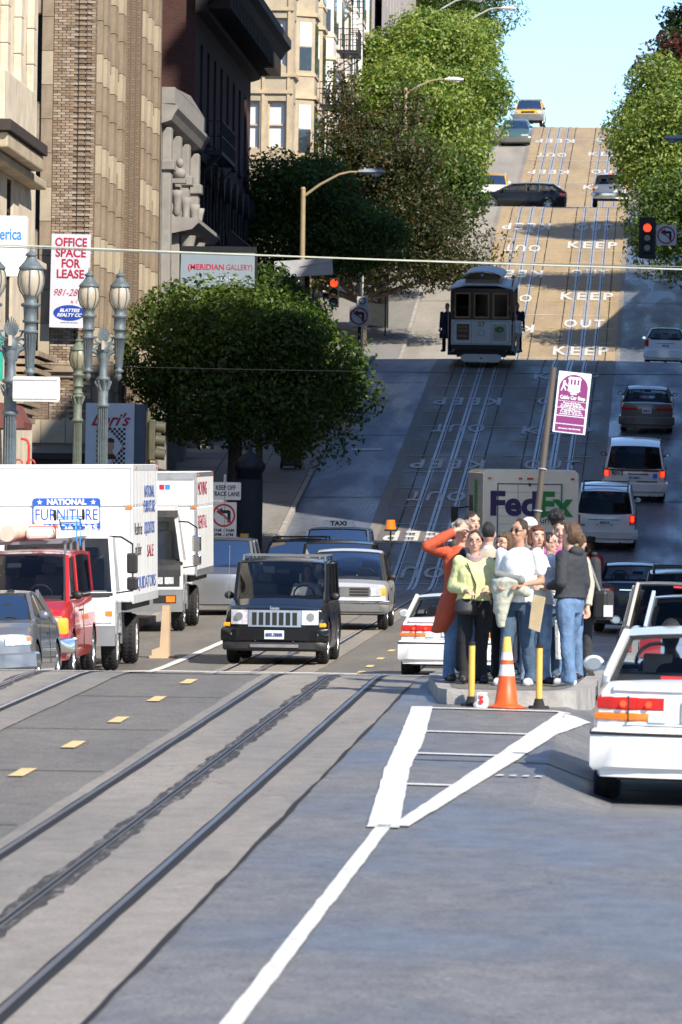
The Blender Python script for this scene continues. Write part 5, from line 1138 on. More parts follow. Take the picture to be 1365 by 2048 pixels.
    for sx in (-1, 1):
        pillar((sx * wbx, yc, zc - .02), (sx * wr, yw, zr_), .06, .05)
        pillar((sx * wbx, yb, zb_ - .02), (sx * wr, yr, zr_), tail_w, .05, up=Vector((1, 0, 0)))
        for q in pillars:
            yy = yw + (yr - yw) * q; pillar((sx * wbx, yy, belt - .02), (sx * wr, yy, zr_), .06, .03)
        q_ = MB(); q_.bar((sx * wbx, yc, zc - .01), (sx * wbx, yb, zb_ - .01), .035); q_.build('belt_moulding', pm, R)
    def screen(nm, y0, z0, y1, sgn, m, in_=.05):
        r0 = [(s * (wbx - in_), y0 + sgn * (.14 * (1 - abs(s) ** 2.4)), z0) for s in S]; r1 = [(s * (wr - in_ * .8), y1 + sgn * (.06 * (1 - s * s)), zr_ + .045 - .03 * s * s) for s in S]
        mid = [tuple((p + q) / 2 + (0, sgn * .015, .012)[i] for i, (p, q) in enumerate(zip(a, b))) for a, b in zip(r0, r1)]
        m_ = MB(); m_.smooth = True; m_.grid([r0, mid, r1]); o = m_.build(nm, m, R, fix=False)
        m_ = MB(); k = 1.01                        # black rubber surround
        for rw in (r0, r1):
            for a, b in zip(rw, rw[1:]): m_.bar((a[0], a[1] + sgn * .004, a[2]), (b[0], b[1] + sgn * .004, b[2]), .035, .02)
        for e in (0, -1): m_.bar(r0[e], r1[e], .04, .02)
        m_.build('window_seal', 'black_plastic', o); return o
    ws = screen('windshield', yc, zc + .005, yw, 1, 'glass_clear' if glass_ != 'glass_dark' else 'glass_mid'); rw_ = screen('rear_window', yb, zb_ + .005, yr, -1, glass_)
    for sx in (-1, 1):
        cuts = [yw] + [yw + (yr - yw) * q for q in pillars] + [yr]; cb = [yc] + cuts[1:-1] + [yb]
        for i in range(len(cuts) - 1):
            m_ = MB(); g_ = .03; m_.add([(sx * (wbx + .004), cb[i] - g_, belt + .01), (sx * (wbx + .004), cb[i + 1] + g_, belt + .01), (sx * (wr + .004), cuts[i + 1] + g_, zr_), (sx * (wr + .004), cuts[i] - g_, zr_)], [(0, 1, 2, 3)]); m_.build('side_window', glass_, R, fix=False)
    # door seams and handles
    mb = MB()
    for sx in (-1, 1):
        for yy in [yc - .05] + [yw + (yr - yw) * q for q in pillars]:
            if yR + .3 < yy < yF - .3: q_ = MB(); q_.box(sx * hw * 1.0 - .004, sx * hw * 1.0 + .004, yy - .005, yy + .005, gc + .12, belt - .08); q_.build('door_seam', 'black_plastic', R)
        q_ = MB(); q_.box(sx * hw - .006, sx * hw + .022, yw + (yr - yw) * pillars[0] + .12, yw + (yr - yw) * pillars[0] + .3, belt - .2, belt - .17); q_.build('door_handle', 'black_plastic', R)
    # interior
    mb = MB(); mb.box(-wbx + .06, wbx - .06, yb + .12, yc - .12, belt - .02, belt + .045); mb.box(-wbx + .08, wbx - .08, yc - .55, yc - .1, belt, belt + .08); mb.build('dashboard', 'dark_interior', R)
    for sx in (-1, 1):
        yy = yw + (yr - yw) * .36 - .12; mb = MB(); mb.box(sx * hw * .42 - .22, sx * hw * .42 + .22, yy, yy + .14, belt + .05, H - .42 + seatz); mb.box(sx * hw * .42 - .12, sx * hw * .42 + .12, yy, yy + .12, H - .40 + seatz, H - .24 + seatz); mb.build('seat', seats, R, bevel=.04)
    if yw - yr > 1.3:
        yy = yb + .55; mb = MB(); mb.box(-hw * .72, hw * .72, yy, yy + .14, belt + .05, H - .5 + seatz)
        for sx in (-1, 1): mb.box(sx * hw * .42 - .11, sx * hw * .42 + .11, yy, yy + .1, H - .48 + seatz, H - .34 + seatz)
        mb.build('rear_seat', seats, R, bevel=.04)
    mb = MB(); mb.smooth = True; n = 16; cx_, cy_, cz_ = -hw * .42, yc - .42, belt + .1
    mb.tube([(cx_ + .18 * math.cos(2 * PI * k / n), cy_ + .07 * math.sin(2 * PI * k / n), cz_ + .16 * math.sin(2 * PI * k / n)) for k in range(n + 1)], .016, 6); mb.build('steering_wheel', 'black_plastic', R)
    mb = MB(); zi = H - .24; mb.box(-.11, .11, yw + .02, yw + .05, zi - .03, zi + .04); mb.build('inside_mirror', 'black_plastic', R)
    # mirrors
    for sx in (-1, 1):
        mb = MB(); mb.smooth = True; mb.ball((sx * (hw + .035), yc - .28, belt + .075), .08, 12, (1.1, .7, .85)); mb.smooth = False; mb.box(sx * (hw - .12), sx * (hw + .0), yc - .33, yc - .29, belt + .02, belt + .06); mo = mb.build('door_mirror', mirror_m or body, R)
        mb = MB(); mb.cyl((0, 0, 0), (0, -.012, 0), .05, n=20); mb.v = [(v[0] * 1.25 + sx * (hw + .035), v[1] + yc - .33, v[2] + belt + .075) for v in mb.v]; mb.build('mirror_glass', 'chrome', mo)
    # wheels
    for yy in ya:
        for sx in (-1, 1): wheel(R, sx * (hw - .12), yy, r, .21, sx, rim)
    # bumpers wrap round the corners
    def band(nm, z0, z1, sgn, th, side, m, x_in=None, sx_only=None):
        fy = front_y if sgn > 0 else rear_y; ye = yF if sgn > 0 else yR
        zm = lerp_tab(top, ye); kz = ((z0 + z1) / 2 - gc) / max(.1, zm - gc); hw_ = hw * float(np.interp(kz, [0, .15, .42, .72, .92, 1], [.955, .985, .99, .965, .935, .89]))
        return band2(nm, z0, z1, sgn, th, side, m, x_in, sx_only, fy, ye, hw_)
    def band2(nm, z0, z1, sgn, th, side, m, x_in, sx_only, fy, ye, hw):
        xs = np.linspace(-hw, hw, 17); path = [(-hw - th, ye - sgn * side)] + [(xx * (1 + th / hw), fy(xx, (z0 + z1) / 2) + sgn * th) for xx in xs] + [(hw + th, ye - sgn * side)]
        if sx_only:
            path = [q for q in path if q[0] * sx_only > x_in] ; path = ([(sx_only * x_in, fy(x_in, (z0 + z1) / 2) + sgn * th)] + path) if sx_only > 0 else (path + [(sx_only * x_in, fy(x_in, (z0 + z1) / 2) + sgn * th)])
        m_ = MB(); t_ = th * .8 + .06; rr_ = min(.03, (z1 - z0) * .25)
        def off(q, d, z_): return (q[0] - math.copysign(d, q[0]) * (1 if abs(q[0]) > hw else .3), q[1] - sgn * d * (1 if abs(q[0]) <= hw * 1.02 else 0), z_)
        m_.grid([[off(q, t_, z0) for q in path], [off(q, rr_, z0) for q in path], [off(q, 0, z0 + rr_) for q in path], [off(q, 0, z1 - rr_) for q in path], [off(q, rr_, z1) for q in path], [off(q, t_, z1) for q in path]])
        return m_.build(nm, m, R, smooth=True)
    if bump_m:
        for sgn in (1, -1): band('bumper', bz[0], bz[1], sgn, .03, .45, bump_m)
    for sgn, els in ((1, front), (-1, rear)):
        fy = front_y if sgn > 0 else rear_y
        for e in els:
            nm, m = e[0], e[1]
            if e[2] == 'disc':
                _, _, _, xx, zz, rd = e
                for sx in (-1, 1):
                    yy = fy(xx, zz); mb = MB(); mb.cyl((sx * xx, yy - sgn * .03, zz), (sx * xx, yy + sgn * .045, zz), rd, rd * .9, 20); mb.build(nm, m, R)
            elif e[2] == 'text':
                _, _, _, s_, sz, xx, zz, wd = e[:8]; th = e[8] if len(e) > 8 else .02
                text(s_, sz, m, R, loc=(xx, fy(xx, zz) + sgn * (th + .012), zz), rot=(PI / 2, 0, 0 if sgn < 0 else PI), wid=wd, bold=.004, ext=.002, res=2)
            elif e[2] == 'band': _, _, _, z0, z1, th, side = e; band(nm, z0, z1, sgn, th, side, m)
            elif e[2] == 'corner':
                _, _, _, xi, z0, z1, th, side = e
                for sx in (-1, 1): band(nm, z0, z1, sgn, th, side, m, xi, sx)
            else:
                x0, x1, z0, z1, th = e[2:7]; mir = len(e) > 7 and e[7]
                for sx in ((-1, 1) if mir else (1,)):
                    mb = MB(); a, b = sorted((sx * x0, sx * x1)); mb.panel(a, b, z0, z1, fy, sgn * th, 6, 3); mb.build(nm, m, R, smooth=True)
    if rails:
        for sx in (-1, 1):
            mb = MB(); mb.smooth = True; mb.tube([(sx * wr * .92, yw - .15, H - .06), (sx * wr * .92, yw - .3, H + .03), (sx * wr * .92, yr + .3, H + .03), (sx * wr * .92, yr + .12, H - .06)], .018, 8); mb.build('roof_rail', rails, ro)
        for yy in (yw - .6, yr + .6): mb = MB(); mb.bar((-wr * .92, yy, H + .03), (wr * .92, yy, H + .03), .03); mb.build('cross_bar', rails, ro)
    # wipers
    mb = MB(); mb.bar((-.1, yc + .05, zc + .03), (-.55, yc - .02, zc + .09), .015); mb.bar((.45, yc + .04, zc + .03), (.0, yc + .02, zc + .10), .015); mb.build('wiper', 'black_plastic', R)
    if third: mb = MB(); mb.box(-third[0], third[0], third[1] - .03, third[1], third[2], third[2] + .03); mb.build('high_brake_light', 'lens_red', R)
    return R
def cx_of(px, py, D): return at(px, py, D).x
PLATE = lambda s, z, x=0, w=.31, h=.155: [('licence_plate', 'plate_white', x - w / 2, x + w / 2, z - h / 2, z + h / 2, .03), ('plate_text', 'ink_blue', 'text', s, .09, x, z, w * .8, .03)]
def sedan_top(L, hood, cowl, yc, trunk, yb, belt, nose=.66, tail=None):
    tail = tail or trunk - .06
    return [(-L / 2, tail), (-L / 2 + .22, trunk), (yb, belt), (yc, cowl), (yc + .5, hood), (L / 2 - .35, hood - .1), (L / 2 - .1, nose)]

# --- white sedans
def accord(name, label, x, y, h, M=None, plate='4CTF 21'):
    L = 4.7; yc, yb = 1.05, -1.38
    lights = [('tail_light', 'lens_red', 'corner', .30, .735, .865, .012, .05), ('turn_light', 'lens_amber', 'corner', .42, .66, .73, .012, .05), ('reverse_light', 'lens_clear', .28, .42, .66, .73, .012, True),
              ('lit_bulb', 'lit_red', 'disc', .62, .80, .028), ('lit_bulb', 'lit_red', 'disc', .42, .80, .028), ('light_divider', 'black_plastic', .575, .585, .66, .865, .016, True),
              ('trunk_seam', 'grey_plastic', -.62, .62, .628, .634, .003), ('trunk_lip', 'p_white', -.70, .70, .905, .94, .022),
              ('bumper_strip', 'black_plastic', 'band', .55, .575, .037, .45), ('light_surround', 'p_white2', -.27, .27, .655, .86, .004)] + PLATE(plate, .755) + [('badge', 'grey_plastic', 'text', 'SEDAN', .05, -.55, .885, .16, .01)]
    lights = [e for e in lights if e[0] != 'badge']
    return car(name, label, x, y, h, L, 1.71, 1.37, 2.72, 'p_white', sedan_top(L, .93, .97, yc, .965, yb, .93, tail=.93), (yc, .35, -.85, yb), .93, c=.14, r=.30, gc=.22, roofw=.72, rear=lights,
        front=[('headlight', 'lens_clear', .42, .80, .56, .70, .01, True), ('grille', 'black_plastic', -.4, .4, .58, .69, .01)], bump_m='p_white', bz=(.27, .60), tail_w=.2, glass_='glass_clear', third=(.33, -1.42, .965), seats='seat_light', M=M)
D_ACC = 55.3
A1 = accord('white_sedan', 'white sedan with lit red tail lights cut off by the right edge', cx_of(1400, 1500, D_ACC), D_ACC + 2.3, 0)
A2 = accord('white_sedan', 'white sedan partly hidden behind the waiting people', cx_of(903, 1300, 114), 114 + 2.3, 0, plate='2CTF 13')
# light blue hatchback, champagne pickup with cover, black roof car between them
car('light_blue_hatchback', 'light blue hatchback between the nearest white sedan and champagne pickup', cx_of(1403, 1300, 93), 93 + 2, 0, 4.2, 1.7, 1.52, 2.6, 'p_lightblue', [(-2.1, .9), (-1.95, .95), (-1.7, .97), (.9, .97), (1.5, .9), (2.0, .7)], (1.05, .3, -1.45, -1.92), .96, tail_w=.34,
    rear=[('tail_light', 'lens_red', 'corner', .55, .6, .9, .012, .1), ('bumper', 'p_lightblue', 'band', .3, .6, .06, .4)] + PLATE('5LWB 208', .75), glass_='glass_dark', c=.12, third=(.25, -1.5, 1.44), r=.3)
car('champagne_pickup', 'champagne pickup truck with a grey tinted rear cover, right of the crowd', cx_of(1356, 1300, 104), 104 + 2.6, -.02, 5.2, 1.92, 1.84, 3.3, 'p_champagne', [(-2.6, 1.08), (-2.45, 1.14), (1.0, 1.14), (1.7, 1.05), (2.4, .95)], (1.3, .75, -2.35, -2.55), 1.13, tail_w=.34, pillars=(.3, .5), c=.07,
    rear=[('tail_light', 'lens_red', 'corner', .78, .72, 1.02, .014, .12), ('tailgate_seam', 'grey_plastic', -.74, .74, .64, .65, .003), ('bumper', 'chrome', 'band', .42, .60, .08, .3)] + PLATE('7R41 905', .85), glass_='glass_dark', r=.37, gc=.32, cat='pickup truck', rails=None, third=(.22, -2.5, 1.74))
car('black_suv', 'black topped suv with roof rack behind the champagne pickup', cx_of(1380, 1180, 122), 124, 0, 4.6, 1.85, 1.82, 2.7, 'p_black', [(-2.3, 1.1), (-2.1, 1.15), (1.0, 1.15), (2.2, 1.0)], (1.1, .6, -1.8, -2.15), 1.15, r=.36, gc=.3, rear=[('tail_light', 'lens_red', 'corner', .7, .9, 1.2, .012, .1)], rails='black_metal', glass_='glass_dark', tail_w=.15, c=.08)
dark = car('dark_blue_sedan', 'dark blue sedan behind the crowd near the costumed man', cx_of(1272, 1240, 146), 146 + 2.4, 0, 4.8, 1.80, 1.46, 2.7, 'p_navy', sedan_top(4.8, .98, 1.0, 1.0, 1.06, -1.5, 1.0, tail=1.0), (1.0, .3, -1.0, -1.55), 1.0, r=.32, roofw=.74, tail_w=.2,
    rear=[('tail_light', 'lens_red', 'corner', .48, .80, .96, .012, .2), ('badge', 'chrome', 'text', 'FUSION', .06, -.62, .90, .24, .012), ('chrome_strip', 'chrome', -.36, .36, .90, .925, .012), ('bumper', 'p_navy', 'band', .28, .58, .06, .4)] + PLATE('5XKV 774', .80), glass_='glass_mid', bump_m=None)
# --- climbing cars
car('white_suv', 'white off road wagon with one lit brake light right of the parcel truck', cx_of(1208, 1100, 198), 198.5 + 2.3, 0, 4.75, 1.78, 1.74, 2.78, 'p_white', [(-2.37, 1.02), (-2.25, 1.08), (1.0, 1.06), (1.3, 1.04), (2.0, .96), (2.3, .8)], (1.15, .55, -1.95, -2.22), 1.07, r=.36, gc=.26, roofw=.78, tail_w=.16, pillars=(.3, .68),
    rear=[('tail_light', 'lens_red', 'corner', .70, .74, 1.04, .015, .12), ('lit_brake', 'lit_red', .735, .83, .86, 1.02, .03), ('reverse_light', 'lens_clear', .74, .84, .76, .82, .022, True), ('plate_recess', 'grey_plastic', -.24, .24, .76, .78, .02), ('gate_handle', 'grey_plastic', -.45, .45, .905, .925, .012), ('step_strip', 'black_plastic', -.70, .70, .575, .60, .02), ('bumper', 'p_white2', 'band', .36, .60, .07, .35), ('brand_lettering', 'grey_plastic', 'text', 'Jeep', .07, -.62, .76, .15, .01)] + PLATE('5WOK 36', .83, w=.34),
    glass_='glass_dark', c=.1, rails='black_metal', third=(.22, -2.03, 1.66), cat='suv')
car('taxi_minivan', 'white taxi minivan numbered 9015 with lit tail lights climbing the hill', cx_of(1268, 1000, 211.5), 211.5 + 2.5, 0, 5.0, 1.90, 1.72, 3.0, 'p_white', [(-2.5, .95), (-2.38, 1.02), (1.1, 1.0), (1.6, .98), (2.2, .86), (2.4, .7)], (1.6, .7, -2.0, -2.33), 1.0, r=.33, gc=.2, roofw=.78, tail_w=.15, pillars=(.34, .68),
    rear=[('tail_light', 'lens_red', 'corner', .76, .78, 1.0, .015, .12), ('lit_brake', 'lit_red', .79, .90, .80, .95, .03, True), ('maroon_band', 'p_maroon', -.74, .74, .945, 1.0, .012), ('taxi_number', 'ink_black', 'text', '9015', .17, -.52, .87, .36, .015), ('gate_handle', 'black_plastic', -.2, .42, .85, .88, .02), ('blue_symbol', 'bank_blue', .55, .68, .74, .88, .015),
          ('bumper', 'p_white', 'band', .32, .60, .07, .4), ('taxi_lettering', 'ink_black', 'text', 'SAN FRANCISCO TAXICAB', .05, .38, .64, .62, .012)] + PLATE('8C14651', .75, w=.4), glass_='glass_dark', c=.16, cat='taxi', mirror_m='black_plastic')
car('bronze_sedan', 'bronze grey sedan with dark red tail lights, third up the hill', cx_of(1293, 860, 232.5), 232.5 + 2.4, 0, 4.8, 1.76, 1.42, 2.67, 'p_bronze', sedan_top(4.8, .96, 1.0, 1.1, 1.02, -1.5, .97), (1.1, .35, -.95, -1.55), .97, r=.31, roofw=.74, tail_w=.2,
    rear=[('tail_light', 'lens_red', 'corner', .32, .78, .90, .012, .15), ('bumper', 'p_bronze', 'band', .30, .58, .06, .4), ('sticker', 'neon_red', -.50, -.38, .48, .53, .065)] + PLATE('4KBR 217', .77), glass_='glass_clear', c=.16, mirror_m='black_plastic', seats='seat_light')
car('white_hatchback', 'white hatchback on the second crossing at the right edge', cx_of(1331, 700, 276), 276 + 2.2, .0, 4.4, 1.66, 1.50, 2.7, 'p_white', [(-2.2, .98), (-2.1, 1.06), (1.0, 1.0), (1.6, .85), (2.1, .65)], (1.25, .2, -1.3, -2.08), 1.02, r=.31, roofw=.7, tail_w=.12,
    rear=[('tail_light', 'lens_red', 'corner', .68, .70, 1.0, .015, .05), ('upper_window', 'glass_dark', -.6, .6, .99, 1.06, .012), ('handle_bar', 'grey_plastic', -.35, .35, .84, .86, .015), ('reflector', 'lens_amber', .55, .68, .34, .38, .05, True), ('bumper', 'p_white', 'band', .26, .62, .05, .4)] + PLATE('5RTY 81', .75), glass_='glass_mid', c=.2)
car('white_pickup', 'white pickup truck climbing on the right track past the second crossing', cx_of(1221, 420, 351), 351 + 2.5, 0, 5.2, 1.82, 1.72, 3.2, 'p_white', [(-2.6, 1.08), (-2.5, 1.12), (1.0, 1.12), (1.4, 1.1), (2.4, .95)], (1.2, .6, -.5, -.8), 1.12, r=.38, gc=.42, tail_w=.1, pillars=(.5,),
    rear=[('tail_light', 'lit_amber', 'corner', .78, .92, 1.08, .014, .05), ('tail_light', 'lens_red', 'corner', .78, .80, .92, .014, .05), ('tailgate_badge', 'ink_black', -.07, .07, .93, 1.0, .012), ('bumper', 'chrome', 'band', .55, .72, .08, .2)] + PLATE('6J31', .64, w=.36), glass_='glass_dark', c=.05, cat='pickup truck', mirror_m='black_plastic', third=(.15, -.8, 1.66))
car('black_wagon', 'black station wagon crossing the street from left to right near the hilltop block', at(1040, 400, 362).x, 361.5, -PI / 2 - .03, 4.9, 1.82, 1.45, 2.9, 'p_black', [(-2.45, .9), (-2.3, .98), (1.1, .98), (1.6, .92), (2.3, .74)], (1.15, .35, -1.7, -2.25), .98, r=.33, roofw=.76,
    rear=[('tail_light', 'lens_red', 'corner', .5, .72, .92, .012, .25)] + PLATE('5LKD', .7), front=[('headlight', 'lens_clear', 'corner', .5, .58, .72, .012, .25)], glass_='glass_mid', pillars=(.33, .66), tail_w=.1, cat='car')
car('yellow_taxi', 'yellow and white taxi mostly hidden behind the black wagon', at(990, 385, 385).x, 379, PI, 4.9, 1.85, 1.5, 2.8, 'p_white', sedan_top(4.9, 1.0, 1.0, 1.0, 1.0, -1.5, 1.0), (1.0, .35, -.9, -1.5), 1.0, roof_m='p_yellow', tail_w=.2, front=[('headlight', 'lens_clear', .5, .8, .62, .75, .01, True)], cat='taxi')
car('green_sedan', 'dull green sedan coming down near the crest', cx_of(1031, 270, 415), 417.3, PI, 4.8, 1.78, 1.40, 2.7, 'p_teal', sedan_top(4.8, .92, .95, 1.0, .95, -1.5, .95, nose=.62), (1.0, .3, -.9, -1.5), .95, roofw=.72, r=.31, tail_w=.2, front=[('headlight', 'lens_clear', .36, .80, .62, .72, .012, True), ('bumper', 'p_bronze', 'band', .26, .56, .06, .4)] + PLATE('3FLT', .42, w=.34), glass_='glass_clear', mirror_m='black_plastic')
car('yellow_suv_taxi', 'yellow suv taxi at the very top of the hill', cx_of(1060, 235, 437), 437.5 + .8, PI + .04, 4.5, 1.80, 1.72, 2.6, 'p_yellow', [(-2.25, 1.1), (1.0, 1.1), (1.3, 1.1), (2.0, 1.0), (2.2, .8)], (1.15, .55, -1.8, -2.1), 1.08, r=.36, gc=.36, front=[('headlight', 'lens_clear', .56, .84, .86, .98, .012, True), ('grille', 'black_plastic', -.42, .42, .84, .95, .012), ('bumper', 'grey_plastic', 'band', .36, .78, .07, .4)] + PLATE('TAXI', .55, w=.36), rails='black_metal', glass_='glass_mid', cat='taxi', mirror_m='black_plastic', c=.1)
# --- oncoming cars
jx = cx_of(551, 1300, 121)
J = car('black_suv', 'shiny black suv with slotted chrome grille driving towards the camera', jx, 121.5 + 2.2, PI + .015, 4.75, 1.80, 1.83, 2.78, 'p_black', [(-2.37, 1.05), (-2.25, 1.09), (.7, 1.09), (.8, 1.10), (1.1, 1.10), (2.1, 1.0), (2.3, .95)], (.85, .35, -1.95, -2.22), 1.09, r=.39, gc=.26, roofw=.87, tail_w=.14, pillars=(.34, .7), c=.13,
    front=[('grille', 'alloy', -.46, .46, .66, .95, .03)] + [('grille_slot', 'dark_groove', -.39 + i * .117, -.31 + i * .117, .69, .91, .037) for i in range(7)] +
          [('headlight', 'lens_clear', .47, .76, .70, .95, .02, True), ('reflector_bowl', 'chrome', 'disc', .62, .84, .075), ('turn_light', 'lit_amber', 'corner', .78, .655, .73, .015, .03), ('fog_light', 'lens_clear', 'disc', .70, .53, .065),
           ('bumper', 'p_black', 'band', .40, .64, .05, .4), ('lower_bar', 'chrome', -.42, .42, .305, .36, .07), ('lower_valance', 'black_plastic', 'band', .25, .42, .03, .3), ('bumper_mark', 'chrome', 'disc', .33, .42, .012), ('brand_lettering', 'chrome', 'text', 'Jeep', .08, 0, .985, .18, .02)] +
          [('licence_plate', 'plate_white', -.17, .17, .45, .60, .08), ('plate_text', 'ink_blue', 'text', 'MAX OMAN', .09, 0, .525, .29, .08)],
    glass_='glass_dark', rails='grey_plastic', rim='alloy', cat='suv', mirror_m='black_plastic', seats='seat_light', seatz=-.05)
mb = MB(); mb.cyl((.86, 1.6, 1.1), (.86, 1.5, 2.05), .006, .004, 6); mb.build('aerial', 'chrome', J)
rg = car('white_pickup', 'white pickup with amber beacon following close behind the shiny black suv', cx_of(690, 1200, 145), 145 + 2.4, PI, 4.9, 1.76, 1.66, 3.0, 'p_white2', [(-2.45, 1.0), (.7, 1.0), (1.0, 1.0), (2.1, .94), (2.3, .86)], (.95, .45, -.75, -1.0), 1.0, r=.35, gc=.34, roofw=.76, tail_w=.1, pillars=(.5,), c=.1,
    front=[('grille', 'grey_plastic', -.52, .52, .70, .90, .02)] + [('grille_bar', 'black_plastic', -.50, -.10, .72 + .06 * k, .755 + .06 * k, .03) for k in range(3)] + [('grille_bar', 'black_plastic', .10, .50, .72 + .06 * k, .755 + .06 * k, .03) for k in range(3)] +
          [('headlight', 'lens_clear', .54, .76, .72, .88, .03, True), ('turn_light', 'lit_amber', 'corner', .76, .72, .88, .02, .15), ('bumper', 'chrome', 'band', .56, .62, .07, .15), ('lower_bumper', 'grey_plastic', 'band', .36, .56, .055, .2)] + PLATE('', .5)[:1], glass_='glass_mid', cat='pickup truck', mirror_m='black_plastic', seats='seat_grey')
mb = MB(); mb.cyl((-.80, -1.0, 1.0), (-.80, -1.0, 2.02), .02, n=8); mb.cyl((-.80, -1.0, 2.02), (-.80, -1.0, 2.06), .14, n=14); o = mb.build('beacon_pole', 'black_metal', rg); mb = MB(); mb.cyl((-.80, -1.0, 2.06), (-.80, -1.0, 2.26), .115, .09, 16); mb.build('beacon', 'lens_amber', o)
mb = MB(); mb.box(.3, .8, -1.4, -1.0, 1.0, 1.0); 
car('dark_suv', 'dark suv with a wide windshield behind the white pickup, centre of the oncoming row', cx_of(668, 1150, 158), 158.5 + 2.3, PI, 4.8, 1.84, 1.64, 2.8, 'p_black', [(-2.4, 1.0), (.8, 1.02), (2.2, .95), (2.3, .85)], (.9, .35, -1.9, -2.2), 1.02, r=.36, gc=.28, roofw=.84, front=[('headlight', 'lens_clear', .5, .8, .72, .9, .01, True)], glass_='glass_mid', cat='suv', c=.12, mirror_m='black_plastic')
car('dark_green_van', 'dark green suv at the left of the oncoming row', cx_of(592, 1150, 171), 171 + 2.3, PI, 4.7, 1.82, 1.50, 2.8, 'p_darkgreen', [(-2.35, 1.05), (.9, 1.05), (2.2, .95)], (1.0, .5, -1.8, -2.15), 1.05, r=.34, gc=.25, front=[('headlight', 'lens_clear', .5, .8, .68, .85, .01, True)], glass_='glass_dark', cat='suv', rails='black_metal')
tx = car('white_taxi', 'white taxi with roof sign at the back of the oncoming row', cx_of(668, 1100, 176), 176.5 + 2.4, PI, 5.0, 1.90, 1.74, 2.9, 'p_white', [(-2.5, .98), (.9, 1.0), (1.4, .98), (2.2, .86)], (1.2, .55, -1.9, -2.3), 1.0, r=.33, glass_='glass_mid', cat='taxi', roofw=.8, c=.15)
mb = MB(); mb.prism([(-.45, 1.73), (.45, 1.73), (.36, 1.91), (-.36, 1.91)], .05, .22, 'y'); o = mb.build('roof_sign', 'p_white', tx, bevel=.01); text('TAXI', .15, 'ink_black', o, loc=(0, .226, 1.82), rot=(PI / 2, 0, PI), wid=.42, bold=.006)
# parked at left
sv = car('silver_sedan', 'dark silver sedan at the left edge behind the rise', cx_of(-52, 1260, 100), 100.5 + 2.3, PI + .02, 4.6, 1.76, 1.44, 2.7, 'p_silver', sedan_top(4.6, .92, .97, 1.0, 1.0, -1.5, .95, nose=.6), (1.05, .3, -.9, -1.5), .95, r=.32, roofw=.74, tail_w=.2,
    front=[('headlight', 'lens_clear', 'corner', .50, .58, .74, .014, .2), ('turn_light', 'lens_amber', .80, .85, .66, .72, .03, True), ('grille', 'chrome', -.3, .3, .55, .64, .02), ('bumper', 'p_silver', 'band', .26, .5, .05, .5)], glass_='glass_mid', c=.28, cat='car')
van = car('red_van', 'red cargo van with ladder rack in front of the furniture truck', cx_of(18, 1250, 111.5), 112 + 2.5, PI + .01, 5.4, 2.0, 2.08, 3.5, 'p_red', [(-2.7, 1.25), (1.3, 1.28), (1.5, 1.28), (2.4, 1.12), (2.6, 1.02)], (1.65, 1.15, -2.5, -2.65), 1.26, r=.38, gc=.32, roofw=.86, tail_w=.12, pillars=(.3,), c=.13,
    front=[('grille', 'grey_plastic', -.52, .52, .74, 1.0, .02), ('headlight', 'lens_clear', .54, .82, .74, 1.0, .025, True), ('turn_light', 'lit_amber', 'corner', .82, .74, 1.0, .02, .12), ('bumper', 'chrome', 'band', .44, .68, .10, .35)] + [('licence_plate', 'plate_white', .32, .66, .46, .62, .12)] + [('plate_text', 'ink_black', 'text', '6S888', .09, .49, .54, .28, .12)], glass_='glass_mid', cat='van', mirror_m='black_plastic', seats='seat_grey')
# load on the red van's roof rack
mat('rack_grey', (.25, .25, .26), .5, .5); mat('dolly_blue', (.03, .22, .62), .4); mat('roll_cream', (.62, .50, .42), .7)
mb = MB()
for y in (1.0, 0, -1.2, -2.2): mb.bar((-.85, y, 2.2), (.85, y, 2.2), .05); mb.bar((-.82, y, 2.0), (-.82, y, 2.2), .04); mb.bar((.82, y, 2.0), (.82, y, 2.2), .04)
for x in (-.85, .85): mb.bar((x, 1.1, 2.24), (x, -2.3, 2.24), .04)
mb.build('roof_rack', 'rack_grey', van)
def riding(name, label, cat): o = empty(name, None, label, cat, M=van.matrix_world.copy()); return o
R = riding('carpet_roll', 'cream wrapped roll lying on the red van roof rack', 'roll'); mb = MB(); mb.cyl((.10, 1.25, 2.36), (-.2, -1.2, 2.36), .13, n=16); mb.build('roll', 'roll_cream', R)
R = riding('ladder', 'pale ladder lying flat on the left of the red van rack', 'ladder'); mb = MB(); mb.bar((.5, 1.2, 2.31), (.5, -2.2, 2.31), .08, .05); mb.bar((.82, 1.2, 2.31), (.82, -2.2, 2.31), .08, .05)
for k in range(11): mb.cyl((.5, 1.05 - k * .31, 2.31), (.82, 1.05 - k * .31, 2.31), .016, n=6)
mb.build('rails_and_rungs', 'roll_cream', R)
R = riding('paint_bundle', 'pale folded bundle strapped on the red van rack', 'bundle'); mb = MB(); mb.box(-.62, -.2, .2, 1.2, 2.26, 2.45); mb.build('bundle', 'pale_white', R, bevel=.06); mb = MB(); mb.box(-.63, -.19, .5, .56, 2.25, 2.462); mb.build('strap', 'neon_red', R)
R = riding('hand_dolly', 'blue hand dolly with black wheels on top of the red van', 'hand truck'); R.matrix_world = van.matrix_world @ Matrix.Translation((-.90, 1.0, 2.24)) @ Matrix.Scale(.55, 4) @ Matrix.Translation((.64, -1.05, -2.2)); mb = MB()
mb.bar((-.35, .4, 2.48), (-.35, 1.1, 2.80), .04); mb.bar((-.95, .4, 2.48), (-.95, 1.1, 2.80), .04)
for k in range(4): t = k / 3; mb.bar((-.35, .4 + .7 * t, 2.48 + .32 * t), (-.95, .4 + .7 * t, 2.48 + .32 * t), .035)
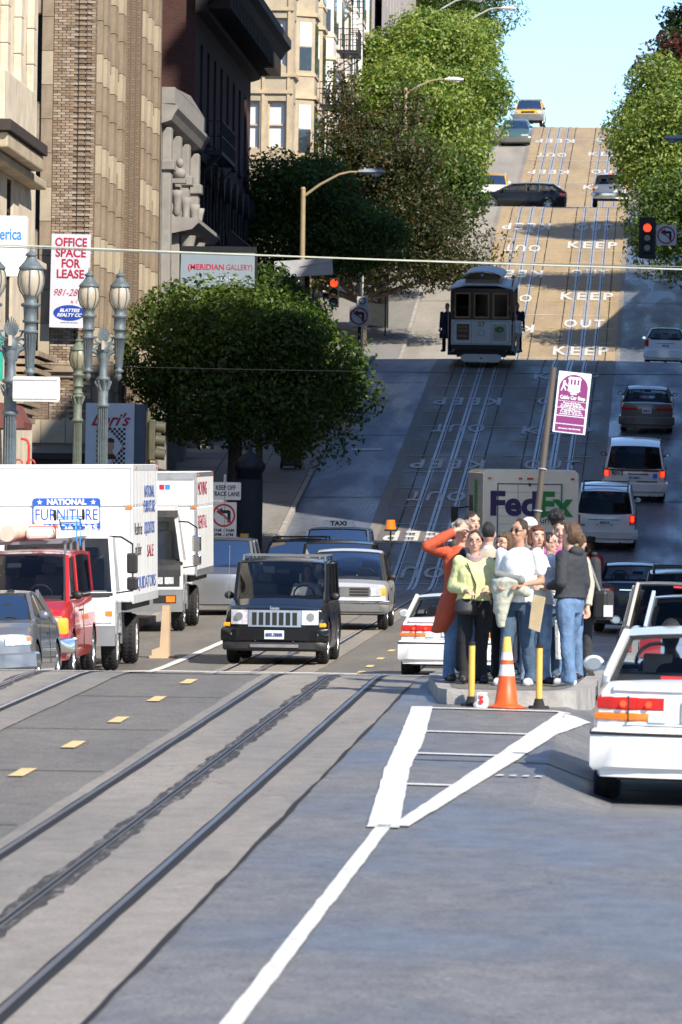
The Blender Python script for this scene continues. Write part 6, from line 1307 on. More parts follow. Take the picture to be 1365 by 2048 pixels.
mb.bar((-.2, 1.05, 2.86), (-1.08, 1.05, 2.86), .035); mb.bar((-.86, 1.12, 2.75), (-.86, 1.2, 2.1), .04); mb.bar((-.96, 1.12, 2.75), (-.96, 1.2, 2.0), .03); mb.build('frame', 'dolly_blue', R)
for x in (-.22, -1.06): mb = MB(); mb.cyl((x - .03, 1.05, 2.92), (x + .03, 1.05, 2.92), .16, n=18); mb.build('wheel', 'rubber', R)

# --- box trucks
mat('box_white', (.74, .75, .76), .45, var=.10, vs_=1.8, stretch=(1, 1, .3)); mat('box_side', (.52, .55, .58), .45, var=.06); mat('alu', (.55, .56, .58), .35, .8, var=.15, vs_=3); mat('logo_blue', (.02, .09, .42), .4); mat('bumper_grey', (.17, .18, .19), .45, var=.1)
def truck(name, label, x, y, h, kind):
    R = empty(name, None, label, 'truck', 'box trucks parked at the left kerb', M=car_matrix(x, y, h, 4.2, 1.9))
    bw, cabw = 1.19, .99; nat = kind == 1; H = 3.46 if nat else 3.26; y0 = 1.75
    mb = MB(); mb.box(-bw, bw, -3.6, y0, 1.12, H - .72); mb.box(-bw, bw, -3.6, y0, H - .715, H) ; bx = mb.build('cargo_box', 'box_white', R, bevel=.04)
    mb = MB()
    for sx in (-1, 1): mb.box(sx * (bw + .002), sx * (bw - .04), y0 - .06, y0 + .012, 1.13, H - .02); mb.box(sx * (bw + .006), sx * (bw - .02), -3.6, y0, H - .1, H - .01); mb.box(sx * (bw + .006), sx * (bw - .02), -3.6, y0, 1.10, 1.24)
    mb.box(-bw, bw, y0 - .04, y0 + .014, H - .07, H - .01); mb.build('corner_rails', 'alu' if not nat else 'box_side', bx)
    many(bx, 'side_rib', 'box_side', [(a, a + .014, -3.4 + k * .57, -3.38 + k * .57, 1.26, H - .12) for k in range(9) for a in (-bw - .004, bw - .010)])
    many(bx, 'rivet_row', 'alu', [(x_ - .004, x_ + .004, y0 + .001, y0 + .006, 1.3 + k * .11, 1.32 + k * .11) for k in range(20) for x_ in (-bw + .09, bw - .09)]) if nat else None
    for xx, zz in ((-bw + .06, H - .75), (bw - .06, H - .75)): mb = MB(); mb.box(xx - .05, xx + .05, y0 + .002, y0 + .03, zz, zz + .05); mb.build('marker_lamp', 'lens_amber', bx)
    for yy, m_ in ((1.2, 'lens_amber'), (-3.3, 'lens_red')): mb = MB(); mb.box(-bw - .02, -bw, yy, yy + .1, H - .08, H - .04); mb.build('marker_lamp', m_, bx)
    # cab-over cab: front face yf(x,z)
    Yc = 3.25
    def fy(x_, z_): return Yc - .16 * (abs(x_) / cabw) ** 3 - max(0, z_ - 1.25) * (.16 if nat else .10)
    S = np.linspace(-1, 1, 11); rows = []; zs = [.62, .9, 1.25, 1.32, 2.08, 2.22, 2.34] if nat else [.55, .9, 1.35, 1.45, 2.22, 2.4, 2.52]
    lv = [(z_, 1.0 if z_ < 2 else 1 - (z_ - 2) * .35) for z_ in zs]
    mb = MB(); mb.grid([[(s * cabw * f_, fy(s * cabw, z_), z_) for s in S] for z_, f_ in lv if z_ <= zs[2] + .08])
    mb.grid([[(s * cabw * lv[-2][1], fy(s * cabw, zs[-2]), zs[-2]) for s in S], [(s * cabw * lv[-1][1], fy(s * cabw, zs[-1]) - .12, zs[-1]) for s in S], [(s * cabw * lv[-1][1], 1.85, zs[-1] + .03) for s in S]])
    for sx in (-1, 1):                            # doors below and above the side window, A and B pillars
        X = sx * cabw; mb.grid([[(X, fy(cabw, z_), z_) for z_ in zs[:4]], [(X, 1.85, z_) for z_ in zs[:4]]])
        a, b = fy(cabw, zs[3]), fy(cabw, zs[-2]); mb.add([(X, a, zs[3]), (X, a - .1, zs[3]), (X * lv[-2][1], b - .1, zs[-2]), (X * lv[-2][1], b, zs[-2])], [(0, 1, 2, 3)])
        mb.add([(X, 2.1, zs[3]), (X, 1.85, zs[3]), (X * lv[-2][1], 1.85, zs[-2]), (X * lv[-2][1], 2.1, zs[-2])], [(0, 1, 2, 3)]); mb.add([(X * lv[-2][1], b, zs[-2]), (X * lv[-2][1], 1.85, zs[-2]), (X * lv[-1][1], 1.85, zs[-1] + .03), (X * lv[-1][1], b - .12, zs[-1])], [(0, 1, 2, 3)])
        mb.bar((X * .985, a + .0, zs[3] - .03), (X * lv[-2][1] * .985, b, zs[-2] + .02), .07, .05)
    mb.box(-cabw, cabw, 1.82, 1.85, .7, zs[-1]); cabo = mb.build('cab', 'p_white' if nat else 'p_white2', R, smooth=True, fix=True)
    sc_ = MB(); sc_.smooth = True; sc_.grid([[(s * (cabw - .06), fy(s * cabw, z_) + .004, z_) for s in S] for z_ in (zs[3] - .04, (zs[3] + zs[-2]) / 2)] + [[(s * (cabw * lv[-2][1] - .05), fy(s * cabw, zs[-2]) + .004, zs[-2] + .01) for s in S]]); sc_.build('windshield', 'glass_clear', R, fix=False)
    mb = MB()
    for a, b in zip(S, S[1:]): mb.bar((a * (cabw - .04), fy(a * cabw, zs[3]) + .01, zs[3] - .05), (b * (cabw - .04), fy(b * cabw, zs[3]) + .01, zs[3] - .05), .03, .08)
    if not nat:
        mb.panel(-cabw + .04, cabw - .04, zs[3] - .32, zs[3] - .06, fy, .008, 8, 2); mb.panel(-cabw * .9, cabw * .9, zs[-2] - .06, zs[-2] + .08, fy, .02, 8, 2)
    mb.build('windshield_seal', 'black_plastic', R)
    for sx in (-1, 1): mb = MB(); a, b = fy(cabw, zs[3]), fy(cabw, zs[-2]); X = sx * (cabw + .003); mb.add([(X, a - .1, zs[3]), (X, 2.1, zs[3]), (X * lv[-2][1], 2.1, zs[-2]), (X * lv[-2][1], b - .1, zs[-2])], [(0, 1, 2, 3)]); mb.build('side_window', 'glass_mid', R, fix=False)
    for k, sx in enumerate((-1, 1)): mb = MB(); mb.box(sx * .5 - .22, sx * .5 + .22, 2.05, 2.2, zs[2], zs[-2] - .35); mb.box(sx * .5 - .13, sx * .5 + .13, 2.05, 2.17, zs[-2] - .34, zs[-2] - .16); mb.build('seat', 'seat_light' if not nat else 'seat_grey', R, bevel=.04)
    mb = MB(); mb.box(-cabw + .05, cabw - .05, 2.65, 3.0, zs[2] - .2, zs[3] + .02); mb.build('dashboard', 'seat_light' if nat else 'dark_interior', R, bevel=.03)
    mb = MB(); mb.panel(-cabw, cabw, .42 if nat else .40, .76 if nat else .86, fy, .07, 10, 3); mb.box(-cabw, cabw, 2.6, 3.05, .42, .62); mb.build('bumper', 'bumper_grey', R, smooth=True)
    for sx in (-1, 1):
        if nat:
            mb = MB(); a, b = sorted((sx * .5, sx * .94)); mb.panel(a, b, .80, 1.02, fy, .02, 5, 2); mb.build('headlight', 'lens_clear', R, smooth=True)
            mb = MB(); a, b = sorted((sx * .84, sx * .95)); mb.panel(a, b, .92, 1.0, fy, .032, 2, 1); mb.build('turn_light', 'lens_amber', R)
        else:
            mb = MB(); a, b = sorted((sx * .30, sx * .93)); mb.panel(a, b, .92, 1.16, fy, .012, 5, 1); mb.build('lamp_surround', 'black_plastic', R)
            for q in (.5, .72): mb = MB(); a, b = sorted((sx * (q - .09), sx * (q + .09))); mb.panel(a, b, .97, 1.11, fy, .022, 3, 1); mb.build('headlight', 'lens_clear', R)
            mb = MB(); a, b = sorted((sx * .4, sx * .86)); mb.panel(a, b, .58, .74, fy, .078, 3, 1); mb.build('bumper_opening', 'dark_groove', R); mb = MB(); a, b = sorted((sx * .66, sx * .84)); mb.panel(a, b, .60, .72, fy, .085, 3, 1); mb.build('fog_light', 'lens_amber', R)
    if nat:
        mb = MB(); mb.panel(-.12, .30, .52, .70, lambda a, b: fy(0, .6), .085, 2, 1); mb.build('licence_plate', 'plate_white', R); text('8E77979', .12, 'ink_blue', R, loc=(.09, fy(0, .6) + .092, .61), rot=(PI / 2, 0, PI), wid=.32, bold=.004)
    mb = MB(); mb.box(-.55, -.45, 1.9, 1.95, 0, 0)
    # mirrors on arms (image right is the truck's own left)
    for sx in (-1, 1):
        X = sx * (cabw + .28); mb = MB(); mb.smooth = True; mb.tube([(sx * cabw * .9, fy(cabw, 2.2) - .02, 2.25), (sx * (cabw + .1), 2.95, 2.24), (X, 2.85, 2.12)], .016, 6); mb.tube([(sx * cabw, 3.0, 1.3), (X, 2.85, 1.34)], .014, 6); mb.tube([(X, 2.85, 1.34), (X, 2.85, 2.12)], .014, 6); ar = mb.build('mirror_arm', 'black_metal', R)
        for z_, hh in ((1.80, .34), (1.46, .22)): mb = MB(); mb.box(X - .09, X + .09, 2.87, 2.98, z_ - hh / 2, z_ + hh / 2); mb.build('mirror', 'chrome' if not nat else 'black_plastic', ar, bevel=.03)
    # chassis, wheels, steps, fuel tank
    mb = MB(); mb.box(-.45, .45, -3.5, 2.6, .62, .85); mb.box(-1.05, 1.05, -3.5, 1.6, .98, 1.12); mb.cyl((-.7, .2, .6), (-.7, 1.2, .6), .24, n=14); mb.box(.5, 1.0, .2, 1.1, .4, .85); mb.box(-1.0, -.5, 1.35, 1.6, .5, .95); mb.build('chassis', 'black_metal', R)
    for yy in (2.35, -1.7):
        for sx in (-1, 1):
            wheel(R, sx * (cabw - .14), yy, .43, .26, sx, 'p_white' if nat else 'alloy', 8)
            if yy < 0: wheel(R, sx * (cabw - .42), yy, .43, .24, sx, 'alloy', 8)
    for sx in (-1, 1):
        mb = MB()
        for k in range(9):
            a0, a1 = PI * k / 9, PI * (k + 1) / 9; X0, X1 = sorted((sx * (cabw - .3), sx * (cabw + .02))); mb.box(X0, X1, 2.35 + .5 * math.cos(a1), 2.35 + .5 * math.cos(a0), .43 + .5 * min(math.sin(a0), math.sin(a1)), .47 + .5 * max(math.sin(a0), math.sin(a1)))
        mb.build('mudguard', 'bumper_grey', R)
    mb = MB(); mb.bar((-.5, fy(.5, 1.3) + .02, zs[3] - .05), (-.1, fy(0, 1.5) + .02, zs[3] + .08), .02); mb.bar((.5, fy(.5, 1.3) + .02, zs[3] - .05), (.85, fy(.8, 1.5) + .02, zs[3] + .06), .02); mb.build('wiper', 'black_plastic', R)
    if nat:
        o = board(bx, 1.72, .86, 'logo_blue', 'logo_panel', .006, .08, 0, 0); o.location = (-.06, y0 + .016, 2.60); o.rotation_euler = (0, 0, PI); o.scale = (.67, 1, .67)
        q = board(o, 1.66, .44, 'sign_white', 'logo_field', .004, .06, 0, .01, -.005)
        text('FURNITURE', .40, 'logo_blue', q, loc=(0, -.011, .0), wid=1.58, ext=.002); text('★ NATIONAL ★'.replace('★ ', '').replace(' ★', ''), .19, 'sign_white', o, loc=(0, -.006, .33), wid=1.0, bold=.008, ext=.002); text('LIQUIDATORS', .19, 'sign_white', o, loc=(0, -.006, -.32), wid=1.56, bold=.008, ext=.002)
        for sx in (-1, 1):
            mb = MB(); mb.prism([(sx * .68 + (.075 if k % 2 == 0 else .03) * math.sin(PI * k / 5), .33 + (.075 if k % 2 == 0 else .03) * math.cos(PI * k / 5)) for k in range(10)], -.006, -.001, 'y'); mb.build('star', 'sign_white', o)
        rz = -PI / 2                                # lettering along the side that faces the street
        for s_, z_, yy, w_, m_ in (('NATIONAL', 2.98, -1.7, 2.2, 'logo_blue'), ('FURNITURE', 2.72, -1.7, 2.4, 'logo_blue'), ('LIQUIDATORS', 2.35, -1.7, 2.2, 'logo_blue'), ('We sell for less', 2.35, .7, 1.6, 'ink_black'), ('and deliver', 2.0, .7, 1.3, 'ink_black'), ('SALE', 1.95, -1.9, 1.4, 'lease_red'), ('LIQUIDATORS', 1.42, -.8, 4.4, 'logo_blue')):
            text(s_, .3, m_, bx, loc=(-bw - .006, yy, z_), rot=(PI / 2, 0, rz), wid=w_, bold=0, ext=.001)
        mb = MB(); mb.box(.0, .14, y0 + .002, y0 + .012, 1.3, 1.4); mb.build('red_sticker', 'neon_red', bx); 
        mb = MB(); mb.box(-.5, -.4, y0 + .002, y0 + .012, 1.5, 1.58); mb.build('red_sticker', 'neon_red', bx)
        mb = MB(); mb.ball((0, 3.0, 2.42), .04, 8, (1, 1, .8)); mb.ball((.6, 2.95, 2.40), .035, 8, (1, 1, .8)); mb.build('roof_lamp', 'lens_amber', cabo)
    else:
        mb = MB(); mb.box(-bw + .05, bw - .05, y0 + .002, y0 + .02, H - .16, H - .06); mb.build('front_trim', 'alu', bx)
        text('RYDER', .16, 'lease_red', bx, loc=(-.25, y0 + .008, 2.95), rot=(PI / 2, 0, PI), wid=.28) if False else None
        for k, m_ in enumerate(('lease_red', 'bank_blue')): mb = MB(); mb.box(-.52 - k * .12, -.42 - k * .12, y0 + .002, y0 + .01, 2.9, 3.0); mb.build('small_decal', m_, bx)
        for s_, z_ in (('MOVING', 2.9), ('RENTAL', 2.2)): text(s_, .4, 'lease_red', bx, loc=(-bw - .006, 0, z_), rot=(PI / 2, 0, -PI / 2), wid=2.8, ext=.001)
    return R
truck('furniture_truck', 'white box truck with blue National Furniture Liquidators panel', cx_of(128, 1200, 118), 118 + 2.0, PI + .005, 1)
truck('grey_cab_truck', 'second box truck with silver grey cab behind the furniture truck', cx_of(270, 1150, 143), 143 + 3.3, PI + .0, 2)
b = at(322, 1300, 124); R = empty('timber_board', (at(322, 1300, 125).x, 125, G0(-9.4, 125)), 'upright plywood board leaning by the rear of the furniture truck', 'board'); mat('plywood', (.55, .40, .27), .8, var=.1); mb = MB(); mb.prism([(-.16, 0), (.14, 0), (.14, .95), (.02, .95), (-.02, .2), (-.16, .15)], 0, .4, 'y'); mb.box(-.2, .26, -.1, .5, .0, .05); mb.build('board', 'plywood', R)
car('silver_car', 'silver car parked between the grey truck and the lane sign', cx_of(425, 1200, 156), 157 + 2.2, PI, 4.7, 1.8, 1.72, 2.7, 'p_silver', [(-2.3, 1.05), (1.0, 1.05), (2.2, .9)], (1.1, .5, -1.8, -2.1), 1.04, r=.34, gc=.24, front=[('headlight', 'lens_clear', .5, .85, .7, .88, .014, True)], glass_='glass_dark', mirror_m='p_silver')
R = car('parked_dark_van', 'dark vehicle side cut off by the right edge, parked at the kerb', 1.45, 204 + 2.4, 0, 4.9, 1.7, 2.0, 2.9, 'p_black', [(-2.4, 1.2), (1.2, 1.2), (2.2, 1.0)], (1.3, .7, -2.1, -2.3), 1.2, r=.36, gc=.25, glass_='glass_dark', cat='van')

# --- parcel truck
fx = cx_of(1040, 1000, 172); M = car_matrix(fx, 172 + 3.2, -.085, 4.0, 1.9)
R = empty('parcel_truck', None, 'cream FedEx Ground parcel truck seen from behind the crowd', 'truck', M=M)
hw, zt = 1.18, 3.27
mb = MB()
rr_ = [(-hw, .62), (-hw, zt - .10), (-hw + .1, zt), (hw - .1, zt), (hw, zt - .10), (hw, .62)]
mb.prism(rr_, -3.2, 3.3, 'y'); bd = mb.build('body', 'p_cream', R, bevel=.02)
mb = MB(); mb.box(-.80, .72, -3.212, -3.2, .9, 2.90); dr = mb.build('roll_door', 'p_cream', R)
mb = MB()
for x in (-.83, .74): mb.box(x, x + .03, -3.225, -3.2, .85, 2.93)
mb.box(-.80, .74, -3.225, -3.2, 2.9, 2.93); mb.box(-.32, -.31, -3.216, -3.211, .9, 2.9) ; mb.build('door_track', 'grey_plastic', dr)
mb = MB()
for k in range(10): mb.box(-.80, .72, -3.2135, -3.211, .95 + .195 * k, .957 + .195 * k)
mb.build('door_slat_seam', 'grey_plastic', dr)
for x in (-1.02, -.26, -.02, .22, 1.02): w = .08 if x == -.02 else .045; mb = MB(); mb.box(x - w, x + w, -3.225, -3.2, 3.02, 3.07); mb.build('marker_light', 'lens_red', R)
mb = MB(); mb.box(-.06, .0, -3.23, -3.21, 2.86, 2.94); mb.build('door_latch', 'black_plastic', dr)
mat('fedex_purple', (.022, .008, .10), .45, var=0); mat('fedex_green', (.012, .21, .035), .45, var=0)
t1 = text('Fed', .92, 'fedex_purple', R, loc=(-.42, -3.222, 2.42), wid=1.16, bold=.035, ext=.003); t2 = text('Ex', .92, 'fedex_green', R, loc=(.59, -3.222, 2.42), wid=.82, bold=.035, ext=.003)
for t in (t1, t2):
    zs = [v.co.y for v in t.data.vertices]; a, b = min(zs), max(zs)
    for v in t.data.vertices: v.co.y = (v.co.y - a) / (b - a) * .62 - .30
text('Ground', .24, 'ink_black', R, loc=(.50, -3.222, 2.03), wid=.55, bold=.002, ext=.003)
mb = MB(); mb.box(-hw - .004, -hw + .01, -1.0, .4, 1.2, 3.0); mb.build('green_side_stripe', 'fedex_green', R); mb = MB(); mb.box(-hw - .005, -hw + .01, 1.0, 2.6, 1.2, 2.6); mb.build('side_door_opening', 'black_plastic', R)
mb = MB(); mb.tube([(-hw, 2.9, 2.3), (-hw - .35, 2.9, 2.25), (-hw - .35, 2.9, 1.4), (-hw, 2.9, 1.35)], .02); ar = mb.build('mirror_arm', 'black_metal', R); mb = MB(); mb.box(-hw - .45, -hw - .27, 2.85, 2.93, 1.75, 2.3); mb.build('mirror', 'black_plastic', ar, bevel=.02); mb = MB(); mb.ball((-hw - .36, 2.86, 1.58), .14, 10, (1, .4, 1)); mb.build('round_mirror', 'chrome', ar, smooth=True)
mb = MB(); mb.box(-1.15, 1.15, -3.5, -3.2, .45, .62); mb.build('rear_step', 'black_metal', R); mb = MB(); mb.box(-.9, .9, -3, 3, .4, .62); mb.build('chassis', 'black_metal', R)
for x in (-1.18, 1.18): mb = MB(); mb.box(x - .035, x + .035, -3.26, -3.2, 1.35, 1.6); mb.build('door_hinge', 'black_plastic', R)
for yy in (2.2, -2.0):
    for sx in (-1, 1): wheel(R, sx * (hw - .18), yy, .40, .26, sx, 'alloy', 8)
mb = MB(); mb.panel(-1.0, 1.0, 1.5, 2.5, lambda a, b: 3.3, .01, 4, 1); mb.build('windshield', 'glass_mid', R, fix=False)

# --- cable car
mat('cc_cream', (.74, .72, .64), .45, var=.08, vs_=3); mat('cc_wood', (.42, .19, .06), .45, var=.2, vs_=4, coat=.4); mat('cc_maroon', (.055, .014, .014), .4, coat=.5); mat('cc_roof', (.62, .60, .58), .55, var=.1); mat('cc_tan', (.33, .22, .10), .5, var=.1)
ccx = cx_of(962, 700, 255.5); M = car_matrix(ccx, 256 + 4.0, PI, 3.0, 1.1)
R = empty('cable_car', None, 'maroon and cream cable car numbered 27 coming down the left track', 'cable car', M=M)
yF = 4.1; hw = 1.10
mb = MB(); mb.box(-hw, hw, -yF, yF, .62, .80); mb.box(-hw - .14, hw + .14, -yF + .5, yF - .5, .40, .50); mb.box(-.9, .9, -yF + .2, yF - .2, .35, .62); mb.build('underframe', 'black_metal', R)
mb = MB(); mb.box(-hw, hw, yF - .06, yF, .80, 1.72); dash = mb.build('front_panel', 'cc_cream', R, bevel=.015)
mb = MB()
n_ = [(-1.04, .9), (-1.04, 1.58), (-.95, 1.67), (.95, 1.67), (1.04, 1.58), (1.04, .9), (.95, .84), (-.95, .84)]
for a, b in zip(n_, n_[1:] + n_[:1]): mb.bar((a[0], yF + .003, a[1]), (b[0], yF + .003, b[1]), .014, .004, up=Vector((0, 1, 0)))
mb.build('gold_line', 'cc_tan', dash)
for x in (.36, -.36): mb = MB(); mb.box(x - .006, x + .006, yF, yF + .004, .84, 1.66); mb.build('panel_seam', 'grey_plastic', dash)
mb = MB(); mb.box(.44, .90, yF, yF + .008, .98, 1.56); mb.build('brown_poster', 'cc_maroon', dash)
for z_, s_ in ((1.45, 'HOTEL'), (1.32, 'VISTA'), (1.12, 'POWELL')): text(s_, .12, 'cc_wood', dash, loc=(.67, yF + .010, z_), rot=(PI / 2, 0, PI), wid=.36, bold=.004)
text('27', .22, 'cc_wood', dash, loc=(0, yF + .004, 1.55), rot=(PI / 2, 0, PI), wid=.26, bold=.006)
mb = MB(); mb.cyl((0, yF, 1.25), (0, yF + .01, 1.25), .13, n=20); mb.build('round_emblem', 'sign_grey', dash); mb = MB(); mb.cyl((0, yF + .01, 1.25), (0, yF + .014, 1.25), .10, n=20); mb.build('emblem_centre', 'cc_cream', dash)
mb = MB(); mb.box(-.92, -.42, yF, yF + .006, .96, 1.56); mb.build('pale_poster', 'cream_light', dash); mb = MB(); mb.prism([(-.66 + .17 * math.cos(2 * PI * k / 20), 1.37 + .11 * math.sin(2 * PI * k / 20)) for k in range(20)], yF + .006, yF + .012, 'y'); mb.build('green_oval', 'fedex_green', dash); mb = MB(); mb.prism([(-.70 + .06 * math.cos(2 * PI * k / 12), 1.36 + .05 * math.sin(2 * PI * k / 12)) for k in range(12)], yF + .012, yF + .015, 'y'); mb.build('oval_print', 'cc_tan', dash)
mb = MB()
for x in (-hw + .03, -.37, .37, hw - .03): mb.box(x - .045, x + .045, yF - .07, yF - .01, 1.72, 2.78)
mb.box(-hw, hw, yF - .08, yF, 2.72, 2.86); mb.box(-hw, hw, yF - .07, yF + .01, 1.72, 1.77); mb.build('front_posts', 'cc_maroon', R)
for x in (-.70, 0, .70):
    w = .29; mb = MB(); mb.box(x - w, x - w + .055, yF - .05, yF - .004, 1.775, 2.71); mb.box(x + w - .055, x + w, yF - .05, yF - .004, 1.775, 2.71); mb.box(x - w + .055, x + w - .055, yF - .05, yF - .004, 1.775, 1.84); mb.box(x - w + .055, x + w - .055, yF - .05, yF - .004, 2.65, 2.71); o = mb.build('window', 'cc_wood', R); mb = MB(); mb.box(x - w + .05, x + w - .05, yF - .03, yF - .024, 1.83, 2.66); mb.build('pane', 'glass_mid', o)
    mb = MB(); mb.box(x - w + .055, x + w - .055, yF - .04, yF - .03, 2.03, 2.045); mb.box(x - w + .055, x + w - .055, yF - .04, yF - .03, 2.16, 2.175); mb.build('window_rail', 'chrome', o)
mb = MB()
for sx in (-1, 1):
    for y_ in (-yF + .05, -2, -.2, 1.2, 2.5, 3.6): mb.box(sx * hw - .05, sx * hw + .05, y_, y_ + .08, .8, 2.8)
mb.build('side_posts', 'cc_maroon', R)
mb = MB(); mb.box(-hw + .03, hw - .03, -yF + .1, -.4, .8, 1.75); mb.box(-hw + .03, hw - .03, -yF + .1, -3.95, 1.7, 2.75); mb.box(-.55, .55, .3, 3.2, .8, 1.25); mb.box(-.12, .12, .3, 3.2, 1.25, 1.8); mb.build('cabin_and_benches', 'cc_maroon', R)
mb = MB(); mb.box(-hw + .03, hw - .03, -yF + .1, -.5, 2.6, 2.76); mb.box(-hw + .1, hw - .1, -.5, -.45, .8, 2.7); mb.build('bulkhead', 'dark_interior', R)
for sx in (-1, 1): mb = MB(); mb.cyl((sx * (hw + .12), yF - .35, .5), (sx * (hw + .12), yF - .35, 2.2), .018, n=8); mb.build('grab_pole', 'chrome', R)
mb = MB()                                        # lower roof with a hood over the front, then the clerestory
pr = [(-hw - .08, 2.80), (-hw - .04, 2.90), (-.55, 3.04), (.55, 3.04), (hw + .04, 2.90), (hw + .08, 2.80)]
rows = [[(x, yF + .25, z - .03) for x, z in pr], [(x, yF - .2, z + .01) for x, z in pr], [(x, -yF - .2, z + .01) for x, z in pr]]
mb.grid(rows); mb.grid([[(x, y, z - .04) for x, y, z in r_] for r_ in rows]); mb.grid([rows[0], [(x, y, z - .04) for x, y, z in rows[0]]]); mb.build('roof', 'cc_roof', R)
mb = MB(); arc = [(.62 * math.cos(PI * k / 12), 2.98 + .2 * math.sin(PI * k / 12)) for k in range(13)]; mb.prism(arc, yF - .4, yF - .36, 'y')
mb.box(-.62, .62, -yF + .4, yF - .5, 3.0, 3.22); mb.build('clerestory', 'cc_tan', R)
mb = MB(); mb.prism([(-.66, 3.2), (.66, 3.2), (.66, 3.26), (.3, 3.40), (0, 3.44), (-.3, 3.40), (-.66, 3.26)], yF - .62, yF - .46, 'y'); mb.build('clerestory_front', 'cc_maroon', R)
mb = MB(); top_ = [(.74 * math.cos(PI * k / 12), 3.25 + .24 * math.sin(PI * k / 12)) for k in range(13)]; rows = [[(x, yF - .25, z) for x, z in top_], [(x, -yF + .2, z) for x, z in top_]]; mb.grid(rows); mb.grid([[(x, y, z - .03) for x, y, z in r_] for r_ in rows]); mb.grid([rows[0], [(x, y, z - .03) for x, y, z in rows[0]]]); mb.build('upper_roof', 'cc_roof', R)
mb = MB(); mb.ball((0, yF - .40, 3.34), .06, 8); mb.build('headlamp', 'lens_clear', R)
mb = MB(); mb.cyl((-hw - .0, yF - .3, 2.9), (-hw - .05, yF - .3, 3.25), .03, n=8); mb.lathe([(.09, 3.24), (.07, 3.3), (.03, 3.36)], (-hw - .05, yF - .3, 0), 10); mb.build('bell', 'cc_tan', R)
mb = MB(); mb.prism([(-.72, .24), (-.62, .16), (.62, .16), (.72, .24), (.76, .40), (.6, .46), (-.6, .46), (-.76, .40)], yF - .2, yF - .1, 'y'); mb.build('life_guard', 'cc_cream', R, bevel=.02); mb = MB(); mb.cyl((0, yF - .1, .31), (0, yF - .09, .31), .035, n=12); mb.build('guard_bolt', 'ink_black', R)
for yy in (1.4, -1.4, 2.4):
    for sx in (-1, 1): mb = MB(); mb.cyl((sx * .5, yy, .3), (sx * .58, yy, .3), .3, n=20); mb.build('wheel', 'black_metal', R)
CC = R; CCM = M
# ================================================================== people
for nm, c in (('skin_fair', (.62, .36, .26)), ('skin_tan', (.46, .25, .16)), ('skin_dark', (.07, .038, .025))): mat(nm, c, .5, var=.06, vs_=9)
def cloth(nm, c, var=.1, bump=.35): return mat(nm, c, .85, var=var, vs_=7, bump=bump, bs=30)
for nm, c in (('c_orange', (.50, .085, .035)), ('c_navy', (.015, .02, .04)), ('c_lime', (.62, .63, .30)), ('c_black', (.014, .014, .016)), ('c_beige', (.47, .40, .31)), ('c_white', (.80, .80, .80)), ('c_charcoal', (.035, .038, .045)),
              ('c_oat', (.46, .42, .34)), ('c_suit', (.03, .032, .036)), ('c_scarlet', (.42, .012, .015)), ('c_darkcheck', (.03, .028, .035)), ('c_mauve', (.36, .26, .26)), ('c_gold', (.5, .33, .07)), ('c_yellow', (.70, .42, .05)), ('c_khaki', (.50, .50, .40)), ('c_grey', (.20, .21, .20)), ('c_brown', (.10, .07, .05)), ('c_pink', (.65, .12, .42))): cloth(nm, c)
cloth('jean_dark', (.055, .095, .15), .3); cloth('jean_mid', (.11, .19, .32), .3); cloth('jean_light', (.22, .32, .45), .3)
for nm, c in (('hair_black', (.012, .011, .011)), ('hair_dark', (.035, .02, .012)), ('hair_mid', (.12, .065, .032)), ('hair_blond', (.36, .23, .10)), ('hair_grey', (.30, .27, .22)), ('hair_auburn', (.13, .045, .02))):
    mat(nm, c, .5, var=.35, vs_=9, stretch=(6, 6, 1), bump=.8, bs=20)
mat('lips', (.38, .12, .10), .5); mat('eye_dark', (.02, .015, .012), .2); mat('lens_shade', (.008, .008, .01), .08, coat=.6); mat('shoe_white', (.7, .7, .7), .6); mat('shoe_dark', (.02, .02, .022), .5)
def capsule(mb, a, b, ra, rb, n=10):
    mb.cyl(a, b, ra, rb, n); mb.ball(a, ra, 8); mb.ball(b, rb, 8)
def rings(mb, rs, n=20):
    """closed loft of ellipses: (x, y, z, rx, ry)"""
    rows = [[(x + rx * math.cos(2 * PI * k / n), y + ry * math.sin(2 * PI * k / n), z) for k in range(n)] for x, y, z, rx, ry in rs]
    mb.grid(rows, closed=True); b = len(mb.v); mb.add(rows[0], [tuple(range(n))]); mb.add(rows[-1], [tuple(range(n))])
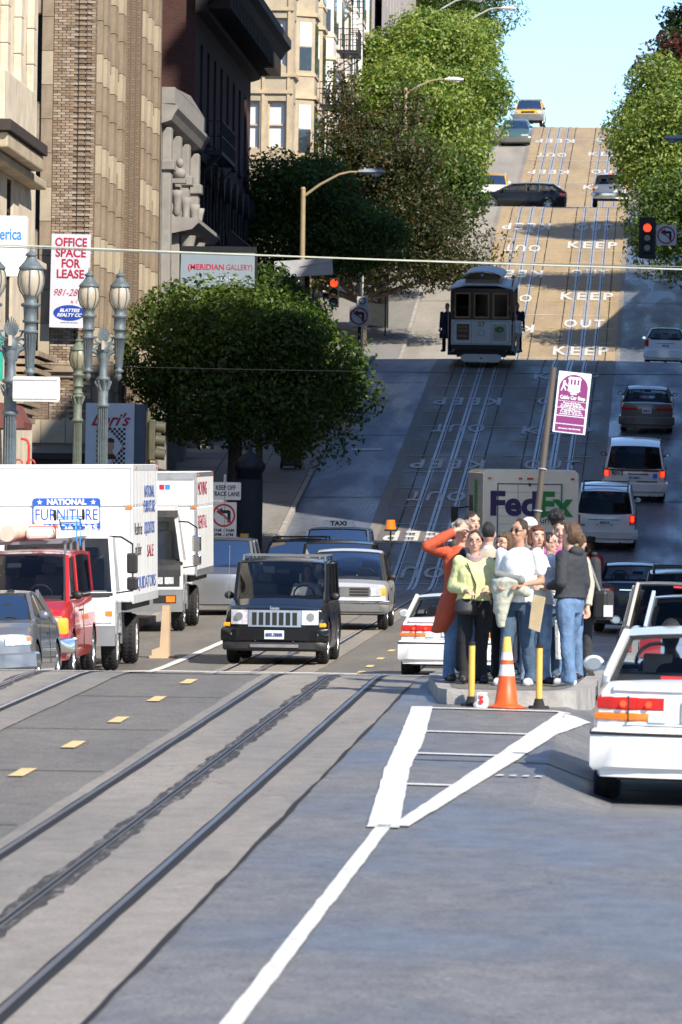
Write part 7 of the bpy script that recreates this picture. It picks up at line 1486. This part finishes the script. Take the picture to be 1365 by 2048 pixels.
def remesh(mb, name, m, par, vox, fold=0, seed=0, smooth=2, st=(5, 5, 2.2)):
    me = bpy.data.meshes.new('t'); me.from_pydata(mb.v, [], mb.f); o = bpy.data.objects.new('t', me); COL.objects.link(o)
    bm = bmesh.new(); bm.from_mesh(me); bmesh.ops.remove_doubles(bm, verts=bm.verts, dist=1e-5); bmesh.ops.recalc_face_normals(bm, faces=bm.faces); bm.to_mesh(me); bm.free()
    r = o.modifiers.new('r', 'REMESH'); r.mode = 'VOXEL'; r.voxel_size = vox; r.use_smooth_shade = True
    if smooth: s = o.modifiers.new('s', 'SMOOTH'); s.factor = .5; s.iterations = smooth
    dg = bpy.context.evaluated_depsgraph_get(); m2 = bpy.data.meshes.new_from_object(o.evaluated_get(dg)); bpy.data.objects.remove(o); bpy.data.meshes.remove(me)
    if fold:
        n = len(m2.vertices); co = np.empty(n * 3); m2.vertices.foreach_get('co', co); co = co.reshape(-1, 3); no = np.empty(n * 3); m2.vertices.foreach_get('normal', no); no = no.reshape(-1, 3)
        d = np.array([noise.noise(Vector((p[0] * st[0] + seed * 7.1, p[1] * st[1] + p[2] * 2.0, p[2] * st[2] + seed))) + .35 * abs(noise.noise(Vector((p[0] * 13 + p[2] * 6, p[1] * 13 + seed, p[2] * 11 - p[0] * 5)))) for p in co])
        co += no * (d * fold)[:, None]; m2.vertices.foreach_set('co', co.reshape(-1)); m2.update()
    m2.shade_smooth(); m2.materials.clear(); m2.materials.append(MATS[m]); m2.name = name
    q = bpy.data.objects.new(name, m2); COL.objects.link(q); q.parent = par; return q
ARMS = {'down': ((.235, -.04, 1.13), (.245, .04, .87)), 'fold': ((.25, .0, 1.13), (-.02, .22, 1.10)), 'front': ((.24, -.02, 1.12), (.10, .27, 1.02)), 'brow': ((.44, .10, 1.47), (.13, .17, 1.655)), 'pole': ((.32, .16, 1.25), (.34, .30, 1.5)), 'carry': ((.24, -.05, 1.12), (.12, .20, 1.08)), 'mouth': ((.24, .05, 1.15), (.05, .16, 1.44))}
def hand(mb, w, d, up, s=1):
    """palm, four bent fingers and a thumb at wrist w along d"""
    d = Vector(d).normalized(); up = Vector(up); side = d.cross(up).normalized(); up = side.cross(d); w = Vector(w)
    capsule(mb, w, w + d * .07, .026, .030, 8); mb.ball(w + d * .055, .034, 8, (1, 1, 1))
    for i, L_ in enumerate((.072, .082, .077, .060)):
        b = w + d * .085 + side * (i - 1.5) * .021; k = b + d * L_ * .5 - up * .006; e = k + (d * .75 - up * .65) * L_ * .5; mb.tube([b - d * .02, b, k, e], [.0105, .0105, .010, .0088], 7); mb.ball(e, .009, 6); mb.ball(k, .0102, 6)
    t0 = w + d * .025 - side * .022; t1 = t0 + d * .035 - side * .032; t2 = t1 + d * .03 + side * .004 - up * .01; mb.tube([t0, t1, t2], [.014, .012, .010], 7); mb.ball(t2, .010, 6)
def person(label, x, y, face, H=1.72, top='c_white', bottom='jean_mid', hair='hair_dark', skin='skin_fair', arms=('down', 'down'), sleeves='long', coat=0, head=(0, 0), hairstyle='short', female=False, shoes='shoe_dark', stance=0, z=None, glasses=None, inner=None,
           cap=None, collar=None, hood=False, skirt=False, group='people waiting on the island', seated=False, vox=.011, lean=0, bulk=1.0):
    s = H / 1.75; z0 = (G0(x, y) + .15) if z is None else z
    R = empty('person', (x, y, z0), label, 'person', group); R.rotation_euler = (0, lean, -face); R.scale = (s, s, s)
    sh = .175 if female else .20; hp = .095; bw = bulk; foot = .02; sd = int(abs(x * 91 + y * 37)) % 50
    legs = []
    for sx in (-1, 1):
        dy = stance * sx * .12
        legs.append(((sx * hp, 0, .90), (sx * (hp + .01), dy * .5 + .02, .49), (sx * (hp + .02), dy, .085), (sx * (hp + .04), dy + .15, .03)))
    AJ = []
    for sx, nm in zip((-1, 1), arms):
        e, w = ARMS[nm]; a = Vector((sx * sh, -.01, 1.41)); e = Vector((sx * e[0], e[1], e[2])); w = Vector((sx * w[0], w[1], w[2])); AJ.append((a, e, w, nm))
    hy, hp_ = head; Mh = Matrix.Translation((0, .0, 1.50)) @ Matrix.Rotation(-hy, 4, 'Z') @ Matrix.Rotation(-hp_, 4, 'X') @ Matrix.Translation((0, 0, -1.50))
    def hmap(mb, b):
        for i in range(b, len(mb.v)): mb.v[i] = tuple(Mh @ Vector(mb.v[i]))
    # --- body: one continuous skin mesh
    mb = MB(); rings(mb, [(0, 0, .86, .13, .10), (0, 0, .95, .155, .11), (0, .0, 1.08, .13, .095), (0, 0, 1.25, .155, .105), (0, -.01, 1.38, .165, .10), (0, -.01, 1.44, .12, .075), (0, -.01, 1.47, .06, .06)])
    capsule(mb, (0, -.012, 1.42), (0, .005, 1.55), .058, .052)
    for a, k, f, t in legs: capsule(mb, a, k, .082, .055); capsule(mb, k, f, .052, .036); capsule(mb, f, t, .036, .034); mb.ball((f[0], f[1] - .02, .045), .036)
    for a, e, w, nm in AJ:
        capsule(mb, a, e, .052, .038); capsule(mb, e, w, .038, .026)
        d = (w - e).normalized(); upv = Vector((0, 0, 1)) if abs(d.z) < .8 else Vector((0, 1, 0)); hand(mb, w, d if nm != 'brow' else Vector((-.9 * (1 if w.x > 0 else -1), .05, .15)), upv if nm != 'down' else Vector((0, -1, 0)))
    b = len(mb.v)
    mb.ball((0, .005, 1.655), .1, 14, (.76, .94, 1.12)); mb.ball((0, .032, 1.585), .062, 10, (.92, 1.0, .95)); mb.ball((0, .065, 1.555), .026, 8, (1.1, .8, .8))
    mb.tube([(0, .092, 1.66), (0, .118, 1.622)], [.010, .016], 8); mb.ball((0, .112, 1.618), .016, 8, (1.1, .8, .8)); mb.ball((0, .085, 1.588), .02, 8, (1.5, .75, .5))
    mb.ball((-.036, .07, 1.62), .024, 8); mb.ball((.036, .07, 1.62), .024, 8); mb.ball((0, .078, 1.70), .03, 8, (2.0, .6, .7))
    for sx in (-1, 1): mb.ball((sx * .077, -.002, 1.64), .026, 8, (.35, .75, 1.15))
    hmap(mb, b); body = remesh(mb, 'body', skin, R, .0085, smooth=1)
    def hp_part(nm, m, fn, par=body):
        m_ = MB(); m_.smooth = True; fn(m_); hmap(m_, 0); return m_.build(nm, m, par)
    if not glasses or glasses == 'clear':
        for sx in (-1, 1): hp_part('eye', 'eye_dark', lambda q, sx=sx: q.ball((sx * .031, .0865, 1.652), .0085, 8, (1.3, .6, .7)))
    for sx in (-1, 1): hp_part('eyebrow', hair, lambda q, sx=sx: q.tube([(sx * .016, .098, 1.674), (sx * .034, .094, 1.680), (sx * .052, .080, 1.674)], .0045, 6))
    hp_part('lips', 'lips', lambda q: q.ball((0, .100, 1.587), .016, 8, (1.5, .45, .42)))
    if glasses:
        def gl(q):
            for sx in (-1, 1):
                if glasses == 'shade': q.ball((sx * .033, .093, 1.652), .022, 10, (1.25, .45, .72))
                else: q.tube([(sx * .033 + .022 * math.cos(k * PI / 6), .100, 1.652 + .016 * math.sin(k * PI / 6)) for k in range(13)], .0022, 5)
                q.tube([(sx * .058, .09, 1.658), (sx * .078, .0, 1.655)], .0035, 5)
            q.tube([(-.012, .104, 1.656), (.012, .104, 1.656)], .003, 5)
        hp_part('glasses', 'lens_shade', gl)
    # --- hair
    m_ = MB(); m_.ball((0, -.016, 1.682), .100, 12, (.79, .95, 1.04))
    if hairstyle in ('bob', 'long', 'bun'): m_.ball((0, -.03, 1.66), .105, 12, (.86, .95, 1.12)); m_.ball((0, .035, 1.735), .06, 8, (1.15, 1.0, .6))
    if hairstyle == 'bob':
        for sx in (-1, 1): capsule(m_, (sx * .062, -.01, 1.70), (sx * .076, -.005, 1.585), .04, .032)
        m_.ball((0, -.055, 1.60), .075, 8, (1, .7, 1))
    if hairstyle == 'long':
        for sx in (-1, 1): capsule(m_, (sx * .065, -.0, 1.70), (sx * .082, .0, 1.49), .038, .03)
        rings(m_, [(0, -.07, 1.42, .06, .02), (0, -.07, 1.5, .085, .035), (0, -.055, 1.62, .085, .05), (0, -.04, 1.7, .07, .05)])
    if hairstyle == 'bun': m_.ball((0, -.10, 1.61), .045, 10, (1.0, .8, 1.1)); m_.ball((.02, -.12, 1.65), .026, 8)
    if hairstyle == 'wavy':
        for k in range(9): a = -PI + k * PI / 8; m_.ball((.066 * math.cos(a), -.01 + .085 * math.sin(a), 1.68 + .03 * (k % 2)), .04, 8)
        for sx in (-1, 1): m_.ball((sx * .05, .045, 1.735), .035, 8)
    hmap(m_, 0)
    # cut the hair away from the face
    hr = remesh(m_, 'hair', hair, body, .009, fold=.013, seed=sd, smooth=1, st=(22, 22, 6))
    me = hr.data; Mi = Mh.inverted()
    for v in me.vertices:
        q = Mi @ v.co
        lim = 1.715 if hairstyle != 'buzz' else 1.72
        if q.y > .0 and q.z < lim and abs(q.x) < .062:
            t = min(1, (lim - q.z) / .03); q.y = q.y * (1 - t) + min(q.y, .03) * t
        v.co = Mh @ q
    # --- trousers or skirt
    m_ = MB(); k = 1.0
    if skirt: rings(m_, [(0, 0, .12, .24, .18), (0, 0, .5, .20, .15), (0, 0, .9, .165, .12), (0, 0, 1.02, .14, .11)])
    else:
        rings(m_, [(0, 0, .80, .15 * bw, .10), (0, -.005, .9, .172 * bw, .125), (0, 0, 1.02, .145 * bw, .112)])
        for a, kn, f, t in legs: capsule(m_, a, kn, .098 * bw, .072); capsule(m_, kn, (f[0], f[1], f[2] + .05), .070, .066); m_.cyl((f[0], f[1], f[2] + .06), (f[0], f[1] + .012, f[2] - .045), .066, .082, 12)
    remesh(m_, 'skirt' if skirt else 'trousers', bottom, body, vox, fold=.017, seed=sd + 3, smooth=2, st=(7, 7, 4.5))
    for i, (a, kn, f, t) in enumerate(legs):
        m_ = MB(); capsule(m_, (f[0], f[1] - .035, .045), (t[0], t[1] + .01, .042), .043, .044, 12); m_.ball((f[0], f[1] - .02, .07), .045, 8); o = m_.build('shoe', shoes, body)
        for v in o.data.vertices: v.co.z = max(.004, v.co.z)
    # --- top garment
    m_ = MB(); ct = .02 if coat else 0; hem = {0: .90, 1: .78, 2: .50, 3: .96}[coat]; e_ = .014 if not coat else .024
    rs = [(0, 0, hem, (.165 + (.05 if coat == 2 else .02)) * bw + e_, .125 + e_), (0, 0, .98, .155 * bw + e_, .118 + e_), (0, 0, 1.1, (.14 if female else .155) * bw + e_, .108 + e_), (0, .008, 1.27, .165 * bw + e_, .120 + e_), (0, -.008, 1.38, .172 + e_, .108 + e_), (0, -.01, 1.43, .14 + e_ * .6, .085 + e_), (0, -.01, 1.475, .068, .066)]
    rs = [r_ for r_ in rs if r_[2] >= hem]
    rings(m_, rs, 24)
    for a, e, w, nm in AJ:
        if sleeves == 'short': capsule(m_, a, a.lerp(e, .62), .068, .066)
        else: capsule(m_, a, e, .064 + ct * .5, .054 + ct * .4); q = e.lerp(w, .93); m_.cyl(e, q, .054 + ct * .4, .040 + ct * .3, 14); m_.ball(e, .054 + ct * .4, 8)
    if hood: m_.ball((0, -.085, 1.47), .085, 10, (1.35, .8, .65)); m_.tube([(-.1, .0, 1.47), (-.06, .08, 1.44), (0, .1, 1.40)], .025, 8); m_.tube([(.1, .0, 1.47), (.06, .08, 1.44), (0, .1, 1.40)], .025, 8)
    if collar == 'stand': m_.cyl((0, -.01, 1.43), (0, -.0, 1.52), .09, .075, 16)
    nm_ = 'coat' if coat in (1, 2) else ('jacket' if coat else 'shirt'); tp = remesh(m_, nm_, top, body, vox, fold=.022 if coat else .015, seed=sd, smooth=2)
    if inner:
        m_ = MB(); m_.smooth = True; m_.prism([(-.05, 1.0), (.05, 1.0), (.075, 1.40), (.03, 1.47), (-.03, 1.47), (-.075, 1.40)], .10, .158 + e_, 'y'); m_.build('inner_shirt', inner, body, bevel=.02)
    if collar == 'scarf':
        m_ = MB(); n = 18
        for j in range(3): m_.tube([(.075 * math.cos(2 * PI * k / n), .01 + .072 * math.sin(2 * PI * k / n), 1.49 - .025 * j - .03 * math.sin(2 * PI * k / n)) for k in range(n + 1)], .026, 8)
        remesh(m_, 'scarf', 'c_mauve', body, .01, .008, sd)
    if collar == 'ruff':
        m_ = MB(); n = 44; m_.grid([[(r_ * math.cos(2 * PI * k / n), r_ * math.sin(2 * PI * k / n), 1.49 + (.022 if k % 2 else -.022) * (r_ - .05) * 12) for k in range(n)] for r_ in (.06, .11, .15)], closed=True); m_.build('ruff', 'c_white', body, fix=False)
    if collar in ('white', 'suit'): m_ = MB(); m_.cyl((0, -.01, 1.455), (0, -.0, 1.505), .072, .062, 18); m_.build('shirt_collar', 'c_white', body)
    if cap:
        def cp(q): q.ball((0, -.005, 1.70), .108, 12, (.82, .98, .92)); 
        c_ = hp_part('cap', cap, cp)
        for v in c_.data.vertices:
            q = Mi @ v.co; q.z = max(q.z, 1.695 if q.y > -.02 else 1.67); v.co = Mh @ q
        def br(q):
            rows = [[(t * .062, .085 + r_ * (1 - t * t * .45), 1.70 - r_ * .16 - t * t * .012) for t in np.linspace(-1, 1, 9)] for r_ in (0, .04, .075)]; q.grid(rows); q.grid([[(a, b_, c - .006) for a, b_, c in rw] for rw in rows])
        if cap != 'tudor': hp_part('cap_peak', cap, br, c_)
    return R, body, Mh
people = []
def pp(label, px, pyh, D, face, **k):
    """stand a person so that the crown of the head shows at photograph pixel (px, pyh)"""
    q = at(px, pyh, D); g = G0(q.x, D) + .15; k.setdefault('H', min(1.92, max(1.5, (q.z - g)))) ; return person(label, q.x, D, face, z=g, **k)
# row at the front of the island
P1 = pp('woman in orange coat raising a hand over her eyes', 921, 1088, 70.9, PI - .45, H=1.62, top='c_orange', coat=1, bottom='jean_mid', hair='hair_grey', arms=('down', 'brow'), head=(-.1, 0), hairstyle='wavy', female=True, glasses='shade', inner='c_navy', bulk=1.05)
P2 = pp('woman with glasses in a pale yellow green jacket and mauve scarf', 950, 1066, 70.5, PI - .15, top='c_lime', coat=3, bottom='c_black', hair='hair_dark', arms=('carry', 'carry'), head=(.1, 0), hairstyle='short', female=True, glasses='clear', collar='scarf', bulk=1.08, stance=.6)
P3 = pp('black haired man seen from behind in a beige coat', 978, 1050, 71.6, .15, top='c_beige', coat=1, bottom='c_black', hair='hair_black', arms=('down', 'front'), collar='suit', bulk=1.1)
P4 = pp('woman with brown bob in a dark checked jacket looking left', 1010, 1076, 70.9, PI + .95, top='c_darkcheck', coat=3, bottom='c_black', hair='hair_mid', arms=('front', 'front'), hairstyle='bob', female=True, glasses='clear', head=(-.2, 0))
P5 = pp('tall man in a white t-shirt with sunglasses and folded jackets over his arm', 1040, 1044, 70.2, PI + .38, top='c_white', sleeves='short', bottom='jean_dark', hair='hair_dark', skin='skin_tan', arms=('carry', 'carry'), glasses='shade', head=(.28, 0), shoes='shoe_white', hairstyle='buzz', stance=.7, bulk=.98)
P8 = pp('person in a white long sleeved top with folded arms and faded jeans', 1074, 1090, 70.8, PI - .4, top='c_white', bottom='jean_light', hair='hair_auburn', arms=('fold', 'fold'), female=True, hairstyle='bob', H=1.58, bulk=1.1)
P12 = pp('woman with her hair in a clip wearing a charcoal hoodie and blue jeans', 1142, 1085, 70.6, .55 + PI + 1.6, H=1.62, top='c_charcoal', coat=3, bottom='jean_mid', hair='hair_mid', arms=('carry', 'down'), hairstyle='bun', female=True, hood=True, shoes='shoe_white', stance=.8, bulk=1.12, head=(0, -.05))
# behind them
pp('dark haired person mostly hidden behind the woman in yellow green', 944, 1060, 73.5, PI - .6, top='c_brown', bottom='c_black', hair='hair_dark', H=1.66, hairstyle='short')
pp('person in a white baseball cap behind the tall man', 1058, 1042, 74.5, PI + 1.2, top='c_grey', bottom='c_black', hair='hair_grey', cap='c_white')
P7 = pp('man in a yellow baseball cap and sunglasses', 1071, 1062, 72.6, PI - .1, top='c_khaki', bottom='jean_dark', hair='hair_mid', skin='skin_fair', cap='c_yellow', glasses='shade', bulk=1.15)
P9 = pp('black haired man with glasses in a white shirt looking right', 1101, 1077, 71.8, PI - 1.0, top='c_white', bottom='jean_dark', hair='hair_black', skin='skin_fair', glasses='clear', arms=('fold', 'carry'), bulk=1.05)
pp('curly black haired person at the back of the crowd', 1113, 1056, 75.5, .3, top='c_black', bottom='c_black', hair='hair_black', hairstyle='wavy', H=1.7)
P11 = pp('blond woman in an oatmeal sweater and jeans behind the hooded woman', 1141, 1066, 72.4, PI + .3, top='c_oat', coat=3, bottom='jean_mid', hair='hair_blond', arms=('down', 'down'), hairstyle='long', female=True, head=(.3, 0))
P13 = pp('man in a dark suit with a black shoulder bag at the right of the crowd', 1160, 1071, 73.2, .2, top='c_suit', coat=1, bottom='c_suit', hair='hair_mid', arms=('down', 'down'), collar='suit')
pp('person in a pink top glimpsed between the man with glasses and the hooded woman', 1122, 1086, 74.2, PI, top='c_pink', bottom='c_black', hair='hair_dark', H=1.58, female=True)
# costumed doorman in the roadway behind
q = at(1181, 1078, 153); gg = G0(q.x, 153)
P15, b15, _ = person('costumed man in scarlet and gold tunic with white ruff and black hat in the road', q.x, 153, PI, H=min(1.9, q.z - gg - .05), z=gg, top='c_scarlet', coat=1, bottom='c_scarlet', skin='skin_dark', hair='hair_black', arms=('down', 'mouth'), collar='ruff', group='people near the cars', bulk=1.15)
mb = MB(); mb.lathe([(.001, 1.86), (.10, 1.85), (.115, 1.80), (.10, 1.74), (.15, 1.735), (.15, 1.72), (.09, 1.72)], n=18); mb.build('hat', 'c_black', b15); mb = MB(); mb.box(-.1, .1, .15, .19, 1.0, 1.36); mb.build('tunic_panel', 'c_black', b15, bevel=.02)
mb = MB()
for z_ in (1.10, 1.18, 1.30): mb.box(-.07, .07, .19, .2, z_, z_ + .05)
for sx in (-1, 1): mb.box(sx * .15 - .015, sx * .15 + .015, .13, .19, .95, 1.42)
mb.cyl((0, .1, 1.575), (0, .2, 1.55), .01, n=6); mb.build('gold_braid', 'c_gold', b15)

tail = MB(); rings(tail, [(.22, -.02, .54, .10, .08), (.19, 0, .64, .11, .11), (.12, 0, .8, .13, .15), (.08, 0, .95, .11, .14)]); remesh(tail, 'coat_tail', 'c_orange', P1[1], .011, .03, 5)
mb = MB(); mb.prism([(-.15, .72), (.02, .72), (.05, 1.1), (.06, 1.42), (-.05, 1.46), (-.12, 1.3), (-.16, 1.0)], .10, .185, 'y'); mb.build('navy_front', 'c_navy', P1[1], bevel=.03)
# things the people carry: top-level
def carried(P, name, label, cat):
    R = P[0]; o = empty(name, None, label, cat, M=Matrix.LocRotScale(R.location, R.rotation_euler, R.scale)); return o
def blob(fn, name, m, par, vox=.011, fold=.02, seed=1): q = MB(); fn(q); return remesh(q, name, m, par, vox, fold, seed, 2)
R = carried(P5, 'folded_jacket', 'pale grey and cream jackets draped over the arm of the tall man in white', 'jacket')
def f(q):
    rings(q, [(.10, .22, .62, .045, .04), (.10, .23, .72, .06, .05), (.09, .24, .88, .085, .06), (.07, .25, 1.02, .15, .07), (.03, .25, 1.12, .17, .09), (.03, .24, 1.17, .1, .06)])
    capsule(q, (-.16, .2, 1.0), (.16, .22, 1.12), .06, .075); capsule(q, (.12, .25, .98), (.16, .24, .80), .05, .035)
blob(f, 'jacket_cloth', 'c_khaki', R, fold=.022)
blob(lambda q: capsule(q, (-.12, .25, 1.13), (.14, .27, 1.19), .05, .045), 'grey_lining', 'c_grey', R, fold=.02)
R = carried(P2, 'handbag', 'black leather handbag at the waist of the woman in yellow green', 'handbag')
blob(lambda q: rings(q, [(.12, .20, .80, .11, .04), (.12, .21, .84, .13, .055), (.12, .2, .95, .12, .045), (.12, .19, .98, .1, .03)]), 'bag', 'shoe_dark', R, fold=.008)
mb = MB(); mb.smooth = True; mb.tube([(.02, .19, .97), (0, .16, 1.15), (.1, .12, 1.4)], .008, 6); mb.build('strap', 'shoe_dark', R)
R = carried(P5, 'manila_envelope', 'tan paper envelope beside the jeans of the tall man in white', 'envelope'); mat('manila', (.62, .48, .28), .8)
mb = MB(); mb.prism([(-.30, .58), (-.18, .62), (-.22, .98), (-.36, .95)], .12, .14, 'y'); mb.build('paper', 'manila', R)
R = carried(P9, 'white_bag', 'white paper carrier bag low between the faded jeans and the blue jeans', 'carrier bag'); mb = MB(); mb.prism([(-.16, .28), (.10, .26), (.13, .72), (-.05, .78), (-.13, .74)], .16, .22, 'y'); mb.build('bag', 'c_white', R, bevel=.01)
R = carried(P13, 'shoulder_bag', 'black shoulder bag with a grey strap and white label', 'shoulder bag'); mb = MB(); mb.box(.22, .40, -.22, .20, .72, 1.08); mb.build('bag', 'shoe_dark', R, bevel=.04)
mb = MB(); mb.smooth = True; mb.tube([(.30, -.18, 1.06), (.22, -.15, 1.25), (.12, -.10, 1.48)], .018, 6); mb.build('strap', 'c_grey', R); mb = MB(); mb.box(.36, .47, -.235, -.222, .76, .90); mb.build('label', 'sign_white', R)
q = at(1087, 1080, 73); R = empty('pink_placard', (q.x, 73, q.z), 'bright pink sign with purple lettering held up in the crowd', 'placard'); mb = MB(); mb.box(-.09, .09, 0, .012, -.06, .06); mb.build('card', 'c_pink', R)
text('MMUUU', .06, 'stop_purple', R, loc=(0, -.004, .025), wid=.15, bold=.003); mb = MB(); mb.cyl((0, .02, -.6), (0, .02, 0), .008, n=6); mb.build('handle', 'roll_cream', R)
mb = MB(); mb.box(.0, .0, 0, 0, 0, 0)
# riders on the cable car
def rider(label, lx, ly, face, **k):
    w = CCM @ Vector((lx, ly, .50)); return person(label, w.x, w.y, face, z=w.z, group='passengers on the cable car', **k)
r1 = rider('man in a long dark coat riding outside the left of the cable car', 1.28, yF - .75, PI + .3, H=1.76, top='c_navy', coat=2, bottom='c_black', hair='hair_dark', skin='skin_tan', arms=('pole', 'down'))
r2 = rider('person in a white top riding outside the right of the cable car', -1.25, yF - .45, PI - .2, H=1.42, top='c_white', bottom='c_khaki', hair='hair_dark', skin='skin_tan', arms=('down', 'pole'), female=True, hairstyle='bob')
r3 = rider('person in dark clothes behind the white topped rider', -1.28, yF - 1.2, PI - .2, H=1.8, top='c_navy', bottom='c_black', hair='hair_black', skin='skin_tan', arms=('down', 'pole'))
w = CCM @ Vector((1.42, yF - .7, 1.15)); R = empty('shoulder_bag', w, 'dark bag hanging beside the outside rider at left', 'bag'); blob(lambda q: rings(q, [(0, 0, -.15, .13, .06), (0, 0, 0, .15, .08), (0, 0, .14, .1, .05)]), 'bag', 'shoe_dark', R); mb = MB(); mb.tube([(-.02, 0, -.12), (.0, 0, -.42), (.06, 0, -.12)], .012, 6); mb.build('strap', 'shoe_dark', R)
# drivers, seen through the windscreens
def driver(Mw, lx, ly, lz, label, top='c_charcoal', hair='hair_dark', skin='skin_fair', s=1, flip=False):
    R = empty('person', None, label, 'person', 'people inside cars', M=Mw @ Matrix.Translation((lx, ly, lz)) @ (Matrix.Rotation(0, 4, 'Z')))
    q = MB(); rings(q, [(0, 0, .0, .19, .12), (0, 0, .2, .21, .12), (0, 0, .34, .19, .1), (0, 0, .40, .08, .07)]); capsule(q, (0, 0, .38), (0, .01, .48), .055, .05); q.ball((0, .01, .58), .1, 12, (.78, .94, 1.15)); q.ball((0, .105, .56), .02, 8)
    for sx in (-1, 1): capsule(q, (sx * .19, .02, .32), (sx * .25, .2, .12), .055, .045); capsule(q, (sx * .25, .2, .12), (sx * .12, .40, .16), .042, .03)
    b = remesh(q, 'body', skin, R, .013, smooth=1); q = MB(); rings(q, [(0, 0, -.02, .21, .14), (0, 0, .2, .225, .135), (0, 0, .34, .20, .115), (0, 0, .40, .09, .08)])
    for sx in (-1, 1): capsule(q, (sx * .19, .02, .32), (sx * .25, .2, .12), .066, .056)
    remesh(q, 'shirt', top, b, .014, .01, 2); q = MB(); q.ball((0, -.02, .61), .105, 10, (.82, .95, 1.1)); remesh(q, 'hair', hair, b, .013, smooth=1)
    return R
driver(J.matrix_world, -.40, -.10, 1.0, 'driver of the shiny black suv behind the wheel', 'c_white')
driver(A1.matrix_world, -.26, -.1, .70, 'dark silhouette of the driver in the nearest white sedan', 'c_black', 'hair_black', 'skin_dark')
driver(sv.matrix_world, -.38, .12, .72, 'driver of the silver sedan at the left edge', 'c_black', 'hair_black', 'skin_tan')
bpy.context.view_layer.update()
